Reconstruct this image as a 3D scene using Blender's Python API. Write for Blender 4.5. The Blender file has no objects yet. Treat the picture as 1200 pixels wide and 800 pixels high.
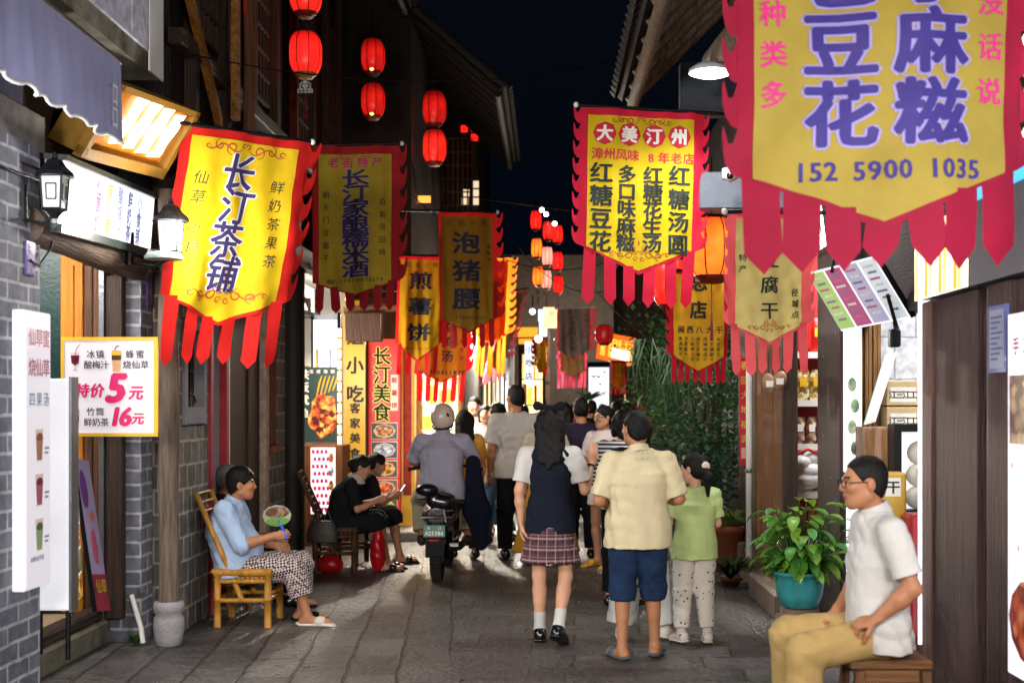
import bpy, math, random
import numpy as np
from mathutils import Vector, Matrix, Euler
from mathutils.geometry import tessellate_polygon

random.seed(7)
rng = np.random.default_rng(11)
S = bpy.context.scene
COL = S.collection
R = math.radians

# ------------------------------------------------------------------ camera
CAM_H = 1.65
cd = bpy.data.cameras.new('camera'); cam = bpy.data.objects.new('camera', cd); COL.objects.link(cam)
cam.location = (0, 0, CAM_H); cam.rotation_euler = (R(90), 0, 0)
cd.sensor_width = 36; cd.lens = 45
cd.shift_x = -40 / 1200; cd.shift_y = 72 / 1200
cd.clip_start = 0.05; cd.clip_end = 500
cd.dof.use_dof = True; cd.dof.focus_distance = 9.6; cd.dof.aperture_fstop = 2.2
S.camera = cam

# ------------------------------------------------------------------ night sky and exposure
w = bpy.data.worlds.new('World'); S.world = w; w.use_nodes = True
nt = w.node_tree; bg = nt.nodes['Background']
sky = nt.nodes.new('ShaderNodeTexSky'); sky.sky_type = 'NISHITA'; sky.sun_disc = False
sky.sun_elevation = R(-4.5); sky.sun_rotation = R(150)
mx = nt.nodes.new('ShaderNodeMix'); mx.data_type = 'RGBA'; mx.blend_type = 'ADD'
mx.inputs[0].default_value = 1.0
mx.inputs[7].default_value = (0.007, 0.016, 0.036, 1)
nt.links.new(sky.outputs[0], mx.inputs[6]); nt.links.new(mx.outputs[2], bg.inputs[0])
bg.inputs[1].default_value = 0.10
S.view_settings.view_transform = 'Standard'; S.view_settings.look = 'None'
S.view_settings.exposure = 0.42; S.view_settings.gamma = 1.0
S.cycles.use_denoising = True
S.cycles.max_bounces = 6; S.cycles.diffuse_bounces = 3; S.cycles.glossy_bounces = 2
S.cycles.transmission_bounces = 3; S.cycles.sample_clamp_indirect = 4.0
S.cycles.caustics_reflective = False; S.cycles.caustics_refractive = False

def area_light(name, loc, target, sx, sy, power, color, spread=170):
    l = bpy.data.lights.new(name, 'AREA'); l.shape = 'RECTANGLE'; l.size = sx; l.size_y = sy
    l.energy = power; l.color = color; l.spread = R(spread)
    o = bpy.data.objects.new(name, l); COL.objects.link(o); o.location = loc
    d = Vector(target) - Vector(loc); o.rotation_euler = d.to_track_quat('-Z', 'Y').to_euler()
    return o
# light of the shop fronts that line the lane, plus added fills marked below
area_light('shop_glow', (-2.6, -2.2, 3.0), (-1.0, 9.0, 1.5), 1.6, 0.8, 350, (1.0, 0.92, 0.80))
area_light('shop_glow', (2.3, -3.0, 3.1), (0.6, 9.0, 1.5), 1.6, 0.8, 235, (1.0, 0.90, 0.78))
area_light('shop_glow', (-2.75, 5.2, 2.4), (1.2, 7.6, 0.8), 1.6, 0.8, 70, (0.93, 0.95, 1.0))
area_light('added_fill_light', (-1.42, 17.36, 2.92), (0.0, 14.0, 0.8), 0.34, 0.16, 300, (1.0, 0.90, 0.74))  # added fill for the crowd by the lit shop, no known lamp
area_light('added_fill_light', (-0.85, 22.02, 2.68), (0.5, 18.5, 0.9), 0.34, 0.16, 190, (1.0, 0.92, 0.80))  # added fill further up the lane, no known lamp
area_light('added_fill_light', (1.42, 23.9, 2.6), (0.2, 19.0, 1.0), 0.34, 0.16, 110, (1.0, 0.85, 0.62))  # added warm fill at the stall, no known lamp
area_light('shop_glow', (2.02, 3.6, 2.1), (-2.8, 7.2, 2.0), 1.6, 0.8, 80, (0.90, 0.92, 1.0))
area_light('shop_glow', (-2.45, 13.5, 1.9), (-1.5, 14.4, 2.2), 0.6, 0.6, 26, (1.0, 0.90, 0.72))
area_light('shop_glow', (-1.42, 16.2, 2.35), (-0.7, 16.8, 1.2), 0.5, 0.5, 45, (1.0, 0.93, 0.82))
area_light('shop_glow', (0.7, 11.2, 3.5), (1.75, 14.2, 1.2), 1.0, 0.4, 22, (1.0, 0.95, 0.86), 90)  # added fill to brighten the greenery, no shop at this spot
area_light('shop_glow', (0.7, 30.5, 3.6), (0.6, 34.2, 2.0), 1.0, 0.3, 90, (1.0, 0.82, 0.6))  # added fill that lifts the closing house wall, without a fitting
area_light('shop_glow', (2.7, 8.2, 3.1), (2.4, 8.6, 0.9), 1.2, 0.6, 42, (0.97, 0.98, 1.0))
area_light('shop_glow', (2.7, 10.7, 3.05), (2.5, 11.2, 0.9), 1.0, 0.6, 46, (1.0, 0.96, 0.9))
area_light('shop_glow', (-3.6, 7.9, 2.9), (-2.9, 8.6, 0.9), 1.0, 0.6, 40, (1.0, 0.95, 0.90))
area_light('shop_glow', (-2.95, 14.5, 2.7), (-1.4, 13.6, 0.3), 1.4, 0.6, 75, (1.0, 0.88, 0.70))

# ------------------------------------------------------------------ helpers
F = 1500.0
def P(px, py, Y):
    return Vector(((px - 640) / F * Y, Y, CAM_H - (py - 472) / F * Y))
def onx(px, py, X):
    """point of the plane x = X behind the given picture position"""
    Y = X * F / (px - 640)
    return P(px, py, Y)

def srgb(h):
    h = h.lstrip('#'); c = [int(h[i:i+2], 16) / 255 for i in (0, 2, 4)]
    return tuple(x / 12.92 if x <= 0.04045 else ((x + 0.055) / 1.055) ** 2.4 for x in c)

_mats = {}
def new_mat(name):
    m = bpy.data.materials.new(name); m.use_nodes = True
    return m, m.node_tree, m.node_tree.nodes['Principled BSDF']

def M(name, hexc, rough=0.6, var=0.25, scale=6.0, bump=0.15, bscale=40.0, metal=0.0, trans=0.0, spec=0.4, stretch=(1, 1, 1), coat=0.0):
    """a worn surface: base colour with two scales of noise, uneven gloss and fine relief"""
    if name in _mats: return _mats[name]
    m, t, b = new_mat(name); c = srgb(hexc)
    tc = t.nodes.new('ShaderNodeTexCoord'); mp = t.nodes.new('ShaderNodeMapping')
    mp.inputs['Scale'].default_value = stretch
    t.links.new(tc.outputs['Object'], mp.inputs[0])
    n1 = t.nodes.new('ShaderNodeTexNoise'); n1.inputs['Scale'].default_value = scale; n1.inputs['Detail'].default_value = 6; n1.inputs['Roughness'].default_value = 0.65
    t.links.new(mp.outputs[0], n1.inputs[0])
    cr = t.nodes.new('ShaderNodeValToRGB')
    cr.color_ramp.elements[0].position = 0.28; cr.color_ramp.elements[1].position = 0.72
    lo = tuple(max(0, x * (1 - var)) for x in c) + (1,); hi = tuple(min(1, x * (1 + var * 0.7)) for x in c) + (1,)
    cr.color_ramp.elements[0].color = lo; cr.color_ramp.elements[1].color = hi
    t.links.new(n1.outputs[0], cr.inputs[0]); t.links.new(cr.outputs[0], b.inputs['Base Color'])
    rr = t.nodes.new('ShaderNodeMapRange'); rr.inputs[3].default_value = max(0.05, rough - 0.12); rr.inputs[4].default_value = min(1, rough + 0.12)
    t.links.new(n1.outputs[0], rr.inputs[0]); t.links.new(rr.outputs[0], b.inputs['Roughness'])
    b.inputs['Metallic'].default_value = metal; b.inputs['Specular IOR Level'].default_value = spec
    if coat: b.inputs['Coat Weight'].default_value = coat
    if bump > 0:
        n2 = t.nodes.new('ShaderNodeTexNoise'); n2.inputs['Scale'].default_value = bscale; n2.inputs['Detail'].default_value = 5
        t.links.new(mp.outputs[0], n2.inputs[0])
        bp = t.nodes.new('ShaderNodeBump'); bp.inputs['Strength'].default_value = bump; bp.inputs['Distance'].default_value = 0.02
        t.links.new(n2.outputs[0], bp.inputs['Height']); t.links.new(bp.outputs[0], b.inputs['Normal'])
    if trans > 0:
        tr = t.nodes.new('ShaderNodeBsdfTranslucent'); t.links.new(cr.outputs[0], tr.inputs[0])
        ms = t.nodes.new('ShaderNodeMixShader'); ms.inputs[0].default_value = trans
        t.links.new(b.outputs[0], ms.inputs[1]); t.links.new(tr.outputs[0], ms.inputs[2])
        t.links.new(ms.outputs[0], t.nodes['Material Output'].inputs[0])
    _mats[name] = m
    return m

def cloth(name, hexc, trans=0.25, var=0.16, bump=0.55, bscale=7.0, rough=0.7):
    return M(name, hexc, rough=rough, var=var, scale=3.5, bump=bump, bscale=bscale, trans=trans, spec=0.2)

def wood(name, hexc, axis='z', rough=0.65, var=0.75):
    st = {'z': (9, 9, 0.7), 'y': (9, 0.7, 9), 'x': (0.7, 9, 9)}[axis]
    return M(name, hexc, rough=rough, var=var, scale=3.5, bump=0.6, bscale=9, stretch=st, spec=0.35)

def glow(name, hexc, strength, var=0.0, scale=5.0, bulb=0.0):
    """a colour with emission added: lit panels, shades, and goods made to look lit"""
    if name in _mats: return _mats[name]
    m, t, b = new_mat(name); c = srgb(hexc)
    b.inputs['Base Color'].default_value = tuple(x * 0.6 for x in c) + (1,); b.inputs['Roughness'].default_value = 0.35
    b.inputs['Emission Color'].default_value = c + (1,); b.inputs['Emission Strength'].default_value = strength
    if var:
        tc = t.nodes.new('ShaderNodeTexCoord'); n = t.nodes.new('ShaderNodeTexNoise'); n.inputs['Scale'].default_value = scale
        t.links.new(tc.outputs['Object'], n.inputs[0])
        mr = t.nodes.new('ShaderNodeMapRange'); mr.inputs[1].default_value = 0.3; mr.inputs[2].default_value = 0.7
        mr.inputs[3].default_value = strength * (1 - var); mr.inputs[4].default_value = strength * (1 + var)
        t.links.new(n.outputs[0], mr.inputs[0]); t.links.new(mr.outputs[0], b.inputs['Emission Strength'])
        if bulb:   # brightest level with the bulb inside, fading towards both ends of the shade
            sp = t.nodes.new('ShaderNodeSeparateXYZ'); t.links.new(tc.outputs['Object'], sp.inputs[0])
            a = t.nodes.new('ShaderNodeMath'); a.operation = 'MULTIPLY_ADD'; a.inputs[1].default_value = 1/bulb; a.inputs[2].default_value = 0.25; t.links.new(sp.outputs[2], a.inputs[0])
            p = t.nodes.new('ShaderNodeMath'); p.operation = 'MULTIPLY'; t.links.new(a.outputs[0], p.inputs[0]); t.links.new(a.outputs[0], p.inputs[1])
            q = t.nodes.new('ShaderNodeMapRange'); q.inputs[1].default_value = 0; q.inputs[2].default_value = 1.3; q.inputs[3].default_value = 1.35; q.inputs[4].default_value = 0.35; t.links.new(p.outputs[0], q.inputs[0])
            mu = t.nodes.new('ShaderNodeMath'); mu.operation = 'MULTIPLY'; t.links.new(mr.outputs[0], mu.inputs[0]); t.links.new(q.outputs[0], mu.inputs[1]); t.links.new(mu.outputs[0], b.inputs['Emission Strength'])
    _mats[name] = m
    return m

def brick_mat(name, c1, c2, mortar, w_=0.26, h_=0.085, msize=0.012):
    if name in _mats: return _mats[name]
    m, t, b = new_mat(name)
    uv = t.nodes.new('ShaderNodeTexCoord')
    nz = t.nodes.new('ShaderNodeTexNoise'); nz.inputs['Scale'].default_value = 7; nz.inputs['Detail'].default_value = 4
    t.links.new(uv.outputs['Object'], nz.inputs[0])
    wob = t.nodes.new('ShaderNodeMix'); wob.data_type = 'VECTOR'; wob.inputs[0].default_value = 0.018
    t.links.new(uv.outputs['UV'], wob.inputs[4]); t.links.new(nz.outputs[1], wob.inputs[5])
    br = t.nodes.new('ShaderNodeTexBrick'); br.inputs['Scale'].default_value = 1
    br.inputs['Brick Width'].default_value = w_; br.inputs['Row Height'].default_value = h_; br.inputs['Mortar Size'].default_value = msize
    br.inputs['Mortar Smooth'].default_value = 0.25; br.inputs['Bias'].default_value = 0
    br.inputs['Color1'].default_value = srgb(c1) + (1,); br.inputs['Color2'].default_value = srgb(c2) + (1,); br.inputs['Mortar'].default_value = srgb(mortar) + (1,)
    t.links.new(wob.outputs[1], br.inputs[0])
    n2 = t.nodes.new('ShaderNodeTexNoise'); n2.inputs['Scale'].default_value = 14; n2.inputs['Detail'].default_value = 8
    t.links.new(uv.outputs['Object'], n2.inputs[0])
    mm = t.nodes.new('ShaderNodeMix'); mm.data_type = 'RGBA'; mm.blend_type = 'MULTIPLY'; mm.inputs[0].default_value = 0.65
    cr = t.nodes.new('ShaderNodeValToRGB'); cr.color_ramp.elements[0].color = (0.35, 0.35, 0.36, 1); cr.color_ramp.elements[0].position = 0.3
    cr.color_ramp.elements[1].color = (1.15, 1.12, 1.1, 1); cr.color_ramp.elements[1].position = 0.68
    t.links.new(n2.outputs[0], cr.inputs[0]); t.links.new(br.outputs[0], mm.inputs[6]); t.links.new(cr.outputs[0], mm.inputs[7])
    t.links.new(mm.outputs[2], b.inputs['Base Color'])
    b.inputs['Roughness'].default_value = 0.8
    ad = t.nodes.new('ShaderNodeMath'); ad.operation = 'MULTIPLY_ADD'; ad.inputs[1].default_value = -1.0
    t.links.new(br.outputs[1], ad.inputs[0]); t.links.new(n2.outputs[0], ad.inputs[2])
    bp = t.nodes.new('ShaderNodeBump'); bp.inputs['Strength'].default_value = 0.6; bp.inputs['Distance'].default_value = 0.012
    t.links.new(ad.outputs[0], bp.inputs['Height']); t.links.new(bp.outputs[0], b.inputs['Normal'])
    _mats[name] = m
    return m

def tag(o, label=None, cat=None, group=None, kind=None):
    if label: o['label'] = label
    if cat: o['category'] = cat
    if group: o['group'] = group
    if kind: o['kind'] = kind
    return o

def thing(name, label, cat, loc=(0, 0, 0), rz=0, group=None):
    o = bpy.data.objects.new(name, None); COL.objects.link(o); o.location = loc; o.rotation_euler = (0, 0, rz)
    o.empty_display_size = 0.1
    return tag(o, label, cat, group)

_glyphs = {}
_fc = bpy.data.curves.new('lettering', 'FONT'); _fo = bpy.data.objects.new('lettering', _fc); COL.objects.link(_fo)
def glyph(ch, fine=0.22):
    """outline of one character as small triangles, so that it follows folds in cloth"""
    if ch not in _glyphs:
        _fc.body = ch; _fc.resolution_u = 2
        bpy.context.view_layer.update()
        e = _fo.evaluated_get(bpy.context.evaluated_depsgraph_get()); m = e.to_mesh()
        v = [tuple(x.co[:2]) for x in m.vertices]; fs = []
        for p in m.polygons:
            q = list(p.vertices); fs += [(q[0], q[i], q[i+1]) for i in range(1, len(q)-1)]
        e.to_mesh_clear(); out = []; mid = {}
        while fs:
            t = fs.pop(); L = [math.dist(v[t[i]], v[t[(i+1) % 3]]) for i in range(3)]; k = max(range(3), key=lambda i: L[i])
            if L[k] < fine: out.append(t); continue
            a, b_, c = t[k], t[(k+1) % 3], t[(k+2) % 3]; key = (min(a, b_), max(a, b_))
            if key not in mid: mid[key] = len(v); v.append(((v[a][0]+v[b_][0])/2, (v[a][1]+v[b_][1])/2))
            fs += [(a, mid[key], c), (mid[key], b_, c)]
        _glyphs[ch] = (np.array(v).reshape(-1, 2), out)
    return _glyphs[ch]

class MB:
    """collects shapes into one mesh object; M places them, fn warps them"""
    def __init__(s, M=None, fn=None):
        s.v = []; s.n = 0; s.f = []; s.mi = []; s.sm = []; s.mats = []; s.M = M; s.fn = fn
    def slot(s, m):
        if m not in s.mats: s.mats.append(m)
        return s.mats.index(m)
    def add(s, vs, fs, m, smooth=False):
        a = np.asarray(vs, float).reshape(-1, 3)
        if s.fn is not None: a = s.fn(a)
        if s.M is not None:
            mm = np.array(s.M); a = a @ mm[:3, :3].T + mm[:3, 3]
        i = s.slot(m); base = s.n
        s.v.append(a); s.n += len(a)
        for f in fs:
            s.f.append(tuple(base + k for k in f)); s.mi.append(i); s.sm.append(smooth)
    def box(s, lo, hi, m, bevel=0.0):
        x0, y0, z0 = lo; x1, y1, z1 = hi
        if bevel <= 0:
            s.add([(x0,y0,z0),(x1,y0,z0),(x1,y1,z0),(x0,y1,z0),(x0,y0,z1),(x1,y0,z1),(x1,y1,z1),(x0,y1,z1)],
                  [(0,3,2,1),(4,5,6,7),(0,1,5,4),(1,2,6,5),(2,3,7,6),(3,0,4,7)], m)
        else:
            b = min(bevel, (x1-x0)/2.01, (y1-y0)/2.01, (z1-z0)/2.01)
            vs = []; idx = {}
            for ix, x in ((0, x0), (1, x1)):
                for iy, y in ((0, y0), (1, y1)):
                    for iz, z in ((0, z0), (1, z1)):
                        sx = b if ix == 0 else -b; sy = b if iy == 0 else -b; sz = b if iz == 0 else -b
                        for a, p in (('x', (x, y+sy, z+sz)), ('y', (x+sx, y, z+sz)), ('z', (x+sx, y+sy, z))):
                            idx[(ix, iy, iz, a)] = len(vs); vs.append(p)
            g = lambda ix, iy, iz, a: idx[(ix, iy, iz, a)]
            fs = []
            for ix in (0, 1): q = [g(ix,0,0,'x'), g(ix,1,0,'x'), g(ix,1,1,'x'), g(ix,0,1,'x')]; fs.append(q if ix else q[::-1])
            for iy in (0, 1): q = [g(0,iy,0,'y'), g(0,iy,1,'y'), g(1,iy,1,'y'), g(1,iy,0,'y')]; fs.append(q if iy else q[::-1])
            for iz in (0, 1): q = [g(0,0,iz,'z'), g(1,0,iz,'z'), g(1,1,iz,'z'), g(0,1,iz,'z')]; fs.append(q if iz else q[::-1])
            for iy in (0, 1):
                for iz in (0, 1): q = [g(0,iy,iz,'y'), g(1,iy,iz,'y'), g(1,iy,iz,'z'), g(0,iy,iz,'z')]; fs.append(q if (iy+iz) % 2 == 0 else q[::-1])
            for ix in (0, 1):
                for iz in (0, 1): q = [g(ix,0,iz,'z'), g(ix,1,iz,'z'), g(ix,1,iz,'x'), g(ix,0,iz,'x')]; fs.append(q if (ix+iz) % 2 == 0 else q[::-1])
            for ix in (0, 1):
                for iy in (0, 1): q = [g(ix,iy,0,'x'), g(ix,iy,1,'x'), g(ix,iy,1,'y'), g(ix,iy,0,'y')]; fs.append(q if (ix+iy) % 2 == 0 else q[::-1])
            for ix in (0, 1):
                for iy in (0, 1):
                    for iz in (0, 1): q = [g(ix,iy,iz,'x'), g(ix,iy,iz,'y'), g(ix,iy,iz,'z')]; fs.append(q if (ix+iy+iz) % 2 else q[::-1])
            s.add(vs, fs, m)
    def slab(s, q, thick, m, side=None):
        """quad q (4 points) given thickness away from its front"""
        q = [Vector(p) for p in q]; n = (q[1]-q[0]).cross(q[3]-q[0]).normalized(); b = [p + n*thick for p in q]
        s.add(q, [(0,1,2,3)], m)
        s.add(list(q)+b, [(7,6,5,4),(4,5,1,0),(5,6,2,1),(6,7,3,2),(7,4,0,3)], side or m)
    def tube(s, pts, r, m, seg=8, caps=True, smooth=True):
        pts = [Vector(p) for p in pts]; n = len(pts)
        rs = r if isinstance(r, (list, tuple)) else [r]*n
        vs = []; up = None
        for i, p in enumerate(pts):
            d = (pts[min(i+1, n-1)] - pts[max(i-1, 0)])
            d = d.normalized() if d.length > 1e-9 else Vector((0,0,1))
            if up is None: up = d.orthogonal().normalized()
            u = (up - d*up.dot(d)); u = u.normalized() if u.length > 1e-6 else d.orthogonal().normalized(); up = u; v = d.cross(u)
            for k in range(seg):
                a = 2*math.pi*k/seg; vs.append(p + (u*math.cos(a) + v*math.sin(a))*rs[i])
        fs = [(i*seg+k, i*seg+(k+1) % seg, (i+1)*seg+(k+1) % seg, (i+1)*seg+k) for i in range(n-1) for k in range(seg)]
        s.add(vs, fs, m, smooth)
        if caps: s.add(vs[:seg], [tuple(range(seg))[::-1]], m); s.add(vs[-seg:], [tuple(range(seg))], m)
    def lathe(s, prof, c, m, seg=20, smooth=True, axis=(0,0,1), caps=True):
        c = Vector(c); ax = Vector(axis).normalized(); q = Vector((0,0,1)).rotation_difference(ax)
        vs = []
        for r, z in prof:
            for k in range(seg):
                a = 2*math.pi*k/seg; vs.append(c + q @ Vector((r*math.cos(a), r*math.sin(a), z)))
        n = len(prof)
        fs = [(i*seg+k, i*seg+(k+1) % seg, (i+1)*seg+(k+1) % seg, (i+1)*seg+k) for i in range(n-1) for k in range(seg)]
        s.add(vs, fs, m, smooth)
        if caps and prof[0][0] > 1e-4: s.add(vs[:seg], [tuple(range(seg))[::-1]], m)
        if caps and prof[-1][0] > 1e-4: s.add(vs[-seg:], [tuple(range(seg))], m)
    def ell(s, c, rad, m, seg=14, rings=9, rot=None):
        vs = []; c = Vector(c)
        for i in range(rings+1):
            t = math.pi*i/rings
            for k in range(seg):
                a = 2*math.pi*k/seg; p = Vector((rad[0]*math.sin(t)*math.cos(a), rad[1]*math.sin(t)*math.sin(a), -rad[2]*math.cos(t)))
                vs.append(c + (rot @ p if rot else p))
        s.add(vs, [(i*seg+k, i*seg+(k+1) % seg, (i+1)*seg+(k+1) % seg, (i+1)*seg+k) for i in range(rings) for k in range(seg)], m, True)
    def poly(s, pts, m, y=0.0):
        """flat outline in the x-z panel plane, facing -y"""
        p3 = [Vector((p[0], y, p[1])) for p in pts]
        tri = tessellate_polygon([[Vector((p[0], p[1], 0)) for p in pts]])
        out = []
        for t in tri:
            a, b, c = (pts[i] for i in t)
            out.append(tuple(t) if (b[0]-a[0])*(c[1]-a[1]) - (b[1]-a[1])*(c[0]-a[0]) > 0 else tuple(t)[::-1])
        s.add(p3, out, m)
    def rect(s, x0, z0, x1, z1, m, y=0.0, nx=1, nz=1):
        xs = np.linspace(x0, x1, nx+1); zs = np.linspace(z0, z1, nz+1)
        vs = [(x, y, z) for z in zs for x in xs]
        s.add(vs, [(j*(nx+1)+i, j*(nx+1)+i+1, (j+1)*(nx+1)+i+1, (j+1)*(nx+1)+i) for j in range(nz) for i in range(nx)], m, True)
    def char(s, ch, cx, cz, size, m, y=-0.006, bold=0.02, sx=1.0, rot=0.0, halo=None, shear=0.0):
        v, f = glyph(ch)
        if len(v) == 0: return
        cjk = ord(ch) > 0x2e80
        mid = 0.5 if cjk else (v[:, 0].min()+v[:, 0].max())/2; midz = 0.38 if cjk else 0.35
        ca, sa = math.cos(rot), math.sin(rot)
        for b, mm, yy in ([(halo[1], halo[0], y*0.55)] if halo else []) + [(bold, m, y)]:
            shifts = [(0, 0)] if b <= 0 else [(0, 0)] + [(b*math.cos(2*math.pi*i/6), b*math.sin(2*math.pi*i/6)*0.8) for i in range(6)]
            for k, (dx, dz) in enumerate(shifts):
                q = (v - [mid - dx, midz - dz]) * size; q[:, 0] = q[:, 0]*sx + q[:, 1]*shear
                x = q[:, 0]*ca - q[:, 1]*sa + cx; z = q[:, 0]*sa + q[:, 1]*ca + cz
                s.add(np.stack([x, np.full_like(x, yy - 0.00012*k), z], 1), f, mm)
    def column(s, text, cx, z0, z1, size, m, **k):
        n = len(text)
        for i, ch in enumerate(text):
            s.char(ch, cx, z0 + (z1-z0)*(i/(n-1) if n > 1 else 0.5), size, m, **k)
    def row(s, text, x0, x1, cz, size, m, **k):
        n = len(text)
        for i, ch in enumerate(text):
            if ch != ' ': s.char(ch, x0 + (x1-x0)*(i/(n-1) if n > 1 else 0.5), cz, size, m, **k)
    def ribbon(s, pts, w_, m, y=-0.004):
        vs = []; n = len(pts)
        for i, p in enumerate(pts):
            a = pts[max(i-1, 0)]; b = pts[min(i+1, n-1)]; dx, dz = b[0]-a[0], b[1]-a[1]; L = math.hypot(dx, dz) or 1
            ww = w_*(0.35+0.65*math.sin(math.pi*(i+0.5)/n))
            vs += [(p[0]-dz/L*ww/2, y, p[1]+dx/L*ww/2), (p[0]+dz/L*ww/2, y, p[1]-dx/L*ww/2)]
        s.add(vs, [(2*i, 2*i+1, 2*i+3, 2*i+2) for i in range(n-1)], m)
    def curl(s, cx, cz, r, turns, a0, w_, m, flip=1, y=-0.004):
        pts = []
        for i in range(22):
            t = i/21; a = a0 + flip*turns*2*math.pi*t; rr = r*(1-0.8*t)
            pts.append((cx+rr*math.cos(a), cz+rr*math.sin(a)))
        s.ribbon(pts, w_, m, y)
    def build(s, name, parent=None, loc=None, label=None, cat=None, group=None, kind=None, rz=None, smooth_all=False, world=True):
        me = bpy.data.meshes.new(name)
        v = np.concatenate(s.v) if s.v else np.zeros((0, 3))
        if parent is not None and world:
            q = parent
            while q is not None: v = v - np.array(q.location); q = q.parent
        elif parent is None and loc is None:
            lo, hi = v.min(0), v.max(0); loc = ((lo[0]+hi[0])/2, (lo[1]+hi[1])/2, lo[2]); v = v - np.array(loc)
        me.from_pydata(v.tolist(), [], s.f)
        for m in s.mats: me.materials.append(m)
        me.polygons.foreach_set('material_index', s.mi)
        me.polygons.foreach_set('use_smooth', [True]*len(s.f) if smooth_all else s.sm)
        uvl = me.uv_layers.new(name='UVMap'); nl = len(me.loops)
        li = np.zeros(nl, int); me.loops.foreach_get('vertex_index', li)
        nr = np.zeros(len(s.f)*3); me.polygons.foreach_get('normal', nr); nr = np.abs(nr.reshape(-1, 3))
        tot = np.zeros(len(s.f), int); me.polygons.foreach_get('loop_total', tot)
        ax = np.repeat(nr.argmax(1), tot); co = v[li]
        u = np.where(ax == 0, co[:, 1], co[:, 0]); vv = np.where(ax == 2, co[:, 1], co[:, 2])
        uvl.data.foreach_set('uv', np.stack([u, vv], 1).ravel())
        me.update()
        o = bpy.data.objects.new(name, me); COL.objects.link(o)
        if parent is not None: o.parent = parent
        if loc is not None: o.location = loc
        if rz is not None: o.rotation_euler = (0, 0, rz)
        return tag(o, label, cat, group, kind)

def panel(o, u, v):
    """matrix of a panel: x along u, z along v, front (-y) on the side the viewer reads it from"""
    u = Vector(u); v = Vector(v); n = v.cross(u).normalized()*1.0
    y = -n if False else v.cross(u).normalized()
    m = Matrix.Identity(4)
    for i in range(3):
        m[i][0] = u[i]; m[i][1] = y[i]; m[i][2] = v[i]; m[i][3] = o[i]
    return m
def copy_tree(o, parent=None):
    c = o.copy(); COL.objects.link(c)
    if parent is not None: c.parent = parent
    for ch in list(o.children): copy_tree(ch, c)
    return c
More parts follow.
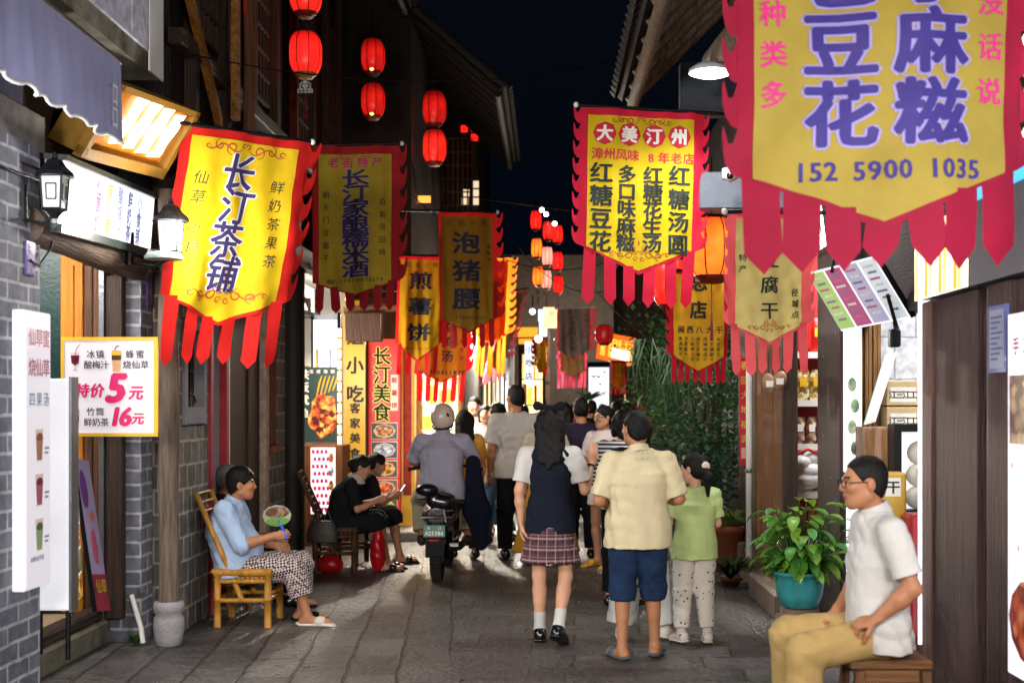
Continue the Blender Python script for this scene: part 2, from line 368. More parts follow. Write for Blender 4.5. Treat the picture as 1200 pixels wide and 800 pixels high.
# ------------------------------------------------------------------ ground
def paving_mat():
    m, t, b = new_mat('stone_paving')
    tc = t.nodes.new('ShaderNodeTexCoord')
    nz = t.nodes.new('ShaderNodeTexNoise'); nz.inputs['Scale'].default_value = 2.5; nz.inputs['Detail'].default_value = 5
    t.links.new(tc.outputs['Object'], nz.inputs[0])
    wob = t.nodes.new('ShaderNodeMix'); wob.data_type = 'VECTOR'; wob.inputs[0].default_value = 0.06
    t.links.new(tc.outputs['Object'], wob.inputs[4]); t.links.new(nz.outputs[1], wob.inputs[5])
    def bricks(w_, h_, rot, ms):
        mp = t.nodes.new('ShaderNodeMapping'); mp.inputs['Rotation'].default_value = (0, 0, rot)
        t.links.new(wob.outputs[1], mp.inputs[0])
        br = t.nodes.new('ShaderNodeTexBrick'); br.inputs['Scale'].default_value = 1; br.inputs['Brick Width'].default_value = w_
        br.inputs['Row Height'].default_value = h_; br.inputs['Mortar Size'].default_value = ms; br.inputs['Mortar Smooth'].default_value = 0.5
        br.offset = 0.43; br.squash = 1.25; br.squash_frequency = 3
        br.inputs['Color1'].default_value = srgb('#484646') + (1,); br.inputs['Color2'].default_value = srgb('#6b6766') + (1,); br.inputs['Mortar'].default_value = srgb('#3e3b39') + (1,)
        t.links.new(mp.outputs[0], br.inputs[0]); return br
    b1 = bricks(0.62, 0.36, R(1.5), 0.010); b2 = bricks(0.55, 0.30, R(86), 0.012)
    sep = t.nodes.new('ShaderNodeSeparateXYZ'); t.links.new(wob.outputs[1], sep.inputs[0])
    lt = t.nodes.new('ShaderNodeMath'); lt.operation = 'LESS_THAN'; lt.inputs[1].default_value = -0.55; t.links.new(sep.outputs[0], lt.inputs[0])
    mc = t.nodes.new('ShaderNodeMix'); mc.data_type = 'RGBA'
    t.links.new(lt.outputs[0], mc.inputs[0]); t.links.new(b1.outputs[0], mc.inputs[6]); t.links.new(b2.outputs[0], mc.inputs[7])
    mf = t.nodes.new('ShaderNodeMix'); t.links.new(lt.outputs[0], mf.inputs[0]); t.links.new(b1.outputs[1], mf.inputs[2]); t.links.new(b2.outputs[1], mf.inputs[3])
    n2 = t.nodes.new('ShaderNodeTexNoise'); n2.inputs['Scale'].default_value = 9; n2.inputs['Detail'].default_value = 9; n2.inputs['Roughness'].default_value = 0.7
    t.links.new(tc.outputs['Object'], n2.inputs[0])
    n3 = t.nodes.new('ShaderNodeTexNoise'); n3.inputs['Scale'].default_value = 1.1; n3.inputs['Detail'].default_value = 4
    t.links.new(tc.outputs['Object'], n3.inputs[0])
    vo = t.nodes.new('ShaderNodeTexNoise'); vo.inputs['Scale'].default_value = 26; vo.inputs['Detail'].default_value = 3
    t.links.new(tc.outputs['Object'], vo.inputs[0])
    cr = t.nodes.new('ShaderNodeValToRGB'); cr.color_ramp.elements[0].position = 0.3; cr.color_ramp.elements[0].color = (0.34, 0.335, 0.33, 1)
    cr.color_ramp.elements[1].position = 0.7; cr.color_ramp.elements[1].color = (1.12, 1.1, 1.08, 1); t.links.new(n2.outputs[0], cr.inputs[0])
    c3 = t.nodes.new('ShaderNodeValToRGB'); c3.color_ramp.elements[0].position = 0.35; c3.color_ramp.elements[0].color = (0.62, 0.61, 0.6, 1)
    c3.color_ramp.elements[1].position = 0.65; c3.color_ramp.elements[1].color = (1.1, 1.08, 1.05, 1); t.links.new(n3.outputs[0], c3.inputs[0])
    m1 = t.nodes.new('ShaderNodeMix'); m1.data_type = 'RGBA'; m1.blend_type = 'MULTIPLY'; m1.inputs[0].default_value = 0.8
    t.links.new(mc.outputs[2], m1.inputs[6]); t.links.new(cr.outputs[0], m1.inputs[7])
    m2 = t.nodes.new('ShaderNodeMix'); m2.data_type = 'RGBA'; m2.blend_type = 'MULTIPLY'; m2.inputs[0].default_value = 0.8
    t.links.new(m1.outputs[2], m2.inputs[6]); t.links.new(c3.outputs[0], m2.inputs[7]); t.links.new(m2.outputs[2], b.inputs['Base Color'])
    rr = t.nodes.new('ShaderNodeMapRange'); rr.inputs[1].default_value = 0.3; rr.inputs[2].default_value = 0.7; rr.inputs[3].default_value = 0.2; rr.inputs[4].default_value = 0.58
    t.links.new(n2.outputs[0], rr.inputs[0]); t.links.new(rr.outputs[0], b.inputs['Roughness'])
    a = t.nodes.new('ShaderNodeMath'); a.operation = 'MULTIPLY_ADD'; a.inputs[1].default_value = -0.55; t.links.new(mf.outputs[0], a.inputs[0]); t.links.new(n2.outputs[0], a.inputs[2])
    a2 = t.nodes.new('ShaderNodeMath'); a2.operation = 'MULTIPLY_ADD'; a2.inputs[1].default_value = 0.9; t.links.new(vo.outputs[0], a2.inputs[0]); t.links.new(a.outputs[0], a2.inputs[2])
    bp = t.nodes.new('ShaderNodeBump'); bp.inputs['Strength'].default_value = 1.0; bp.inputs['Distance'].default_value = 0.04
    t.links.new(a2.outputs[0], bp.inputs['Height']); t.links.new(bp.outputs[0], b.inputs['Normal'])
    return m
g = MB(); nx, ny = 30, 90
gv = [(x, y, 0.012*math.sin(x*2.1+y*0.7)*math.sin(y*1.3-x*0.4)) for y in np.linspace(-4, 46, ny+1) for x in np.linspace(-6, 6, nx+1)]
g.add(gv, [(j*(nx+1)+i, j*(nx+1)+i+1, (j+1)*(nx+1)+i+1, (j+1)*(nx+1)+i) for j in range(ny) for i in range(nx)], paving_mat(), True)
g.build('street_paving', loc=(0, 0, 0), kind='structure', label='uneven grey stone slab paving of the narrow lane')
g = MB(); g.add([(-220, -80, -0.06), (220, -80, -0.06), (220, 300, -0.06), (-220, 300, -0.06)], [(0, 1, 2, 3)], M('bare_ground', '#4a4640', rough=0.9))
g.build('ground', loc=(0, 0, 0), kind='structure', label='dark bare ground beyond the buildings')

# ------------------------------------------------------------------ shared materials
GREYB = brick_mat('grey_brick', '#666a76', '#7c808c', '#b6b6bc', 0.27, 0.098, 0.011)
GREYB2 = brick_mat('old_grey_brick', '#5a5650', '#77726b', '#a8a39a', 0.2, 0.17, 0.011)
STONE = M('worn_stone', '#77726a', rough=0.85, var=0.5, scale=7, bump=0.7, bscale=22)
MOSSY = M('mossy_stone', '#5f5c4d', rough=0.9, var=0.7, scale=5, bump=0.8, bscale=18)
DWOOD = wood('dark_wood', '#3a2a22'); DWOODY = wood('dark_wood_beam', '#3a2c25', 'y'); DWOODX = wood('dark_wood_board', '#35291f', 'x')
BWOOD = wood('brown_wood', '#5e3d28'); OWOOD = wood('orange_wood', '#b5701f', var=0.3); TWOOD = wood('tan_wood', '#8a6138'); GWOOD = wood('weathered_wood', '#6e5d4d')
REDW = wood('red_brown_wood', '#541d14'); SHADEW = wood('shade_dark_wood', '#170e0b')  # last wood is near black: shade of unlit storeys put into the colour
WHITEP = M('white_paint', '#d8d8d4', rough=0.5, var=0.08, bump=0.05); PLASTER = M('grey_plaster', '#8d8d92', rough=0.85, var=0.2, bump=0.2)
DARKM = M('dark_metal', '#1b1b1e', rough=0.45, metal=0.6, var=0.2); STEEL = M('steel', '#8c8e92', rough=0.35, metal=0.8, var=0.1)
DGLASS = M('dark_glass', '#0c0d12', rough=0.08, var=0.1, bump=0.0, spec=0.8)
TILEM = M('roof_tile_clay', '#2c2a28', rough=0.8, var=0.5, scale=9, bump=0.5)  # tiles darker than their own grey, night shade put into the colour
REDP = M('red_paper', '#b0121c', rough=0.55, var=0.2, bump=0.1); GOLDP = M('gold_paint', '#caa13a', rough=0.4, var=0.15, bump=0.05)
BLACKI = M('black_ink', '#17130f', rough=0.6, var=0.1, bump=0); WHITEI = M('white_ink', '#e6e4de', rough=0.6, var=0.05, bump=0)
YELP = M('yellow_vinyl', '#d3a522', rough=0.5, var=0.12, bump=0.08); CREAM = M('cream_tile', '#b29d78', rough=0.5, var=0.15, bump=0.05)
WGLOW = glow('white_light', '#f4f6ff', 2.6); WGLOW2 = glow('white_light_panel', '#eef1fb', 1.5); YGLOW = glow('warm_light', '#ffdf9a', 3.2)
PGLOW = glow('soft_lit_panel', '#f2f2f4', 0.85, var=0.12, scale=3)

# ------------------------------------------------------------------ left: brick shop with the log lintel
XL = -2.8
shop = thing('brick_shop', 'grey brick snack shop with log lintel and stone doorstep beside the white price sign', 'building', (-3.2, 7.9, 0))
m = MB(); m.box((-3.5, 6.55, 0), (XL, 7.08, 3.05), GREYB); m.box((-3.5, 6.0, 3.05), (XL-0.02, 7.2, 3.25), STONE); m.build('brick_pier', shop)
m = MB(); m.box((-3.02, 8.84, 0.0), (XL, 9.1, 3.05), GREYB); m.build('brick_pier', shop)
m = MB(); m.tube([(XL-0.03, 6.95, 2.62), (XL-0.03, 7.6, 2.63), (XL-0.03, 8.3, 2.6), (XL-0.03, 8.78, 2.61)], [0.105, 0.112, 0.108, 0.115], wood('log_wood', '#57493f', 'y'), 16); m.build('log_lintel', shop)
m = MB(); m.box((-3.5, 7.09, 0), (-3.0, 8.83, 0.17), MOSSY, 0.02); m.box((-3.16, 7.1, 0.172), (-3.03, 8.82, 0.25), DWOODY, 0.015); m.build('doorstep', shop)
m = MB(); m.box((-5.2, 6.6, 0.172), (-3.17, 8.8, 0.2), CREAM); m.build('shop_floor', shop)
m = MB(); m.box((-3.56, 8.86, 0.2), (-3.36, 8.93, 2.75), M('dark_green_panel', '#16312f', rough=0.4, var=0.15)); m.build('green_panel', shop)
m = MB(); m.box((-3.355, 8.84, 0.2), (-3.2, 8.92, 2.75), OWOOD, 0.006); m.box((-3.29, 8.828, 0.3), (-3.26, 8.842, 2.6), OWOOD, 0.004); m.build('orange_door', shop)
m = MB(); m.box((-3.195, 8.85, 0.2), (-3.06, 8.92, 2.6), BWOOD, 0.006); m.box((-3.145, 8.84, 0.2), (-3.135, 8.852, 2.6), DWOOD); m.build('brown_door', shop)
m = MB(); m.box((-3.055, 8.74, 0.17), (-3.022, 8.93, 2.6), STEEL); m.box((-3.02, 8.76, 0.17), (-2.9, 8.838, 2.52), DWOOD, 0.008); m.build('door_frame', shop)
m = MB(); m.box((-5.3, 6.5, 0.2), (-5.2, 8.9, 3.1), PLASTER); m.box((-5.2, 8.94, 0.2), (-3.03, 9.0, 3.1), PLASTER); m.build('back_wall', shop)
m = MB(); m.box((-5.2, 6.5, 3.06), (-3.52, 9.0, 3.16), DWOODY); m.box((XL-0.28, 7.2, 2.75), (XL-0.14, 8.8, 3.6), DWOODY, 0.01); m.build('shop_ceiling', shop)
# balcony over the shop
bal = thing('balcony', 'pale tiled balcony with stained concrete slab above the grey fabric awning', 'balcony', (-2.9, 6.0, 3.7))
m = MB(); m.box((-3.6, 2.0, 3.70), (-2.47, 8.14, 3.82), M('stained_concrete', '#6b665a', rough=0.9, var=0.85, scale=4, bump=0.6, bscale=14)); m.build('slab', bal)
m = MB(); m.box((-2.62, 2.0, 3.822), (-2.45, 8.17, 5.6), brick_mat('pale_tile', '#b4b5c8', '#c2c2d2', '#ececf4', 0.62, 0.62, 0.012)); m.box((-2.456, 7.9, 3.70), (-2.444, 8.176, 5.6), WHITEP); m.build('parapet', bal)
m = MB(); m.box((-2.452, 2.0, 4.18), (-2.44, 7.88, 4.2), WHITEP); m.box((-2.452, 2.0, 4.42), (-2.44, 7.88, 4.44), WHITEP); m.build('tile_band', bal)

# ------------------------------------------------------------------ left: brick house with the bamboo chair in front
XB = -2.62
hs = thing('brick_house', 'old dark timber and brick house behind the seated woman in pale blue', 'building', (-3.4, 11.3, 0))
m = MB(); m.box((-3.0, 9.12, 0), (XB, 9.22, 3.1), GREYB2); m.box((-3.0, 9.22, 0), (XB, 9.82, 1.48), GREYB2); m.box((-3.0, 9.22, 2.27), (XB, 9.82, 3.1), GREYB2); m.box((-3.0, 9.82, 0), (XB, 9.93, 3.1), GREYB2); m.build('brick_wall', hs)
wn = MB(); wn.box((XB-0.06, 9.225, 1.49), (XB+0.02, 9.3, 2.26), PLASTER); wn.box((XB-0.06, 9.74, 1.49), (XB+0.02, 9.815, 2.26), PLASTER); wn.box((XB-0.06, 9.3, 1.49), (XB+0.025, 9.74, 1.62), PLASTER, 0.01); wn.box((XB-0.06, 9.3, 2.19), (XB+0.02, 9.74, 2.26), PLASTER)
win = wn.build('window', hs)
m = MB(); m.box((XB-0.12, 9.3, 1.6), (XB-0.09, 9.74, 2.2), DGLASS); m.build('pane', win)
m = MB(); m.tube([(XB-0.02, 9.45, 1.66), (XB-0.01, 9.52, 1.72), (XB-0.01, 9.62, 1.66)], 0.008, BWOOD); m.box((XB-0.05, 9.42, 1.62), (XB, 9.5, 1.69), DWOOD); m.build('latch', win)
m = MB(); m.box((XB-0.2, 9.935, 0.0), (XB+0.02, 10.02, 2.75), M('faded_red_paint', '#a8323a', rough=0.6, var=0.35), 0.005); m.box((XB-0.2, 10.42, 0.0), (XB+0.02, 10.5, 2.75), M('faded_red_paint', '#a8323a'), 0.005); m.box((XB-0.2, 10.02, 2.6), (XB+0.02, 10.42, 2.75), DWOOD); m.build('red_door_frame', hs)
m = MB(); m.box((XB-0.12, 10.02, 0.02), (XB-0.04, 10.42, 2.6), M('grey_door_paint', '#85858d', rough=0.6, var=0.12), 0.006); m.box((XB-0.045, 10.08, 0.15), (XB-0.032, 10.1, 2.5), PLASTER); m.build('grey_door', hs)
m = MB(); m.box((XB-0.1, 10.505, 0), (XB+0.01, 10.57, 2.9), WHITEP)
for i, (a, b_) in enumerate(((10.58, 10.98), (10.99, 11.34), (11.35, 11.8))): m.box((XB-0.1, a, 0.05), (XB-0.02-0.015*(i % 2), b_, 2.9), DWOOD, 0.01)
m.build('wooden_shutter', hs)
m = MB(); m.box((XB-0.15, 11.82, 0), (XB+0.03, 11.98, 2.9), M('peeling_white_post', '#b8a090', rough=0.8, var=0.5, scale=10), 0.01); m.build('white_post', hs)
m = MB(); m.box((XB-0.1, 12.0, 1.25), (XB, 12.42, 2.9), REDW, 0.01); m.box((XB-0.12, 12.0, 1.17), (XB+0.05, 12.44, 1.25), M('red_sill_paint', '#7a2b22'), 0.01); m.box((XB-0.25, 12.0, 0), (XB-0.01, 12.9, 1.165), GREYB2); m.box((XB-0.25, 12.43, 1.17), (XB-0.01, 12.9, 2.9), GREYB2); m.build('low_brick_wall', hs)
m = MB(); m.tube([(XB+0.02, 13.1, 0), (XB+0.02, 13.1, 3.1)], 0.13, M('black_timber', '#15120f', rough=0.6, var=0.3), 16); m.build('black_column', hs)
# upper floor, dark timber
m = MB(); m.box((-5.5, 9.0, 3.1), (XB-0.02, 16.4, 6.9), SHADEW); m.build('upper_wall', hs)
m = MB(); m.box((XB-0.1, 8.8, 3.02), (XB+0.2, 16.4, 3.22), DWOODY, 0.02)
for i in range(8): m.box((XB-0.02, 9.3+i*0.95, 3.22), (XB+0.07, 9.42+i*0.95, 6.8), REDW if i == 4 else DWOOD, 0.01)
m.box((XB-0.02, 8.9, 4.15), (XB+0.09, 16.3, 4.27), DWOODY, 0.01)
m.build('upper_timber_frame', hs)
for k in range(4):
    lat = MB(); y0 = 9.45 + k*1.9
    for q in range(6): lat.box((XB, y0+q*0.13, 4.4), (XB+0.03, y0+q*0.13+0.025, 6.2), DWOOD)
    for q in range(9): lat.box((XB+0.003, y0, 4.4+q*0.22), (XB+0.033, y0+0.68, 4.425+q*0.22), DWOOD)
    lat.build('lattice_screen', hs)
m = MB()
ya, za, yb, zb = 8.9, 4.6, 9.9, 3.85
m.slab([(-2.5, ya, za+0.12), (-2.5, yb, zb), (-2.5, yb, zb-0.1), (-2.5, ya, za)], 0.05, wood('ochre_bargeboard', '#8a5a1e', 'y'))
m.slab([(-2.45, 9.95, 3.86), (-2.45, 10.05, 3.86), (-2.45, 10.05, 5.6), (-2.45, 9.95, 5.6)], 0.05, wood('ochre_bargeboard', '#8a5a1e', 'y'))
m.build('ochre_bargeboard', hs)
# roof with tiles, eave over the lane
def tiled_roof(name, parent, x0, z0, x1, z1, y0, y1, pitch=0.21, rafter=None):
    rafter = rafter or wood('dark_rafter', '#120e0b')  # default rafter colour blackened so the left eaves look unlit
    """eave line at x0,z0 rising to x1,z1; rows of half-round cover tiles on a board deck with rafters under it"""
    m = MB(); d = Vector((x1-x0, 0, z1-z0)).normalized(); nrm = Vector((-d.z, 0, d.x)) * (1 if d.x > 0 else -1)
    a = Vector((x0, y0, z0)); L = math.hypot(x1-x0, z1-z0)
    q = [a, a + Vector((0, y1-y0, 0)), a + d*L + Vector((0, y1-y0, 0)), a + d*L]
    b_ = [p + nrm*0.05 for p in q]
    m.add(q+b_, [(0,1,2,3),(7,6,5,4),(0,4,5,1),(1,5,6,2),(2,6,7,3),(3,7,4,0)], TILEM)
    n = int((y1-y0)/pitch)
    for i in range(n):
        y = y0 + (i+0.5)*pitch; c = a + Vector((0, y-y0, 0)) + nrm*0.045 - d*0.05
        k = 7; pts = []
        for e in (0, L+0.05):
            for j in range(k):
                t = math.pi*j/(k-1); pts.append(c + d*e + Vector((0, math.cos(t)*pitch*0.36, 0)) + nrm*math.sin(t)*pitch*0.36)
        m.add(pts, [(j, j+1, k+j+1, k+j) for j in range(k-1)], TILEM, True); m.add(pts[:k], [tuple(range(k))], TILEM)
    rf = m.build(name, parent)
    m = MB(); nr = max(2, int((y1-y0)/0.42))
    for i in range(nr+1):
        y = y0+0.04 + i*(y1-y0-0.08)/nr; c = a + Vector((0, y-y0, 0)) - nrm*0.052 + d*0.03
        m.tube([c, c+d*(L-0.05)], 0.045, rafter, 8)
    c0 = a - nrm*0.1 + d*0.02
    m.tube([c0+Vector((0, 0.02, 0)), c0+Vector((0, y1-y0-0.02, 0))], 0.05, rafter, 8)
    m.build('rafter_frame', rf if parent is None else parent)
    return rf
tiled_roof('roof', hs, -1.75, 6.75, -4.4, 8.6, 8.8, 16.6)

# ------------------------------------------------------------------ left: snack stall shop with the red menu sign
lc = thing('snack_shop', 'snack shop with white menu wall and seafood poster behind the black column', 'building', (-3.2, 15.0, 0))
m = MB(); m.box((-5.0, 15.66, 0), (-2.46, 15.78, 3.1), WHITEP); m.box((-5.0, 13.3, 0.0), (-4.9, 15.66, 3.1), WHITEP); m.build('partition_wall', lc)
m = MB(); m.box((-4.9, 13.3, 3.0), (-2.5, 15.66, 3.1), WHITEP); m.box((-2.9, 13.4, 2.72), (-2.75, 15.6, 3.0), DARKM); m.build('shop_ceiling', lc)
m = MB(); m.box((-3.1, 15.58, 1.63), (-2.86, 15.655, 2.68), WHITEP); m.box((-3.07, 15.57, 1.72), (-2.88, 15.58, 2.1), M('faded_photo', '#a8805c', var=0.5, scale=3)); m.build('price_board', lc)
m = MB(); m.box((-2.83, 15.56, 1.72), (-2.56, 15.655, 2.66), WGLOW2)
for i, c in enumerate((YELP, WHITEI, M('pale_blue', '#8894b8'))): m.rect(-2.8+i*0.08, 1.76, -2.765+i*0.08, 2.3, c, y=15.555)
m.box((-2.83, 15.55, 1.69), (-2.56, 15.65, 1.718), M('magenta_rail', '#8a3a6a')); m.build('lit_menu', lc)
m = MB(); m.box((-2.86, 15.575, 1.6), (-2.835, 15.655, 2.7), DARKM); m.box((-2.54, 15.575, 0.4), (-2.5, 15.655, 2.75), DARKM); m.build('board_post', lc)
def food_mat(name, cols, scale=14.0, em=0.0):
    if name in _mats: return _mats[name]
    m, t, b = new_mat(name); tc = t.nodes.new('ShaderNodeTexCoord')
    n = t.nodes.new('ShaderNodeTexNoise'); n.inputs['Scale'].default_value = scale*0.4; n.inputs['Detail'].default_value = 3
    t.links.new(tc.outputs['Object'], n.inputs[0])
    wb = t.nodes.new('ShaderNodeMix'); wb.data_type = 'VECTOR'; wb.inputs[0].default_value = 0.12; t.links.new(tc.outputs['Object'], wb.inputs[4]); t.links.new(n.outputs[1], wb.inputs[5])
    v = t.nodes.new('ShaderNodeTexVoronoi'); v.inputs['Scale'].default_value = scale; t.links.new(wb.outputs[1], v.inputs[0])
    bw = t.nodes.new('ShaderNodeRGBToBW'); t.links.new(v.outputs['Color'], bw.inputs[0])
    ad = t.nodes.new('ShaderNodeMath'); ad.operation = 'MULTIPLY_ADD'; ad.inputs[1].default_value = -0.5; t.links.new(v.outputs['Distance'], ad.inputs[0]); t.links.new(bw.outputs[0], ad.inputs[2])
    cr = t.nodes.new('ShaderNodeValToRGB'); e = cr.color_ramp.elements
    e[0].position = 0.05; e[0].color = srgb(cols[0]) + (1,); e[1].position = 0.85; e[1].color = srgb(cols[-1]) + (1,)
    for i, c in enumerate(cols[1:-1]): q = e.new(0.05 + 0.8*(i+1)/(len(cols)-1)); q.color = srgb(c) + (1,)
    t.links.new(ad.outputs[0], cr.inputs[0]); t.links.new(cr.outputs[0], b.inputs['Base Color']); b.inputs['Roughness'].default_value = 0.4
    if em: t.links.new(cr.outputs[0], b.inputs['Emission Color']); b.inputs['Emission Strength'].default_value = em
    _mats[name] = m; return m
FOOD = [food_mat('photo_noodles', ['#5a2c10', '#b8763a', '#e2c08a'], 34, 0.5), food_mat('photo_dumplings', ['#5d6470', '#aeb2b8', '#e8e8e4'], 22, 0.5),
        food_mat('photo_fried_pancake', ['#6a3a0c', '#d08a1e', '#f0cf5a'], 26, 0.5), food_mat('photo_shredded', ['#7a2a10', '#d8662a', '#f2b46a'], 34, 0.5), food_mat('photo_soup', ['#6a6a1a', '#c9b83a', '#efe6a8'], 20, 0.5)]
def at_quad(tl, tr, bl):
    """panel matrix with its origin at the top left corner, plus width and height"""
    u = Vector(tr)-Vector(tl); v = Vector(tl)-Vector(bl); return panel(tl, u.normalized(), v.normalized()), u.length, v.length
# seafood poster
tl, tr, bl = P(350, 430, 15.5), P(397, 430, 15.5), P(350, 516, 15.5)
pm, W, H = at_quad(tl, tr, bl)
m = MB(M=pm); m.rect(0, -H, W, 0, glow('poster_green', '#2c4540', 0.35), y=0.0); m.box((0, 0.003, -H), (W, 0.03, 0), WHITEP)
SEA = food_mat('photo_grilled_seafood', ['#3a0c06', '#b83a10', '#e88a30', '#d8c070'], 20, 0.6)
pts = [(W*(0.3+0.0*i), 0) for i in range(0)]
pts = [(W*(0.62+0.36*math.cos(a)*(1+0.12*math.sin(5*a))), -H*(0.66+0.30*math.sin(a)*(1+0.1*math.cos(7*a)))) for a in np.linspace(0, 2*math.pi, 40)[:-1]]
m.poly(pts[::-1], SEA, y=-0.004)
for i in range(5): m.ribbon([(W*(0.45+i*0.1), -H*(0.4-i*0.02)), (W*(0.52+i*0.1), -H*(0.22)), (W*(0.58+i*0.1), -H*0.12)], 0.02, YELP, y=-0.006)
m.column('铁板鱿鱼', W*0.13, -H*0.1, -H*0.62, 0.13, WHITEI, bold=0.04); m.row('现烤海鲜', W*0.32, W*0.85, -H*0.06, 0.05, WHITEI, y=-0.007)
tag(m.build('poster'), 'dark green poster of grilled seafood with white lettering on the snack shop wall', 'poster')
# snack counter with its pink lightbox
ct = thing('snack_counter', 'wooden snack counter with pink patterned lit front beside the black column', 'counter', (-2.7, 14.9, 0))
a0, a1 = P(352, 522, 14.9), P(399, 522, 14.9)
m = MB(); m.box((a0.x, 14.9, 0.0), (a1.x+0.02, 15.5, a0.z), wood('counter_wood', '#7a4a2a')); m.build('body', ct)
c0, c1 = P(364, 524, 14.88), P(393, 602, 14.88)
m = MB(M=panel((c0.x, 14.885, c0.z), (1, 0, 0), (0, 0, 1))); W, H = c1.x-c0.x, c0.z-c1.z
m.rect(0, -H, W, 0, glow('pink_white_panel', '#f3dbe2', 1.1)); 
PK = glow('pink_print', '#c22a5c', 0.7)
for r in range(9):
    for c in range(4): m.ell((0.03+c*0.05+(r % 2)*0.02, -0.003, -0.05-r*0.085), (0.019, 0.003, 0.026), PK, 8, 4)
for r in range(4): m.ell((W-0.05, -0.003, -0.12-r*0.16), (0.03, 0.003, 0.06), FOOD[r], 8, 4)
m.build('lit_front', ct)
m = MB(); m.box((a0.x-0.12, 14.85, 0.95), (a0.x, 15.3, 1.12), WHITEP, 0.01); m.box((a0.x-0.1, 14.83, 0.72), (a0.x-0.02, 14.85, 0.93), YELP); m.tube([(a0.x-0.06, 14.95, 1.12), (a0.x-0.06, 14.95, 1.4)], 0.035, DARKM, 12); m.build('till', ct)
tag(bpy.data.objects['till'], None)

# vertical signs at the corner of the stall
def sign_board(name, label, tl, tr, bl, mats, draw, thick=0.06, parts=None, cat='sign', group=None):
    pm, W, H = at_quad(tl, tr, bl)
    m = MB(M=pm); m.box((0, 0.002, -H), (W, thick, 0), mats[1]); m.rect(0, -H, W, 0, mats[0], y=0.0); draw(m, W, H)
    return tag(m.build(name), label, cat, group)
def d_yellow(m, W, H):
    m.column('姐小吃', W*0.5, -H*0.2, -H*0.52, 0.215, BLACKI, bold=0.035); m.column('客家美食', W*0.5, -H*0.6, -H*0.85, 0.13, BLACKI, bold=0.035); m.column('餐', W*0.5, -H*0.95, -H*0.95, 0.13, BLACKI, bold=0.035)
sign_board('vertical_sign', 'tall yellow vertical sign with black characters between two light strips', P(404, 352, 15.5), P(428, 352, 15.5), P(404, 562, 15.5), (glow('yellow_sign_face', '#d8a21c', 0.28), YELP), d_yellow)
m = MB(); q0 = P(398, 385, 15.52)
for i in range(13): m.tube([(q0.x, 15.5, q0.z-i*0.13), (q0.x, 15.5, q0.z-i*0.13-0.1)], 0.022, YGLOW, 8)
m.tube([(q0.x, 15.53, q0.z), (q0.x, 15.53, 0.5)], 0.02, GOLDP, 6)
tag(m.build('light_strip'), 'warm yellow strip light standing along the side of the yellow vertical sign', 'strip light')
def d_red(m, W, H):
    for i, ch in enumerate('长汀美食'): m.char(ch, W*0.42, -H*(0.095+i*0.104), 0.235, M('sign_lettering_black', '#1c1a10'), y=-0.008, bold=0.03, halo=(glow('sign_outline_yellow', '#f0e050', 0.8), 0.065), sx=0.95)
    m.rect(W*0.70, -H*0.40, W*0.93, -H*0.20, WHITEI, y=-0.003); m.column('煎薯饼', W*0.815, -H*0.23, -H*0.37, 0.075, REDP, y=-0.006)
    for i in range(5):
        z = -H*(0.465+i*0.106); m.rect(W*0.08, z-H*0.096, W*0.92, z, WHITEI, y=-0.003); m.rect(W*0.10, z-H*0.092, W*0.90, z-H*0.005, [M('plate_grey', '#6a6a6a'), M('plate_blue', '#56606c'), M('plate_brown', '#7a5a3c'), M('plate_tan', '#8a6a4c'), M('plate_olive', '#6c6a3a')][i], y=-0.005)
        m.ell((W*0.5, -0.006, z-H*0.048), (W*0.36, 0.004, H*0.040), WHITEI, 22, 4); m.ell((W*0.5, -0.010, z-H*0.046), (W*0.30, 0.006, H*0.033), FOOD[i], 22, 6)
sign_board('menu_sign', 'tall red menu sign with five food photos standing at the shop corner', P(432, 397, 15.8), P(469, 397, 15.8), P(432, 607, 15.8), (glow('red_sign_face', '#d81a1e', 0.42), REDP), d_red, thick=0.12)
m = MB(); c = P(478, 620, 16.0); m.box((c.x-0.09, 15.95, 0), (c.x+0.09, 16.15, 3.0), glow('amber_column', '#e0a83a', 0.28, var=0.4)); m.rect(c.x-0.05, 0.5, c.x+0.05, 2.6, M('amber_print', '#b8382a', var=0.6, scale=5), y=15.945)
tag(m.build('amber_pillar'), 'amber lit pillar with red print right of the red menu sign', 'pillar')
m = MB(); c = P(422, 367, 14.8); m.box((c.x-0.16, 14.75, c.z-0.32), (c.x+0.24, 15.0, c.z), wood('dark_timber_block', '#4a3028')); m.tube([(c.x-0.2, 14.9, c.z+0.04), (c.x+0.45, 14.9, c.z+0.08)], 0.05, wood('beam_wood', '#6e4c34', 'x'))
tag(m.build('bracket_beam'), 'dark timber bracket block with round beam above the yellow vertical sign', 'beam')
m = MB(); m.box((-2.3, 15.2, 0.0), (-1.5, 16.4, 0.12), STONE, 0.015); tag(m.build('stone_step'), 'worn stone step in front of the red menu sign', 'step')

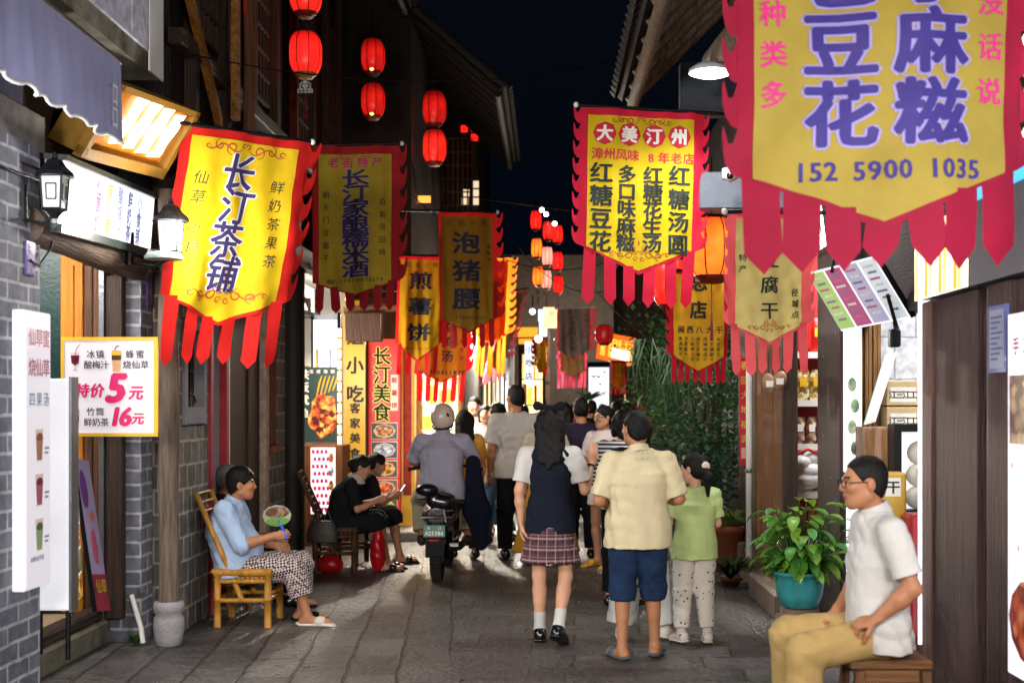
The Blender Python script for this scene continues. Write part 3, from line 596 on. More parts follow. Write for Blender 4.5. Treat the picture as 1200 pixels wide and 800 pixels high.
# ------------------------------------------------------------------ left: lit shops further up the lane
XF = -1.78
def far_shop(name, label, side, x, y0, y1, zlint, ztop, inner, wallm, depth=1.6, posts=2):
    """shop with an open lit front facing the lane; inner = glow of its back wall"""
    sgn = -1 if side < 0 else 1; t = thing(name, label, 'building', (x+sgn*0.8, (y0+y1)/2, 0))
    xs = lambda a: x + sgn*a
    def bx(m, a, b_, yy0, yy1, z0, z1, mt, bev=0): m.box((min(xs(a), xs(b_)), yy0, z0), (max(xs(a), xs(b_)), yy1, z1), mt, bev)
    m = MB(); bx(m, depth, depth+0.1, y0, y1, 0, ztop, wallm); bx(m, 0.0, depth, y1-0.12, y1, 0, zlint, wallm); bx(m, 0.0, depth, y0, y0+0.08, 0, zlint, wallm); bx(m, 0.0, depth, y0, y1, zlint+0.004, ztop, wallm); m.build('wall', t)
    m = MB(); bx(m, depth-0.06, depth-0.01, y0+0.1, y1-0.14, 0.9, zlint-0.15, inner); bx(m, 0.25, depth-0.1, y1-0.17, y1-0.125, 0.9, zlint-0.15, inner); m.build('lit_wall', t)
    m = MB()
    for i in range(posts):
        yy = y0+0.1+(y1-y0-0.3)*i/max(1, posts-1); bx(m, -0.05, 0.06, yy, yy+0.12, 0, zlint, DWOOD, 0.01)
    bx(m, -0.06, 0.07, y0, y1, zlint-0.13, zlint, DWOODY, 0.01); m.build('timber_front', t)
    m = MB(); bx(m, 0.35, 0.75, y0+0.4, y1-0.5, 0, 0.85, TWOOD, 0.01); bx(m, 0.3, 0.8, y0+0.35, y1-0.45, 0.85, 0.9, WHITEP, 0.01)
    for i in range(7): bx(m, 0.4, 0.6, y0+0.45+i*(y1-y0-1.1)/7, y0+0.45+(i+0.7)*(y1-y0-1.1)/7, 0.9, 1.05+0.12*(i % 3), FOOD[i % 5])
    m.build('counter', t)
    return t
DISPLAY = [glow('goods_yellow', '#ffd04a', 1.2), glow('goods_red', '#d8341c', 0.9), glow('goods_white', '#fff4dc', 1.6), glow('goods_amber', '#f09a2c', 1.1), glow('goods_cream', '#f0d8a0', 1.3), glow('goods_brown', '#8a5a2c', 0.6)]  # packs given their own glow to look lit by the shop
def display_end(t, x0, x1, y, z0, z1, back, cols, rows, pick, frame):
    """glazed end of a shop, facing down the lane: lit back, shelves of goods, timber frame"""
    m = MB(); m.box((x0, y+0.3, z0), (x1, y+0.34, z1), back); m.build('lit_wall', t)
    rr = random.Random(int(y*10))
    for r in range(rows+1):
        m = MB(); z = z0+(z1-z0)*r/rows; m.box((x0, y+0.04, z-0.015), (x1, y+0.29, z+0.015), WHITEP); m.build('shelf', t)
    m = MB()
    for r in range(rows):
        z = z0+(z1-z0)*r/rows+0.016; x = x0+0.02
        while x < x1-0.08:
            w_ = rr.uniform(0.05, 0.13); h = (z1-z0)/rows*rr.uniform(0.45, 0.85); m.box((x, y+0.08, z), (min(x+w_, x1-0.02), y+0.22, z+h), DISPLAY[pick[rr.randrange(len(pick))]], 0.012); x += w_+rr.uniform(0.01, 0.05)
    tag(m.build('display_goods', t), kind='stuff')
    m = MB()
    for xx in (x0-0.05, x1): m.box((xx, y-0.02, 0), (xx+0.06, y+0.3, z1+0.2), frame, 0.006)
    m.box((x0-0.05, y-0.03, z1), (x1+0.06, y+0.3, z1+0.14), frame, 0.006); m.box((x0, y-0.01, 0), (x1, y+0.3, z0-0.02), frame); m.build('timber_front', t)
fs = thing('lit_shop', 'brightly lit shop of yellow and white goods behind the scooter rider', 'building', (-1.6, 19, 0))
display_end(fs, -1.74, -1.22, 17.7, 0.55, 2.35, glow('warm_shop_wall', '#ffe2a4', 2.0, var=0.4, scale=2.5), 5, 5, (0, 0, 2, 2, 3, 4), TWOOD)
m = MB(); m.box((-3.0, 17.66, 2.5), (-1.1, 17.8, 3.1), DWOOD); m.box((-3.0, 18.1, 0), (-1.15, 22.0, 3.0), DWOOD); m.build('wall', fs)
m = MB()
for i in range(4): m.box((-1.78+i*0.02, 17.45-0.02*i, 2.42+0.2*i), (-1.16+i*0.02, 17.62, 2.58+0.2*i), [glow('strip_yellow', '#ffcf3a', 1.5), REDP, glow('strip_white', '#fff6e0', 1.8), REDP][i])
m.build('fascia_strip', fs)
fs2 = thing('glass_front_shop', 'shop with pale glass doors and curtains behind the tall man in grey', 'building', (-1.0, 24, 0))
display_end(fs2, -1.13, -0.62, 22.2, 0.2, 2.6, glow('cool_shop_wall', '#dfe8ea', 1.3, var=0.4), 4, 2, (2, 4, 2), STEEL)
m = MB()
for i in range(7): m.tube([(-1.1+i*0.075, 22.24, 0.3), (-1.1+i*0.075, 22.24, 2.55)], 0.022, [WHITEP, M('pale_curtain', '#b8c8c4', var=0.3), STEEL][i % 3], 8)
m.build('curtain', fs2)
m = MB(); m.box((-3.0, 22.5, 0), (-0.58, 27.0, 3.0), SHADEW); m.box((-1.2, 22.1, 2.78), (-0.5, 22.2, 3.3), glow('shop_sign_red', '#c82a1c', 0.8)); m.build('wall', fs2)
fs3 = thing('far_shop', 'distant shop with a warm lit corner window at the lane bend', 'building', (-0.6, 29, 0))
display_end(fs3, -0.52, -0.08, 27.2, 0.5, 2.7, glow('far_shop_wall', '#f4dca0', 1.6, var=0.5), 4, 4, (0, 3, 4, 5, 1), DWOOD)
m = MB(); m.box((-3.0, 27.55, 0), (-0.04, 34.0, 3.2), SHADEW); m.box((-0.6, 27.1, 2.9), (0.0, 27.18, 3.25), glow('shop_sign_amber', '#f0a028', 1.1)); m.build('wall', fs3)
# upper floors that lean over the lane further up, dark, with one lit window
up = thing('timber_upper_house', 'dark timber upper storey with lattice windows beside the stacked red lanterns', 'building', (-2.4, 20, 3))
m = MB(); m.box((-4.5, 16.6, 3.1), (-1.75, 21.4, 7.0), SHADEW); m.box((-4.0, 21.6, 2.95), (-1.2, 27.4, 6.9), SHADEW); m.build('wall', up)
m = MB()
for (xa, xb, yy, za, zb) in ((-1.74, -1.24, 21.58, 4.3, 6.1), (-2.6, -1.9, 21.57, 4.3, 6.1)):
    n = 6
    for i in range(n+1): m.box((xa+(xb-xa)*i/n-0.012, yy-0.02, za), (xa+(xb-xa)*i/n+0.012, yy+0.01, zb), GWOOD)
    for j in range(9): m.box((xa, yy-0.024, za+(zb-za)*j/8-0.012), (xb, yy+0.006, za+(zb-za)*j/8+0.012), GWOOD)
m.build('lattice_window', up)
for (px, py, c) in ((544, 151, 0), (556, 150, 0), (556, 161, 0), (545, 236, 1), (557, 236, 1), (557, 226, 1), (546, 226, 1), (557, 216, 1)):
    m = MB(); c0 = P(px-4, py+4, 21.56); c1 = P(px+4, py-4, 21.56); m.box((c0.x, 21.565, c0.z), (c1.x, 21.572, c1.z), [glow('red_pane', '#e01c14', 1.4), glow('pale_pane', '#f2d9b4', 0.8)][c]); m.build('lit_pane', up)
c = P(492, 232, 17.5)
m = MB(); m.box((c.x-0.14, 17.5, c.z-0.05), (c.x+0.14, 17.6, c.z+0.03), glow('amber_slot', '#ff9a3a', 1.6)); m.build('lit_slot', up)
tiled_roof('roof', up, -0.55, 5.75, -3.2, 8.0, 16.7, 22.0)
# closing house at the bend
eb = thing('closing_house', 'dark house across the far end of the lane with a white lit doorway', 'building', (0.8, 34.2, 0))
m = MB(); m.box((-2.5, 34.2, 0), (0.95, 34.5, 5.6), M('far_dark_wall', '#5a504a', var=0.4)); m.box((1.75, 34.2, 0), (6, 34.5, 5.6), M('far_dark_wall', '#33302f')); m.box((0.95, 34.2, 2.75), (1.75, 34.5, 5.6), M('far_dark_wall', '#33302f')); m.build('wall', eb)
m = MB(); m.box((1.14, 34.25, 0), (1.68, 34.3, 2.6), glow('lit_white_door', '#e8ebf0', 0.9)); m.box((1.52, 34.24, 1.0), (1.6, 34.25, 1.12), M('door_notice', '#c05a6a')); m.build('white_door', eb)
m = MB()
for xx in (0.98, 1.7): m.box((xx, 34.12, 0), (xx+0.1, 34.24, 3.0), GWOOD)
m.build('door_post', eb)
m = MB()
for i in range(10): m.box((1.85, 34.17, 0.6+i*0.2), (1.95, 34.19, 0.72+i*0.2), YGLOW)
m.build('light_string', eb)
m = MB(); m.box((-0.9, 34.15, 1.2), (0.1, 34.19, 3.6), food_mat('old_mural', ['#2c1c18', '#6a3a30', '#8a6a5a', '#3c4a44'], 3.2)); m.build('mural', eb)
# ------------------------------------------------------------------ left: signs, lamps and boards of the brick shop
def quad_thing(name, label, cat, pts, thick, face, side, draw=None, parts=None, world=True):
    """a board through four corners (top left, top right, bottom right, bottom left)"""
    tl, tr, br, bl = [Vector(p) for p in pts]; W = (tr-tl).length; H = (bl-tl).length
    u = (tr-tl).normalized(); v = (tl-bl).normalized(); n = v.cross(u).normalized()
    m = MB(fn=lambda a: np.array(tl) + np.outer(a[:, 0], np.array(u)) + np.outer(a[:, 1], np.array(n)) + np.outer(a[:, 2], np.array(v)))
    m.rect(0, -H, W, 0, face, y=0.0); m.box((0, 0.002, -H), (W, thick, 0), side)
    if draw: draw(m, W, H)
    return tag(m.build(name), label, cat)

# grey fabric awning: pleated valance hanging along the shop front
AW = M('awning_fabric', '#8f8fb0', rough=0.85, var=0.12, scale=4, bump=0.2, bscale=30, trans=0.15)
aw = thing('awning', 'lavender grey fabric awning with pleated valance and pale scalloped hem', 'awning', (-2.35, 5.8, 3.1))
m = MB(); n = 150; vs = []
for i in range(n+1):
    y = 3.6 + (6.92-3.6)*i/n
    for j in range(7):
        t = j/6; z = 3.49 - t*(0.45 + 0.012*math.sin(y*2*math.pi/0.21)); vs.append((-2.3 + 0.016*t*math.sin(y*17) + 0.009*t*math.sin(y*41+1)+0.02*t, y, z))
m.add(vs, [(i*7+j, (i+1)*7+j, (i+1)*7+j+1, i*7+j+1) for i in range(n) for j in range(6)], AW, True); m.build('valance', aw)
m = MB(); m.tube([(-2.3 + 0.016*math.sin(y*17)+0.009*math.sin(y*41+1)+0.02, y, 3.04-0.012*math.sin(y*2*math.pi/0.21)) for y in np.linspace(3.6, 6.92, 120)], 0.009, WHITEP, 5); m.build('hem', aw)
m = MB(); m.slab([(-2.3, 3.6, 3.5), (-2.3, 6.92, 3.5), (-2.95, 6.92, 3.66), (-2.95, 3.6, 3.66)], 0.006, AW); m.build('canopy', aw)
m = MB(); m.tube([(-2.31, 3.6, 3.495), (-2.31, 6.93, 3.495)], 0.016, STEEL); m.tube([(-2.31, 6.9, 3.49), (-2.95, 6.9, 3.64)], 0.014, STEEL); m.build('frame', aw)
m = MB(M=panel((-2.265, 6.62, 3.3), (0, 1, 0), (0, 0, 1))); m.char('口', 0.1, -0.03, 0.13, WHITEI, y=-0.002, bold=0.01, sx=0.7); m.char('口', 0.1, -0.15, 0.13, WHITEI, y=-0.002, bold=0.01, sx=0.7); m.build('printed_mark', aw)

# gold framed character sign, lit strokes
gs = [P(138, 96, 7.55), P(224, 128, 8.35), P(193, 226, 8.3), P(90, 178, 7.5)]
def d_gold(m, W, H):
    for i in range(4):
        x = W*(0.30+i*0.18); pts = []
        for k in range(13):
            t = k/12; pts.append((x + 0.05*W - t*0.06*W + 0.006*math.sin(t*7+i), -H*(0.06+0.03*i) - t*H*(0.72 - 0.02*i)))
        wd = 0.085*W
        a = [(p[0]-wd*(0.85+0.15*math.sin(k*0.9+i)), p[1]) for k, p in enumerate(pts)]; b = [(p[0]+wd*(0.85+0.15*math.cos(k*0.8+i)), p[1]+0.02) for k, p in enumerate(pts)]
        m.poly(a[::-1][::-1] + b[::-1], glow('lit_stroke', '#fff6e0', 4.2), y=-0.02)
    fr = M('gold_frame', '#8a6420', rough=0.45, metal=0.3, var=0.3)
    for (x0, z0, x1, z1) in ((-0.03, -0.04, W+0.03, 0.0), (-0.03, -H-0.02, W+0.03, -H+0.05), (-0.03, -H, 0.012, 0), (W-0.012, -H, W+0.03, 0)): m.box((x0, -0.06, z0), (x1, 0.0, z1), fr)
quad_thing('gold_character_sign', 'tilted gold framed sign box with glowing white brush strokes over the doorway', 'sign', gs, 0.22, M('amber_sign_face', '#b06a18', rough=0.35, var=0.2), M('gold_frame', '#8a6420'), d_gold)
ws = [P(74, 188, 7.05), P(181, 233, 8.7), P(170, 293, 8.65), P(68, 262, 7.05)]
def d_white(m, W, H):
    for i, c in enumerate((glow('print_purple', '#8a62b8', 0.5), glow('print_yellow', '#e0b040', 0.6), glow('print_grey', '#8a93c0', 0.5), glow('print_grey', '#8a93c0', 0.5), glow('print_grey', '#8a93c0', 0.5))):
        m.column(['仙草奶', '烧仙草', '酸梅汁', '鲜奶茶', '小食铺'][i], W*(0.35+i*0.115), -H*0.2, -H*0.82, H*0.33, c, y=-0.006, bold=0.05, sx=0.8)
    m.box((-0.02, -0.03, -H-0.05), (W+0.02, 0.1, -H), M('green_black_rail', '#1e2b2a', rough=0.4)); m.box((-0.02, -0.03, 0), (W+0.02, 0.1, 0.03), M('green_black_rail', '#1e2b2a'))
quad_thing('lit_fascia_sign', 'bright white fascia sign with coloured character columns above the log lintel', 'sign', ws, 0.1, glow('fascia_white', '#f6f6ff', 1.25), STEEL, d_white)
m = MB(); 
for k, (a, b_) in enumerate((((-2.85, 5.4, 2.98), (-2.75, 7.2, 2.86)), ((-2.9, 5.4, 3.02), (-2.8, 7.3, 2.95)))): m.tube([Vector(a).lerp(Vector(b_), t) + Vector((0.02*math.sin(t*9+k), 0, -0.05*math.sin(t*3.1))) for t in np.linspace(0, 1, 14)], 0.009, DARKM, 6)
m.tube([(-2.72, 7.2, 2.75), (-2.76, 7.12, 2.5), (-2.77, 7.0, 2.4), (-2.78, 6.9, 2.42)], 0.008, DARKM, 6)
tag(m.build('cable'), 'black cables sagging across the top of the near brick pier', 'cable')
m = MB(); m.box((-3.3, 6.2, 3.06), (-2.84, 6.95, 3.5), M('blue_grey_cloth', '#4a4e62', var=0.3)); tag(m.build('rolled_shutter'), 'grey blue rolled shutter box above the near brick pier', 'shutter')  # plain blue-grey cloth colour

def wall_lantern(c, wall, label, sc=1.0, glowm=None):
    t = thing('wall_lantern', label, 'wall lamp', c, group=None)
    m = MB(M=Matrix.Scale(sc, 4)); k = 4; 
    for (r0, z0, r1, z1) in ((0.075, -0.1, 0.09, 0.1),):
        for i in range(4):
            a = math.pi/4+i*math.pi/2; b_ = a+math.pi/2
            m.add([(r0*math.cos(a), r0*math.sin(a), z0), (r0*math.cos(b_), r0*math.sin(b_), z0), (r1*math.cos(b_), r1*math.sin(b_), z1), (r1*math.cos(a), r1*math.sin(a), z1)], [(0, 1, 2, 3)], glowm)
    m.build('glass', t, world=False)
    m = MB(M=Matrix.Scale(sc, 4))
    for i in range(4):
        a = math.pi/4+i*math.pi/2; b_ = a+math.pi/2
        m.tube([(0.078*math.cos(a), 0.078*math.sin(a), -0.1), (0.093*math.cos(a), 0.093*math.sin(a), 0.1)], 0.007, DARKM, 6)
        for f0, f1, g in ((0.0, 1.0, -0.1), (0, 1, 0.1), (0.25, 0.75, -0.045), (0.25, 0.75, 0.05)):
            r = 0.0795+0.014*(g+0.1)/0.2; A = Vector((r*math.cos(a), r*math.sin(a), g)); B = Vector((r*math.cos(b_), r*math.sin(b_), g)); m.tube([A.lerp(B, f0), A.lerp(B, f1)], 0.005, DARKM, 5)
        for f in (0.25, 0.75):
            A = Vector((0.084*math.cos(a), 0.084*math.sin(a), -0.045)).lerp(Vector((0.084*math.cos(b_), 0.084*math.sin(b_), -0.045)), f); B = Vector((0.09*math.cos(a), 0.09*math.sin(a), 0.05)).lerp(Vector((0.09*math.cos(b_), 0.09*math.sin(b_), 0.05)), f); m.tube([A, B], 0.004, DARKM, 5)
    m.build('cage', t, world=False)
    m = MB(M=Matrix.Scale(sc, 4)); m.lathe([(0.125, 0.1), (0.115, 0.125), (0.075, 0.16), (0.05, 0.20), (0.02, 0.215), (0.014, 0.25), (0.0, 0.26)], (0, 0, 0), DARKM, 8, smooth=False); m.build('roof_cap', t, world=False)
    m = MB(M=Matrix.Scale(sc, 4)); m.lathe([(0.02, -0.16), (0.05, -0.12), (0.085, -0.105)], (0, 0, 0), DARKM, 8, smooth=False)
    d = (Vector(wall)-Vector(c))/sc
    m.tube([(0, 0, -0.14), (d.x*0.4, d.y*0.4, -0.19), (d.x*0.9, d.y*0.9, -0.16), (d.x, d.y, -0.08)], 0.012, DARKM, 8); m.tube([(d.x, d.y, -0.16), (d.x, d.y, 0.06)], 0.03, DARKM, 8); m.build('bracket', t, world=False)
    return t
c = P(64, 226, 6.8); wall_lantern(c, (XL, 6.85, c.z), 'black framed wall lantern unlit grey glass on the near brick pier', 0.85, M('lantern_glass', '#aab0ac', rough=0.2, var=0.15, bump=0))
c = P(200, 277, 8.05); wall_lantern(c, (XL+0.1, 8.3, c.z), 'glowing white wall lantern beside the large tea shop banner', 0.95, glow('lantern_glow', '#fff8ee', 2.2))
l = bpy.data.lights.new('wall_lantern_light', 'POINT'); l.energy = 42; l.shadow_soft_size = 0.08; l.color = (1.0, 0.96, 0.88); lo = bpy.data.objects.new('wall_lantern_light', l); COL.objects.link(lo); lo.location = c + Vector((0.14, -0.12, 0.02))
m = MB(); c = P(192, 301, 8.0); m.lathe([(0.02, 0.03), (0.10, 0.025), (0.12, 0.0), (0.118, -0.015)], c, M('lamp_shade_green', '#8aa39a', rough=0.4), 24); m.lathe([(0.0, -0.012), (0.112, -0.014)], c, glow('lamp_face', '#ffffff', 2.5), 24); m.tube([c+Vector((0, 0, 0.03)), c+Vector((-0.1, 0.1, 0.05))], 0.012, DARKM)
tag(m.build('disc_lamp'), 'round disc lamp under the glowing white wall lantern', 'lamp')
def plaque(label, pm, w_, h_, txt):
    m = MB(M=pm); m.box((0, 0.0, -h_), (w_, 0.012, 0), M('purple_enamel', '#5c468c', rough=0.35, var=0.1)); m.rect(w_*0.1, -h_*0.94, w_*0.9, -h_*0.06, M('lilac_enamel', '#8f7fb4'), y=-0.002); m.column(txt, w_*0.5, -h_*0.2, -h_*0.8, w_*0.6, M('purple_enamel', '#5c468c'), y=-0.004); tag(m.build('plaque'), label, 'plaque')
plaque('small purple house plaque on the near brick pier', panel((XL+0.014, 6.87, 2.52), (0, 1, 0), (0, 0, 1)), 0.11, 0.18, '福安')
plaque('small purple plaque on the far brick pier behind the white price sign', panel((XL+0.014, 8.95, 2.52), (0, 1, 0), (0, 0, 1)), 0.09, 0.19, '福安')

# price sign
def d_price(m, W, H):
    m.box((-0.012, -0.006, -H-0.012), (W+0.012, 0.02, 0.0-H+0.01), YELP); m.box((-0.012, -0.006, -0.012), (W+0.012, 0.02, 0.012), YELP); m.box((W-0.014, -0.0065, -H), (W+0.012, 0.02, 0), YELP); m.box((-0.012, -0.0065, -H), (0.008, 0.02, 0), YELP)
    INK = M('sign_dark_ink', '#3a3236'); PKI = M('sign_magenta', '#c8145e', rough=0.5, var=0.05, bump=0)
    m.row('冰镇', W*0.30, W*0.40, -H*0.16, 0.055, INK); m.row('酸梅汁', W*0.27, W*0.45, -H*0.27, 0.055, INK)
    m.row('蜂蜜', W*0.72, W*0.83, -H*0.16, 0.055, INK); m.row('烧仙草', W*0.69, W*0.88, -H*0.27, 0.055, INK)
    m.row('特价', W*0.21, W*0.37, -H*0.54, 0.092, PKI, bold=0.045, shear=0.15); m.char('5', W*0.58, -H*0.51, 0.25, PKI, bold=0.06, shear=0.18); m.char('元', W*0.79, -H*0.56, 0.095, PKI, bold=0.045, shear=0.15)
    m.row('竹筒', W*0.30, W*0.40, -H*0.76, 0.055, INK); m.row('鲜奶茶', W*0.27, W*0.45, -H*0.87, 0.055, INK)
    m.row('16', W*0.57, W*0.68, -H*0.81, 0.165, PKI, bold=0.05, shear=0.18); m.char('元', W*0.81, -H*0.83, 0.08, PKI, bold=0.045, shear=0.15)
    DR = M('plum_drink', '#5c1420', rough=0.3); GL = M('glass_print', '#c9b8c0')
    x, z = W*0.13, -H*0.22
    m.poly([(x-0.03, z+0.05), (x+0.03, z+0.05), (x+0.024, z-0.02), (x+0.006, z-0.035), (x+0.006, z-0.06), (x+0.022, z-0.07), (x-0.022, z-0.07), (x-0.006, z-0.06), (x-0.006, z-0.035), (x-0.024, z-0.02)], GL, y=-0.004)
    m.poly([(x-0.028, z+0.03), (x+0.028, z+0.03), (x+0.022, z-0.018), (x, z-0.034), (x-0.022, z-0.018)], DR, y=-0.006); m.ribbon([(x, z+0.03), (x+0.012, z+0.075), (x+0.035, z+0.10)], 0.006, REDP, y=-0.007)
    x = W*0.575; m.poly([(x-0.032, z+0.06), (x+0.032, z+0.06), (x+0.024, z-0.075), (x-0.024, z-0.075)], M('milk_tea_print', '#c99a6a'), y=-0.004); m.rect(x-0.03, z+0.0, x+0.03, z+0.03, M('jelly_print', '#3a1c10'), y=-0.006); m.rect(x-0.031, z+0.03, x+0.031, z+0.055, YELP, y=-0.006); m.ribbon([(x-0.01, z+0.06), (x, z+0.085), (x+0.02, z+0.09)], 0.008, DR, y=-0.007)
    x, z = W*0.13, -H*0.82; m.poly([(x-0.03, z+0.05), (x+0.03, z+0.05), (x+0.022, z-0.06), (x-0.022, z-0.06)], M('cup_print', '#b8a8a0'), y=-0.004); m.rect(x-0.026, z-0.03, x+0.026, z+0.01, M('jelly_print', '#3a1c10'), y=-0.006)
c0, c1 = P(74, 397, 8.2), P(183, 397, 8.2); c2 = P(183, 509, 8.2); c3 = P(74, 509, 8.2)
quad_thing('price_sign', 'white price sign with yellow border and magenta prices hung across the doorway', 'sign', [c0, c1, c2, c3], 0.02, glow('price_sign_white', '#e6dfe6', 0.34), YELP, d_price)
# lit boards
m = MB(); m.box((XL+0.002, 6.7, 0.66), (XL+0.07, 7.05, 2.14), glow('pier_board_white', '#f4f2f8', 0.35), 0.006)
b_ = MB(M=panel((XL+0.073, 6.7, 2.14), (0, 1, 0), (0, 0, 1))); 
m2 = m
m2.M = panel((XL+0.074, 6.7, 2.14), (0, 1, 0), (0, 0, 1)); FT = glow('faint_print', '#c08090', 0.2); FT2 = glow('faint_print_blue', '#8898b0', 0.2)
m2.rect(0.015, -1.47, 0.335, -0.012, glow('board_paper', '#ece8f0', 0.42), y=-0.001); m2.row('仙草蜜', 0.08, 0.27, -0.14, 0.1, FT, y=-0.004, bold=0.03); m2.row('烧仙草', 0.08, 0.27, -0.3, 0.1, FT, y=-0.004, bold=0.03)
m2.row('四果汤', 0.08, 0.27, -0.47, 0.08, FT2, y=-0.004, bold=0.02)
for i in range(7): m2.row('冰酸梅汤芋圆', 0.07, 0.22, -1.32-i*0.001-0.0, 0.03, FT2, y=-0.004) if i == 0 else None
for (z, c_, a_) in ((-0.72, '#b07a58', '#8a5a3a'), (-0.96, '#a8566a', '#6a2a38'), (-1.2, '#8fa878', '#4a6a3a')):
    m2.poly([(0.12, z+0.09), (0.23, z+0.09), (0.21, z-0.08), (0.14, z-0.08)], glow('print_glass', '#d8c4c0', 0.3), y=-0.004); m2.poly([(0.128, z+0.05), (0.222, z+0.05), (0.208, z-0.075), (0.142, z-0.075)], glow('print_drink'+c_, c_, 0.22), y=-0.006); m2.ell((0.175, -0.007, z+0.05), (0.045, 0.001, 0.022), glow('print_top'+a_, a_, 0.2), 12, 4); m2.rect(0.25, z-0.02, 0.31, z-0.008, FT2, y=-0.004); m2.rect(0.25, z-0.045, 0.30, z-0.033, FT2, y=-0.004)
tag(m2.build('menu_lightbox'), 'tall white menu lightbox with faint print fixed to the near brick pier', 'lightbox')
lb = thing('standing_lightbox', 'plain glowing white standing lightbox inside the brick shop doorway', 'lightbox', (-2.85, 7.4, 0.2))
m = MB(); m.box((-2.94, 7.34, 0.46), (-2.735, 7.44, 1.79), glow('blank_white_box', '#f0f0f6', 0.5, var=0.12, scale=2), 0.012); m.build('panel', lb)
m = MB(); m.box((-2.735, 7.335, 0.45), (-2.72, 7.445, 1.8), STEEL); m.tube([(-2.92, 7.39, 0.2), (-2.92, 7.39, 0.47)], 0.015, DARKM); m.tube([(-2.76, 7.39, 0.17), (-2.76, 7.39, 0.47)], 0.015, DARKM); m.build('frame', lb)
def d_purple(m, W, H):
    m.ell((W*0.3, -0.002, -H*0.2), (W*0.26, 0.003, H*0.13), M('poster_purple', '#6a3a86'), 18, 6); m.ell((W*0.62, -0.002, -H*0.38), (W*0.16, 0.003, H*0.035), M('poster_orange', '#c8604a'), 12, 5)
    m.rect(0, -H, W, -H*0.76, M('poster_crimson', '#8f1c34', var=0.5, scale=9), y=-0.003); m.ell((W*0.5, -0.002, -H*0.58), (W*0.2, 0.003, H*0.12), M('poster_rose', '#b8506a', var=0.4), 14, 6)
    m.row('仙草', W*0.3, W*0.7, -H*0.84, W*0.4, GOLDP)
quad_thing('poster_board', 'leaning lilac and crimson poster board on the doorstep of the brick shop', 'poster', [P(88, 536, 8.3), P(104, 540, 8.55), P(136, 704, 8.45), P(114, 716, 8.2)], 0.03, M('poster_lilac', '#a394b8', var=0.2, scale=4), DARKM, d_purple)
def d_food(m, W, H):
    for i in range(4): m.rect(W*0.06, -H*(0.27+i*0.24), W*0.94, -H*(0.05+i*0.24), [food_mat('print_sundae', ['#3a7a7a', '#d8d8c8', '#b8743a', '#e8e0d0'], 9), FOOD[0], food_mat('print_greens', ['#2c5a38', '#b8c8a8', '#e0d8b8'], 9), FOOD[2]][i], y=-0.003)
quad_thing('food_board', 'narrow white food photo board standing beside the leaning lilac poster', 'poster', [P(86, 582, 7.75), P(92, 578, 7.95), P(111, 688, 7.95), P(91, 704, 7.7)], 0.03, glow('food_board_white', '#e8ebe6', 0.5), DARKM, d_food)
m = MB(); m.tube([(-2.87, 9.0, 0.36), (-2.78, 8.8, 0.36), (-2.76, 8.76, 0.34)], 0.022, STEEL); m.tube([(-2.85, 8.8, 0.33), (-2.76, 8.72, 0.12), (-2.74, 8.7, 0.02)], 0.018, WHITEP); tag(m.build('drain_pipe'), 'white drain pipe at the foot of the far brick pier', 'pipe')

# wooden column on its drum base
co = thing('wooden_column', 'bare weathered timber column on a pale stone drum base', 'column', (-2.57, 8.72, 0))
m = MB(); m.tube([(-2.57+0.008*math.sin(i*1.7), 8.72, 0.3+i*0.28) for i in range(11)], [0.069+0.004*math.sin(i*2.3) for i in range(11)], wood('column_wood', '#66584c'), 18); m.build('shaft', co)
m = MB(); m.lathe([(0.07, 0.0), (0.085, 0.01), (0.095, 0.06), (0.104, 0.13), (0.1, 0.19), (0.085, 0.215), (0.1, 0.235), (0.104, 0.27), (0.095, 0.3), (0.05, 0.302)], (-2.57, 8.72, 0), M('pale_stone', '#8c8a8d', rough=0.8, var=0.25, bump=0.4), 28); m.build('stone_base', co)

# weeds at the pier foot
def tuft(mb, c, n, h, spread, mat, wid=0.012, droop=0.5):
    for i in range(n):
        a = random.uniform(0, 2*math.pi); l = h*random.uniform(0.6, 1.1); out = spread*random.uniform(0.3, 1.1)
        pts = [Vector(c)+Vector((math.cos(a)*out*t, math.sin(a)*out*t, l*(t*1.0 - droop*t*t))) for t in (0, 0.3, 0.6, 1.0)]
        sd = Vector((-math.sin(a), math.cos(a), 0))*wid
        vs = []
        for k, p in enumerate(pts):
            q = sd*(0.5, 1.0, 0.8, 0.1)[k]; vs += [p-q, p+q]
        mb.add(vs, [(2*k, 2*k+1, 2*k+3, 2*k+2) for k in range(3)], mat)
GRN = M('weed_green', '#3c5a24', var=0.5, scale=20, bump=0, trans=0.25); GRN2 = M('dark_leaf_green', '#27451d', var=0.6, scale=12, bump=0, trans=0.25)
m = MB(); tuft(m, (-2.8, 8.72, 0.0), 30, 0.16, 0.08, GRN); tag(m.build('weed_tuft'), 'small green weed growing at the foot of the far brick pier', 'weed')
# ------------------------------------------------------------------ cloth banners
YB = cloth('banner_yellow', '#d9b722', trans=0.3); YB2 = cloth('banner_gold', '#b98f26', trans=0.3); RB = cloth('banner_red', '#c01820', trans=0.3); RB3 = cloth('banner_crimson', '#b8163a', trans=0.3)
OB = cloth('banner_orange', '#e09420', trans=0.5); PB = cloth('banner_pink_red', '#d0324c', trans=0.3); SB = cloth('banner_salmon', '#d8555a', trans=0.3); GB = cloth('banner_grey', '#a09a96', trans=0.3); PY = cloth('banner_pale_yellow', '#d8cf8a', trans=0.4)
INKB = M('banner_ink_purple', '#2c2350', rough=0.7, var=0.1, bump=0); INKN = M('banner_ink_navy', '#20243c', rough=0.7, var=0.1, bump=0); INKV = M('banner_ink_violet', '#2a1e66', rough=0.7, var=0.1, bump=0); INKK = M('banner_ink_green_black', '#172320', rough=0.7, var=0.1, bump=0)
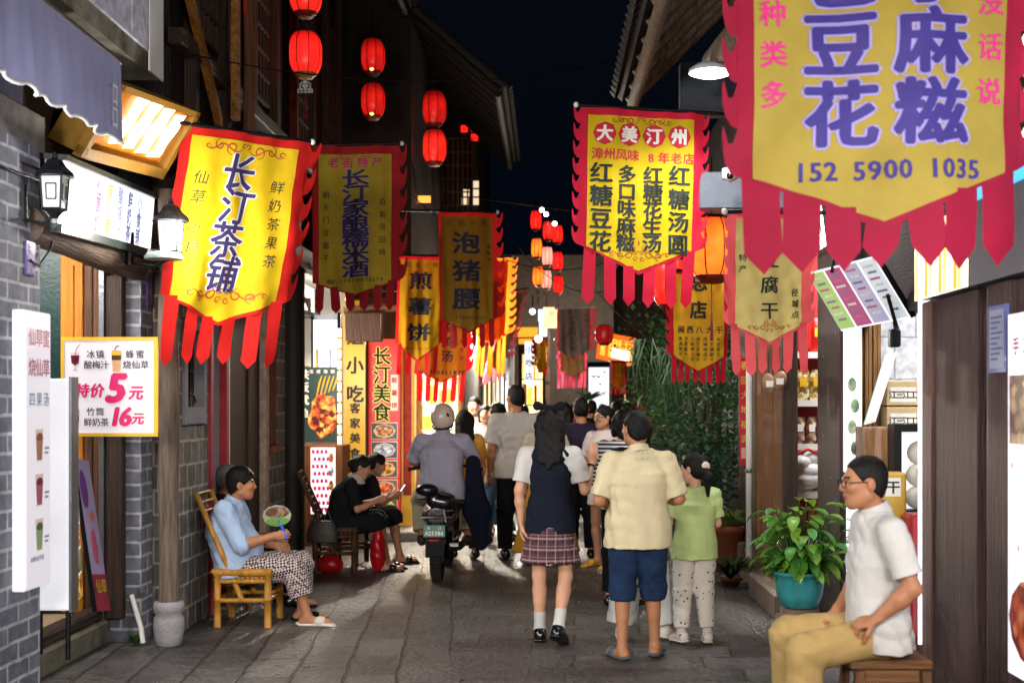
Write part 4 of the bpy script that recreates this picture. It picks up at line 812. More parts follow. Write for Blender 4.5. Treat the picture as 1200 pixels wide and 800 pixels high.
HALO = M('banner_halo', '#d5d2dd', rough=0.7, var=0.05, bump=0); HALO2 = M('banner_halo_lilac', '#857ab0', rough=0.7, var=0.05, bump=0); MAG = M('banner_magenta', '#b81a6a', rough=0.7, var=0.1, bump=0); REDI = M('banner_red_ink', '#c0182c', rough=0.7, var=0.1, bump=0); SCR = M('banner_scroll', '#a8471c', rough=0.7, var=0.1, bump=0)
def banner(label, tl, tr, bl, vd, end, yel, red, draw, ins=(0.06, 0.06, 0.06), flames='LR', fd=0.09, nfl=8, nst=6, stw=0.075, wave=(0.04, 3.1, 0.35), wall=None, rod=None, stm=None, front=False, seed=0):
    """tl, tr, bl: body corners; vd: drop of the point; end: how far the streamers hang below the body"""
    tl, tr, bl = Vector(tl), Vector(tr), Vector(bl); u = tr-tl; v = tl-bl; W, H = u.length, v.length; u = u/W; v = v/H; n = v.cross(u).normalized()
    base = (tl+tr)/2; base.z = tl.z - H - end
    t = thing('banner', label, 'banner', base, group=None)
    r = random.Random(seed+3); ph = [r.uniform(0, 6.28) for _ in range(6)]
    A, fr, gr = wave
    def fn(a):
        x, y, z = a[:, 0], a[:, 1], -a[:, 2]
        g = gr + (1-gr)*np.clip(z/H, 0, 1.6)
        off = A*g*np.sin(x/W*2*math.pi*fr*0.5+ph[0]+z/H*1.3) + A*0.4*g*np.sin(x/W*2*math.pi*fr*1.3+ph[1]-z/H*2.1) + A*0.25*np.sin(z/H*9+ph[2]+x/W*3) + 0.006*np.sin(x/W*31+ph[3]+3*np.sin(z/H*5+ph[4])) * (0.3+0.7*np.clip(z/H,0,1)) + 0.004*np.sin((x*0.7+z)/W*23+ph[5]+2*np.sin(x/W*7))
        y = y + off
        return np.array(tl) + np.outer(x, np.array(u)) + np.outer(y, np.array(n)) + np.outer(-z, np.array(v))
    zb = lambda x: -H - vd*(1-abs(2*x/W-1))
    m = MB(fn=fn)
    nx, nz = 36, 30
    def grid(x0, x1, ztop, zbf, mt, y):
        vs = []; 
        for j in range(nz+1):
            for i in range(nx+1):
                x = x0+(x1-x0)*i/nx; b_ = zbf(x); vs.append((x, y, ztop+(b_-ztop)*j/nz))
        m.add(vs, [(j*(nx+1)+i, (j+1)*(nx+1)+i, (j+1)*(nx+1)+i+1, j*(nx+1)+i+1) for j in range(nz) for i in range(nx)], mt, True)
    grid(0, W, 0, zb, red, 0.0)
    il, ir, it = ins
    x0, x1 = W*il, W*(1-ir); xm = (x0+x1)/2
    yb = lambda x: -H + 0.0*vd - (vd*0.80)*(1-abs((x-xm)/(x1-x0)*2)) - vd*0.06
    grid(x0, x1, -H*it, yb, yel, -0.004); grid(x0, x1, -H*it, yb, yel, 0.004)
    # flame edging
    p = H/nfl; d = fd*W
    tooth = [(0, 0), (0.30, -0.30), (0.62, -0.30), (0.95, 0.10), (1.05, -0.05), (1.0, -0.42), (0.80, -0.72), (0.45, -0.92), (0, -1.0)]
    for side in flames:
        for k in range(nfl):
            q = [((W + a*d) if side == 'R' else -a*d, -k*p + b_*p*(1 if True else 1)) for a, b_ in tooth]
            m.poly(q if side == 'L' else q[::-1], red, y=0.0)
    sm = stm or red
    for k in range(nst):
        xc = W*(0.01+0.98*(k+0.5)/nst); hw = stw*W/2*1.0; sk = r.uniform(-0.02, 0.02)*W; zt = zb(xc)+0.03; ze = -H-end*r.uniform(0.93, 1.0)
        if ze > zt-0.05: continue
        vs = []; ns = 8
        for j in range(ns+1):
            tt = j/ns; zz = zt+(ze-zt)*tt; vs += [(xc-hw+sk*tt, 0.0, zz), (xc+hw+sk*tt, 0.0, zz)]
        vs.append((xc+sk, 0.0, ze-hw*1.2))
        m.add(vs, [(2*j+2, 2*j+3, 2*j+1, 2*j) for j in range(ns)] + [(2*ns, 2*ns+2, 2*ns+1)], sm, True)
    draw(m, W, H, x0, x1, -H*it, vd)
    m.build('cloth', t)
    m = MB(); a = tl-u*W*0.04+Vector((0, 0, 0.012)); b_ = tr+u*W*0.03+Vector((0, 0, 0.012))
    if wall == 'L': a = tl - u*rod
    if wall == 'R': b_ = tr + u*rod
    m.tube([a, b_], 0.014, DARKM if wall else WHITEP, 8)
    for e in (a, b_): m.ell(e, (0.022, 0.022, 0.022), WHITEP, 8, 6)
    m.build('rod', t)
    return t
def scrolls(m, xc, z, w_, mt, up=1, dense=False, y=-0.007):
    for s in (-1, 1):
        m.curl(xc+s*w_*0.16, z, w_*0.07, 1.1, math.pi/2*up, w_*0.018, mt, s, y); m.curl(xc+s*w_*0.30, z-up*w_*0.02, w_*0.06, 1.1, -math.pi/2*up, w_*0.016, mt, -s, y)
        m.ribbon([(xc+s*w_*(0.05+0.4*t), z+up*w_*0.035*math.sin(t*9)) for t in np.linspace(0, 1, 16)], w_*0.016, mt, y); m.curl(xc+s*w_*0.42, z, w_*0.035, 1.0, 0, w_*0.014, mt, s, y)
    m.curl(xc-w_*0.03, z+w_*0.03, w_*0.035, 1, 0, w_*0.014, mt, 1, y); m.curl(xc+w_*0.03, z+w_*0.03, w_*0.035, 1, math.pi, w_*0.014, mt, -1, y)
    if dense:
        for s in (-1, 1):
            m.curl(xc+s*w_*0.09, z+w_*0.10, w_*0.05, 1.2, math.pi/2, w_*0.016, mt, s, y); m.curl(xc+s*w_*0.05, z-w_*0.06, w_*0.04, 1.2, 0, w_*0.014, mt, -s, y)
        m.ell((xc, y, z+w_*0.18), (w_*0.012, 0.001, w_*0.04), mt, 8, 4)

def d1(m, W, H, x0, x1, zt, vd):
    w_ = x1-x0; xc = (x0+x1)/2
    for i, ch in enumerate('长汀茶铺'): m.char(ch, xc-w_*0.03+w_*0.03*math.sin(i*2), -H*(0.24+i*0.205), w_*0.335, INKB, y=-0.010, bold=0.022, halo=(HALO, 0.065), shear=0.12, rot=0.03*math.sin(i*3+1))
    for i, ch in enumerate('仙草'): m.char(ch, x0+w_*0.12, -H*(0.30+i*0.115), w_*0.125, INKK, y=-0.008, bold=0.0, shear=0.15)
    for i, ch in enumerate('小食'): m.char(ch, x0+w_*0.12, -H*(0.60+i*0.11), w_*0.125, INKK, y=-0.008, bold=0.0, shear=0.15)
    for i, ch in enumerate('鲜奶茶果茶'): m.char(ch, x1-w_*0.14, -H*(0.30+i*0.115), w_*0.125, INKK, y=-0.008, bold=0.0, shear=0.15)
    scrolls(m, xc, zt-H*0.05, w_*0.85, SCR, -1); scrolls(m, xc, -H*0.98, w_*0.85, SCR, 1, True)
banner('large yellow tea shop banner with four brush characters and bright red border', P(216, 145, 8.3), P(362, 168, 8.9), P(186, 344, 8.25), 0.19, 0.42, cloth('banner_bright_yellow', '#e0bf1c', trans=0.3), cloth('banner_vermilion', '#d0211c', trans=0.3), d1, ins=(0.075, 0.09, 0.055), flames='R', fd=0.10, nfl=6, nst=6, stw=0.10, wall='L', rod=0.3, seed=1)

def d2(m, W, H, x0, x1, zt, vd):
    w_ = x1-x0; xc = (x0+x1)/2
    m.row('老街特产', x0+w_*0.2, x1-w_*0.2, -H*0.125, w_*0.15, MAG, bold=0.03)
    for i, ch in enumerate('长汀家酿糯米酒'): m.char(ch, xc, -H*(0.235+i*0.112), w_*0.24, INKB, y=-0.010, bold=0.028, sx=1.55, halo=(HALO2, 0.05))
    for i, ch in enumerate('朝天门豆腐干'): m.char(ch, x0+w_*0.1, -H*(0.36+i*0.092), w_*0.1, INKK, bold=0.01)
    for i, ch in enumerate('白斩河田鸡'): m.char(ch, x1-w_*0.13, -H*(0.42+i*0.092), w_*0.1, INKK, bold=0.01)
    m.row('电话:13950838379', x0+w_*0.14, x1-w_*0.14, -H*0.99, w_*0.068, INKK, bold=0.02); scrolls(m, xc, zt-H*0.025, w_*0.6, SCR, -1)
banner('dim olive yellow banner for house brewed rice wine right of the large tea shop banner', P(366, 171, 11.5), P(468, 170, 11.7), P(366, 332, 11.5), 0.13, 0.24, cloth('banner_olive', '#b8a232', trans=0.25), cloth('banner_dark_red', '#8f1620', trans=0.2), d2, ins=(0.07, 0.09, 0.065), flames='R', fd=0.09, nfl=6, nst=6, stw=0.10, wall='L', rod=0.55, seed=2)
def d3(m, W, H, x0, x1, zt, vd):
    w_ = x1-x0; xc = (x0+x1)/2
    m.row('红姐小吃', x0+w_*0.17, x1-w_*0.15, -H*0.10, w_*0.12, INKK, bold=0.0)
    for i, ch in enumerate('泡猪腰'): m.char(ch, xc-w_*0.02, -H*(0.29+i*0.265), w_*0.42, INKN, y=-0.010, bold=0.035, sx=1.3)
    for i, ch in enumerate('酒糟鱼'): m.char(ch, x1-w_*0.07, -H*(0.32+i*0.06), w_*0.075, INKK)
    m.row('15980851832', x0+w_*0.28, x1-w_*0.18, -H*1.0, w_*0.075, INKK, bold=0.02)
banner('dark gold banner reading pickled pork kidney hung highest in the narrow cluster', P(513, 248, 13.6), P(581, 250, 13.8), P(515, 372, 13.6), 0.17, 0.30, cloth('banner_dark_gold', '#a3781f', trans=0.3), cloth('banner_deep_red', '#a01818', trans=0.3), d3, ins=(0.05, 0.06, 0.04), flames='R', fd=0.12, nfl=7, nst=6, stw=0.09, wall='L', rod=1.1, seed=3)
def d4(m, W, H, x0, x1, zt, vd):
    w_ = x1-x0; xc = (x0+x1)/2
    m.row('红姐小吃', x0+w_*0.2, x1-w_*0.15, -H*0.10, w_*0.13, INKK, bold=0.0)
    for i, ch in enumerate('煎薯饼'): m.char(ch, xc, -H*(0.28+i*0.30), w_*0.45, INKN, y=-0.010, bold=0.035, sx=1.3)
    m.row('电话15980851832', x0+w_*0.2, x1-w_*0.2, -H*1.07, w_*0.06, INKK)
banner('yellow banner reading fried potato cake below and left of the dark gold banner', P(467, 300, 14.3), P(521, 301, 14.4), P(463, 401, 14.3), 0.22, 0.36, cloth('banner_gold_yellow', '#e6bc24', trans=0.5), RB, d4, ins=(0.06, 0.06, 0.04), flames='R', fd=0.14, nfl=6, nst=5, stw=0.09, wall='L', rod=0.6, seed=4)
def d5(m, W, H, x0, x1, zt, vd):
    w_ = x1-x0; xc = (x0+x1)/2
    for i, ch in enumerate('麻鸡汤'): m.char(ch, xc+w_*0.1, -H*(0.44+i*0.19), w_*0.26, INKN, y=-0.010, bold=0.02)
    for i, ch in enumerate('家常菜'): m.char(ch, x1-w_*0.1, -H*(0.62+i*0.11), w_*0.1, REDI, y=-0.010)
    m.row('15980851832', x0+w_*0.1, x1-w_*0.06, -H*1.04, w_*0.125, INKN, y=-0.010, bold=0.02)
banner('orange banner with a phone number below the dark gold banner', P(490, 345, 15.2), P(553, 347, 15.3), P(486, 432, 15.2), 0.16, 0.38, OB, cloth('banner_dark_scarlet', '#a8141a', trans=0.3), d5, ins=(0.06, 0.06, 0.03), flames='R', fd=0.08, nfl=6, nst=6, stw=0.09, wall='L', rod=0.5, seed=5)
def dn(m, W, H, x0, x1, zt, vd): pass
banner('plain glowing orange banner peeking out behind the dark gold banner', P(560, 302, 16.0), P(600, 302, 16.2), P(556, 392, 16.0), 0.12, 0.52, cloth('banner_amber', '#e0901e', trans=0.5), cloth('banner_orange_red', '#d8641a', trans=0.5), dn, ins=(0.1, 0.14, 0.04), flames='R', fd=0.18, nfl=9, nst=5, stw=0.12, wall='L', rod=0.3, seed=6)
def d7(m, W, H, x0, x1, zt, vd):
    for i, ch in enumerate('客家小吃'): m.char(ch, (x0+x1)/2, -H*(0.25+i*0.19), (x1-x0)*0.4, cloth('pale_print', '#c9b86a'), y=-0.008)
banner('pale yellow banner with pink fringe seen at an angle beside the dark lane', P(592, 341, 17.0), P(618, 339, 18.2), P(568, 428, 16.8), 0.1, 0.26, PY, cloth('banner_pink', '#cf5a6a', trans=0.4), d7, ins=(0.07, 0.1, 0.04), flames='R', fd=0.16, nfl=9, nst=7, stw=0.09, wall='L', rod=0.3, seed=7)
def d8(m, W, H, x0, x1, zt, vd):
    w_ = x1-x0
    for i, ch in enumerate('汀州客家特工作室'): m.char(ch, (x0+x1)/2, -H*(0.10+i*0.125), w_*0.16, INKK, bold=0.0, sx=1.2)
    for i, ch in enumerate('小桃饼'): m.char(ch, x0+w_*0.13, -H*(0.45+i*0.13), w_*0.11, REDI)
    for i, ch in enumerate('古糕土点旧'): m.char(ch, x1-w_*0.16, -H*(0.18+i*0.13), w_*0.11, REDI)
banner('small faded grey banner with red side characters at the far middle of the lane', P(653, 362, 19.0), P(695, 361, 19.2), P(652, 410, 19.0), 0.16, 0.20, GB, cloth('banner_faded_red', '#a83a3c', trans=0.3), d8, ins=(0.05, 0.10, 0.0), flames='R', fd=0.12, nfl=5, nst=1, stw=0.05, seed=8)
def d9(m, W, H, x0, x1, zt, vd):
    for i, ch in enumerate('福'): m.char(ch, (x0+x1)/2, -H*0.6, (x1-x0)*0.3, cloth('pale_print', '#c9b86a'), y=-0.008)
banner('small pale yellow banner with pink streamers hung below the faded grey banner', P(652, 398, 21.5), P(689, 398, 21.6), P(652, 433, 21.5), 0.12, 0.30, PY, cloth('banner_rose', '#b8415a', trans=0.4), d9, ins=(0.1, 0.1, 0.02), flames='', nst=8, stw=0.09, seed=9)

banner('narrow pale pink lit banner low in front of the glass front shop', P(566, 392, 18.6), P(590, 392, 18.8), P(563, 424, 18.6), 0.12, 0.22, cloth('banner_pale_rose', '#e0b8a0', trans=0.5), cloth('banner_pink', '#cf5a6a', trans=0.4), dn, ins=(0.1, 0.1, 0.05), flames='R', fd=0.14, nfl=5, nst=5, stw=0.11, wall='L', rod=0.3, seed=21)
banner('narrow yellow banner with red fringe right of the narrow white side sign', P(626, 396, 23.0), P(642, 396, 23.2), P(626, 428, 23.0), 0.14, 0.2, YB, RB, d9, ins=(0.12, 0.12, 0.04), flames='L', fd=0.14, nfl=5, nst=4, stw=0.13, wall='L', rod=0.6, seed=22)
banner('small red and yellow banner beneath the glowing orange framed sign', P(716, 424, 21.0), P(734, 424, 21.1), P(716, 450, 21.0), 0.12, 0.16, OB, RB3, d9, ins=(0.12, 0.12, 0.04), flames='', nst=5, stw=0.11, wall='R', rod=0.3, seed=23)
def d10(m, W, H, x0, x1, zt, vd):
    w_ = x1-x0; xc = (x0+x1)/2
    WH = M('banner_white_print', '#e8e2dc', rough=0.7, var=0.05, bump=0)
    for i, ch in enumerate('大美汀州'):
        cx = x0+w_*(0.155+i*0.235); m.ell((cx, -0.007, -H*0.185), (w_*0.108, 0.003, w_*0.108), REDI, 28, 4); m.char(ch, cx, -H*0.185, w_*0.155, WH, y=-0.012, bold=0.045)
    m.row('漳州风味', x0+w_*0.09, x0+w_*0.43, -H*0.335, w_*0.115, REDI, y=-0.008, bold=0.02); m.row('8年老店', x0+w_*0.60, x1-w_*0.05, -H*0.345, w_*0.11, REDI, y=-0.008, bold=0.02)
    for k, (txt, s) in enumerate((('红糖豆花', 0.205), ('多口味麻糍', 0.175), ('红糖花生汤', 0.175), ('红糖汤圆', 0.2))):
        n = len(txt); 
        for i, ch in enumerate(txt): m.char(ch, x0+w_*(0.13+k*0.245), -H*(0.475+(0.50)*i/(n-1)), w_*s, INKK, y=-0.009, bold=0.03, sx=1.05)
    scrolls(m, xc, zt-H*0.035, w_*0.62, SCR, -1); scrolls(m, xc, -H*1.06, w_*0.62, SCR, 1, True)
banner('bright yellow dessert banner with four red circles hung in the middle on the right', P(681, 125, 9.6), P(824, 133, 9.7), P(678, 286, 9.6), 0.21, 0.42, cloth('banner_lemon', '#e2c41c', trans=0.3), cloth('banner_rose_red', '#cf1f3e', trans=0.3), d10, ins=(0.06, 0.075, 0.055), flames='LR', fd=0.055, nfl=8, nst=6, stw=0.095, wave=(0.02, 3.5, 0.6), wall='R', rod=0.75, seed=10)
def d11(m, W, H, x0, x1, zt, vd):
    w_ = x1-x0; row_ = lambda r: -H*(0.385+0.218*r)
    for r, (a, b_) in enumerate((('包', '小'), ('豆', '麻'), ('花', '糍'))):
        m.char(a, x0+w_*0.335, row_(r), w_*0.27, INKV, y=-0.012, bold=0.035, halo=(HALO2, 0.075), sx=1.12); m.char(b_, x0+w_*0.69, row_(r), w_*0.27, INKV, y=-0.012, bold=0.035, halo=(HALO2, 0.075), sx=1.12)
    for i, ch in enumerate('种类多'): m.char(ch, x0+w_*0.075, -H*(0.50+i*0.128), w_*0.11, MAG, y=-0.008, bold=0.02, rot=0.03)
    for i, ch in enumerate('没话说'): m.char(ch, x1-w_*0.065, -H*(0.48+i*0.138), w_*0.11, MAG, y=-0.008, bold=0.02)
    s = '152 5900 1035'; 
    for i, ch in enumerate(s):
        if ch != ' ': m.char(ch, x0+w_*(0.18+0.0575*i), -H*1.0, w_*0.105, INKV, y=-0.008, bold=0.028)
banner('very large close banner with violet characters and phone number at the upper right', P(866, -172, 5.3), P(1194, -172, 5.4), P(866, 204, 5.25), 0.25, 0.335, cloth('banner_khaki_yellow', '#a5903e', trans=0.35, bscale=4), cloth('banner_wine_red', '#8e1230', trans=0.3), d11, ins=(0.055, 0.055, 0.03), flames='LR', fd=0.05, nfl=7, nst=7, stw=0.125, wave=(0.035, 1.6, 0.5), wall='R', rod=0.25, seed=11)
def d12(m, W, H, x0, x1, zt, vd):
    w_ = x1-x0; xc = (x0+x1)/2
    m.ell((xc, -0.006, -H*0.08), (w_*0.12, 0.003, w_*0.12), INKK, 22, 4); m.ell((xc, -0.009, -H*0.08), (w_*0.09, 0.003, w_*0.09), YB, 22, 4); m.row('欣田', xc-w_*0.10, xc+w_*0.12, -H*0.235, w_*0.155, INKK, y=-0.008, bold=0.01)
    for i, ch in enumerate('豆腐干'): m.char(ch, xc, -H*(0.42+i*0.23), w_*0.26, INKK, y=-0.009, bold=0.02, sx=1.15)
    for i, ch in enumerate('径城点'): m.char(ch, x1-w_*0.1, -H*(0.72+i*0.1), w_*0.12, INKK, y=-0.008, shear=0.12)
    for i, ch in enumerate('特产'): m.char(ch, x0+w_*0.1, -H*(0.40+i*0.1), w_*0.11, INKK, y=-0.008)
    scrolls(m, xc, -H*1.03, w_*0.75, SCR, 1, True)
banner('pale yellow dried tofu banner with salmon red streamers under the very large close banner', P(853, 250, 8.4), P(949, 250, 8.5), P(853, 380, 8.4), 0.14, 0.31, cloth('banner_soft_yellow', '#ddcf80', trans=0.3), SB, d12, ins=(0.10, 0.10, 0.05), flames='LR', fd=0.05, nfl=6, nst=6, stw=0.105, wave=(0.015, 3, 0.5), wall='R', rod=0.4, seed=12)
def d13(m, W, H, x0, x1, zt, vd):
    w_ = x1-x0; xc = (x0+x1)/2
    for i, ch in enumerate('总店'): m.char(ch, xc, -H*(0.12+i*0.33), w_*0.36, INKK, y=-0.009, bold=0.035)
    m.row('闽西八大干', x0+w_*0.14, x1-w_*0.1, -H*0.69, w_*0.15, INKK, y=-0.008, bold=0.02)
    for k, s in enumerate(('清流笋干', '宁化鼠干', '上杭萝卜干', '长汀豆腐干', '连城地瓜干', '武平猪胆干', '永定菜干')):
        for i, ch in enumerate(s): m.char(ch, x0+w_*(0.12+k*0.128), -H*(0.80+i*0.062), w_*0.078, INKK, y=-0.007)
banner('small golden banner listing eight dried foods in front of the dark greenery', P(785, 318, 10.9), P(853, 320, 11.0), P(785, 416, 10.9), 0.15, 0.22, cloth('banner_mustard', '#e6b92a', trans=0.3), cloth('banner_ruby', '#b3142c', trans=0.3), d13, ins=(0.06, 0.08, 0.03), flames='L', fd=0.06, nfl=7, nst=8, stw=0.085, wave=(0.015, 3, 0.5), wall='R', rod=0.5, seed=13)
# ------------------------------------------------------------------ right: drink shop the seated man waits in front of
XR = 2.1
ds = thing('drink_shop', 'dark timber shop front with lit interior behind the seated man in white', 'building', (2.7, 7.6, 0))
FRM = wood('purple_brown_frame', '#4a3636'); FRM2 = M('blue_black_gap', '#10131f', rough=0.35, var=0.2)
m = MB(); m.box((XR, 9.14, 0), (XR+0.16, 9.92, 3.2), wood('post_wood', '#3a2827'), 0.02)
for i in range(13): m.ell((XR-0.001, 9.3+0.13*((i*5) % 4), 0.35+i*0.15), (0.004, 0.008, 0.008), STEEL, 6, 4)
m.build('timber_post', ds)
m = MB()
for (a, b_, d_, mt) in ((6.98, 7.16, 0.0, wood('pale_frame_wood', '#6a4c44')), (6.28, 6.975, 0.015, FRM), (6.10, 6.275, 0.06, FRM2), (6.17, 6.19, 0.03, STEEL), (5.80, 6.095, 0.0, FRM), (5.2, 5.795, 0.03, FRM), (3.2, 5.19, 0.02, FRM)): m.box((XR+d_, a, 0), (XR+0.14, b_, 2.21), mt, 0.006)
m.build('timber_frame', ds)
m = MB(); m.box((XR-0.012, 7.165, 0.3), (XR+0.05, 7.185, 2.22), glow('edge_light', '#ffffff', 2.2)); m.build('edge_light', ds)
m = MB(); m.box((2.2, 9.32, 0), (4.6, 9.42, 3.3), brick_mat('white_wall_tile', '#c8ccd2', '#d2d5da', '#9a9ea6', 0.3, 0.3, 0.006)); m.box((4.5, 5.0, 0), (4.6, 9.3, 3.3), WHITEP); m.box((2.15, 5.0, 3.3), (4.6, 9.42, 3.4), M('dark_ceiling', '#3a3438')); m.build('back_wall', ds)
m = MB(); m.box((2.2, 7.2, 0.0), (2.6, 9.1, 0.78), wood('red_counter_wood', '#6a2422')); m.box((2.16, 7.19, 0.785), (2.64, 9.12, 0.82), STEEL); m.build('counter', ds)
m = MB()
for i in range(6): m.box((2.245+i*0.032, 9.28+0.012*(i % 2), 0.8), (2.272+i*0.032, 9.315, 2.35), TWOOD, 0.004)
m.build('slat_screen', ds)
m = MB(); m.box((XR+0.14, 5.0, 2.215), (XR+0.25, 9.9, 4.3), wood('dark_front_board', '#2c2428', 'y')); m.box((XR-0.02, 5.0, 2.63), (XR+0.13, 6.2, 2.7), glow('blue_strip', '#3ab0ff', 1.2)); m.box((XR-0.03, 5.0, 2.22), (XR+0.135, 6.26, 2.62), M('grey_fascia_box', '#5b6070', rough=0.4)); m.build('fascia', ds)
def d_fas(m, W, H):
    for i in range(11):
        x = W*(0.04+i*0.09); h0 = 0.1+0.25*((i*37) % 10)/10
        m.poly([(x, -H*0.98), (x+W*(0.03+0.03*((i*7) % 3)/2), -H*0.98), (x+W*0.05, -H*h0), (x+W*0.015, -H*h0*0.7)], [glow('fascia_yellow', '#ffd24a', 1.6), glow('fascia_stroke', '#ffffff', 3.2), glow('fascia_amber', '#ff9a2a', 1.2)][i % 3], y=-0.004)
pf = [Vector((XR-0.03, 7.19, 2.62)), Vector((XR-0.03, 6.28, 2.62)), Vector((XR-0.03, 6.28, 2.22)), Vector((XR-0.03, 7.19, 2.22))]
quad_thing('lit_stroke_sign', 'shop fascia sign with glowing white and yellow strokes above the dark timber frame', 'sign', pf, 0.15, glow('fascia_face', '#fff2cf', 1.3, var=0.5, scale=6), STEEL, d_fas)
m = MB(); m.box((XR+0.02, 9.08, 1.16), (XR+0.14, 9.135, 2.2), glow('jamb_poster', '#e8f0f2', 0.7)); m.M = panel((XR+0.02, 9.077, 2.2), (1, 0, 0), (0, 0, 1))
for i in range(4): m.ell((0.05+0.02*(i % 2), -0.002, -0.42-i*0.15), (0.03, 0.002, 0.05), food_mat('print_greens', ['#2c5a38', '#b8c8a8', '#e0d8b8'], 9), 10, 5)
tag(m.build('poster_lightbox'), 'narrow lit poster with green prints beside the dark post behind the man\'s head', 'lightbox')
m = MB(); m.box((XR+0.0, 8.9, 0.05), (XR+0.13, 8.96, 0.94), glow('white_panel_low', '#eef2ff', 1.0)); m.M = panel((XR, 8.897, 0.94), (1, 0, 0), (0, 0, 1)); m.column('鲜茶饮', 0.065, -0.3, -0.62, 0.1, INKN, y=-0.002, bold=0.02)
tag(m.build('poster_lightbox'), 'low glowing white panel with dark characters left of the seated man\'s chest', 'lightbox')
# boxes on the shelf
sh = MB(); sh.box((2.40, 9.05, 1.42), (2.85, 9.3, 1.445), WHITEP); sh.build('shelf', ds)
CARD = M('carton_beige', '#b59d74', rough=0.7, var=0.15); 
for r in range(2):
    for c in range(2):
        x, z = 2.42+c*0.235, 1.447+r*0.185
        m = MB(); m.box((x, 9.08, z), (x+0.225, 9.28, z+0.175), CARD, 0.006); m.M = panel((x, 9.079, z+0.175), (1, 0, 0), (0, 0, 1)); m.rect(0.02, -0.15, 0.205, -0.045, M('carton_label', '#d8d4cc'), y=-0.001); m.row('江三江工', 0.04, 0.185, -0.097, 0.06, BLACKI, y=-0.003, bold=0.03)
        tag(m.build('carton'), ['lower', 'upper'][r]+' beige carton '+['nearer the slat screen', 'nearer the white edge light'][c]+' on the drink shop shelf', 'carton', 'beige cartons on the drink shop shelf')
quad_thing('white_lid', 'white lid with teal edge leaning diagonally in front of the beige cartons', 'lid', [P(1037, 416, 8.95), P(1051, 412, 8.95), P(1027, 497, 8.9), P(1012, 498, 8.9)], 0.02, WHITEP, M('teal_edge', '#3a9a9a'))
m = MB(); q0, q1 = P(1010, 500, 8.9), P(1046, 553, 8.9); m.box((q0.x, 8.86, q1.z), (q1.x, 9.1, q0.z), wood('crate_wood', '#94705a'), 0.006)
m.box((q0.x+0.02, 8.85, q1.z+0.02), (q0.x+0.07, 8.862, q0.z-0.02), TWOOD); m.box((q0.x+0.13, 8.85, q1.z+0.02), (q0.x+0.18, 8.862, q0.z-0.02), TWOOD); tag(m.build('wooden_crate'), 'small brown wooden crate under the white lid in the drink shop', 'crate')
fz = thing('display_fridge', 'black framed glass display fridge holding a white cloth bag', 'fridge', (2.85, 8.7, 0.82))
q0, q1 = P(1047, 497, 8.6), P(1092, 604, 8.6)
m = MB(); m.box((q0.x, 8.58, q1.z), (q0.x+0.05, 8.75, q0.z), DARKM); m.box((q0.x+0.05, 8.58, q0.z-0.05), (q1.x+0.2, 8.75, q0.z), DARKM); m.box((q0.x+0.05, 8.58, q1.z), (q1.x+0.2, 8.75, q1.z+0.04), DARKM); m.build('frame', fz)
m = MB(); m.box((q0.x+0.05, 8.72, q1.z+0.04), (q1.x+0.2, 8.75, q0.z-0.05), glow('fridge_inner', '#e8eaf0', 0.8)); m.build('back_panel', fz)
m = MB(); 
for i in range(3): m.ell((q0.x+0.2, 8.66, q1.z+0.12+i*0.15), (0.11-0.008*i, 0.04, 0.085), M('white_sack', '#cfc8bc', var=0.2, bump=0.4, bscale=14), 14, 8)
m.M = panel((q0.x+0.14, 8.615, q1.z+0.40), (1, 0, 0), (0, 0, 1)); m.char('C', 0.06, -0.1, 0.12, REDP, y=-0.0, bold=0.02); tag(m.build('cloth_bag'), 'white cloth bag with a red letter inside the black framed fridge', 'bag')
q0, q1 = P(1035, 553, 7.6), P(1060, 606, 7.6)
m = MB(); m.box((q0.x, 7.55, 0.822), (q1.x, 7.7, q0.z), M('mustard_tin', '#c9a23a', rough=0.4, var=0.15), 0.012); m.M = panel((q0.x, 7.547, q0.z), (1, 0, 0), (0, 0, 1)); m.rect(0.0, -0.14, 0.09, -0.03, WHITEI, y=-0.001); m.char('干', 0.045, -0.085, 0.08, BLACKI, y=-0.003, bold=0.03); tag(m.build('tin_box'), 'yellow tin box with a white label behind the seated man\'s neck', 'tin')
m = MB(); q0 = P(1063, 602, 7.35); m.box((q0.x, 7.3, 0.3), (q0.x+0.22, 7.5, q0.z), M('red_plastic', '#a01420', rough=0.35), 0.02); tag(m.build('red_bin'), 'red plastic bin behind the seated man\'s back', 'bin')
m = MB()
for i in range(5): m.ell((2.2+0.05*i, 7.22+0.02*(i % 3), 0.86+0.03*(i % 2)), (0.05, 0.05, 0.05+0.01*(i % 3)), [WHITEP, M('milk_cup', '#b8c0c8'), WHITEP][i % 3], 10, 6)
tag(m.build('cup_stack'), 'pile of white cups on the drink shop counter beside the red bin', 'cup')
# amber packs on the high shelf
m = MB(); m.box((2.25, 9.1, 2.56), (3.0, 9.3, 2.59), M('red_shelf', '#7a1c1c')); m.build('shelf', ds)
AMB = M('amber_pack', '#b07a1e', rough=0.35, var=0.35, scale=14)
for i in range(9):
    x = 2.29+i*0.062; m = MB(); m.box((x, 9.12, 2.592), (x+0.054, 9.26, 2.86), AMB, 0.008); m.box((x+0.008, 9.117, 2.64), (x+0.046, 9.121, 2.74), REDP); tag(m.build('snack_pack'), 'tall amber snack pack standing in the row on the high red shelf', 'snack pack', 'amber packs on the high red shelf')
m = MB(); c = P(1050, 396, 8.4); m.box((c.x-0.04, 8.38, c.z-0.06), (c.x+0.03, 8.46, c.z+0.06), DARKM, 0.012); m.tube([(c.x, 8.42, c.z+0.06), (c.x-0.02, 8.5, c.z+0.3), (c.x-0.02, 8.6, 3.3)], 0.01, DARKM); tag(m.build('speaker'), 'small black speaker hung under the tilted lit menu', 'speaker')
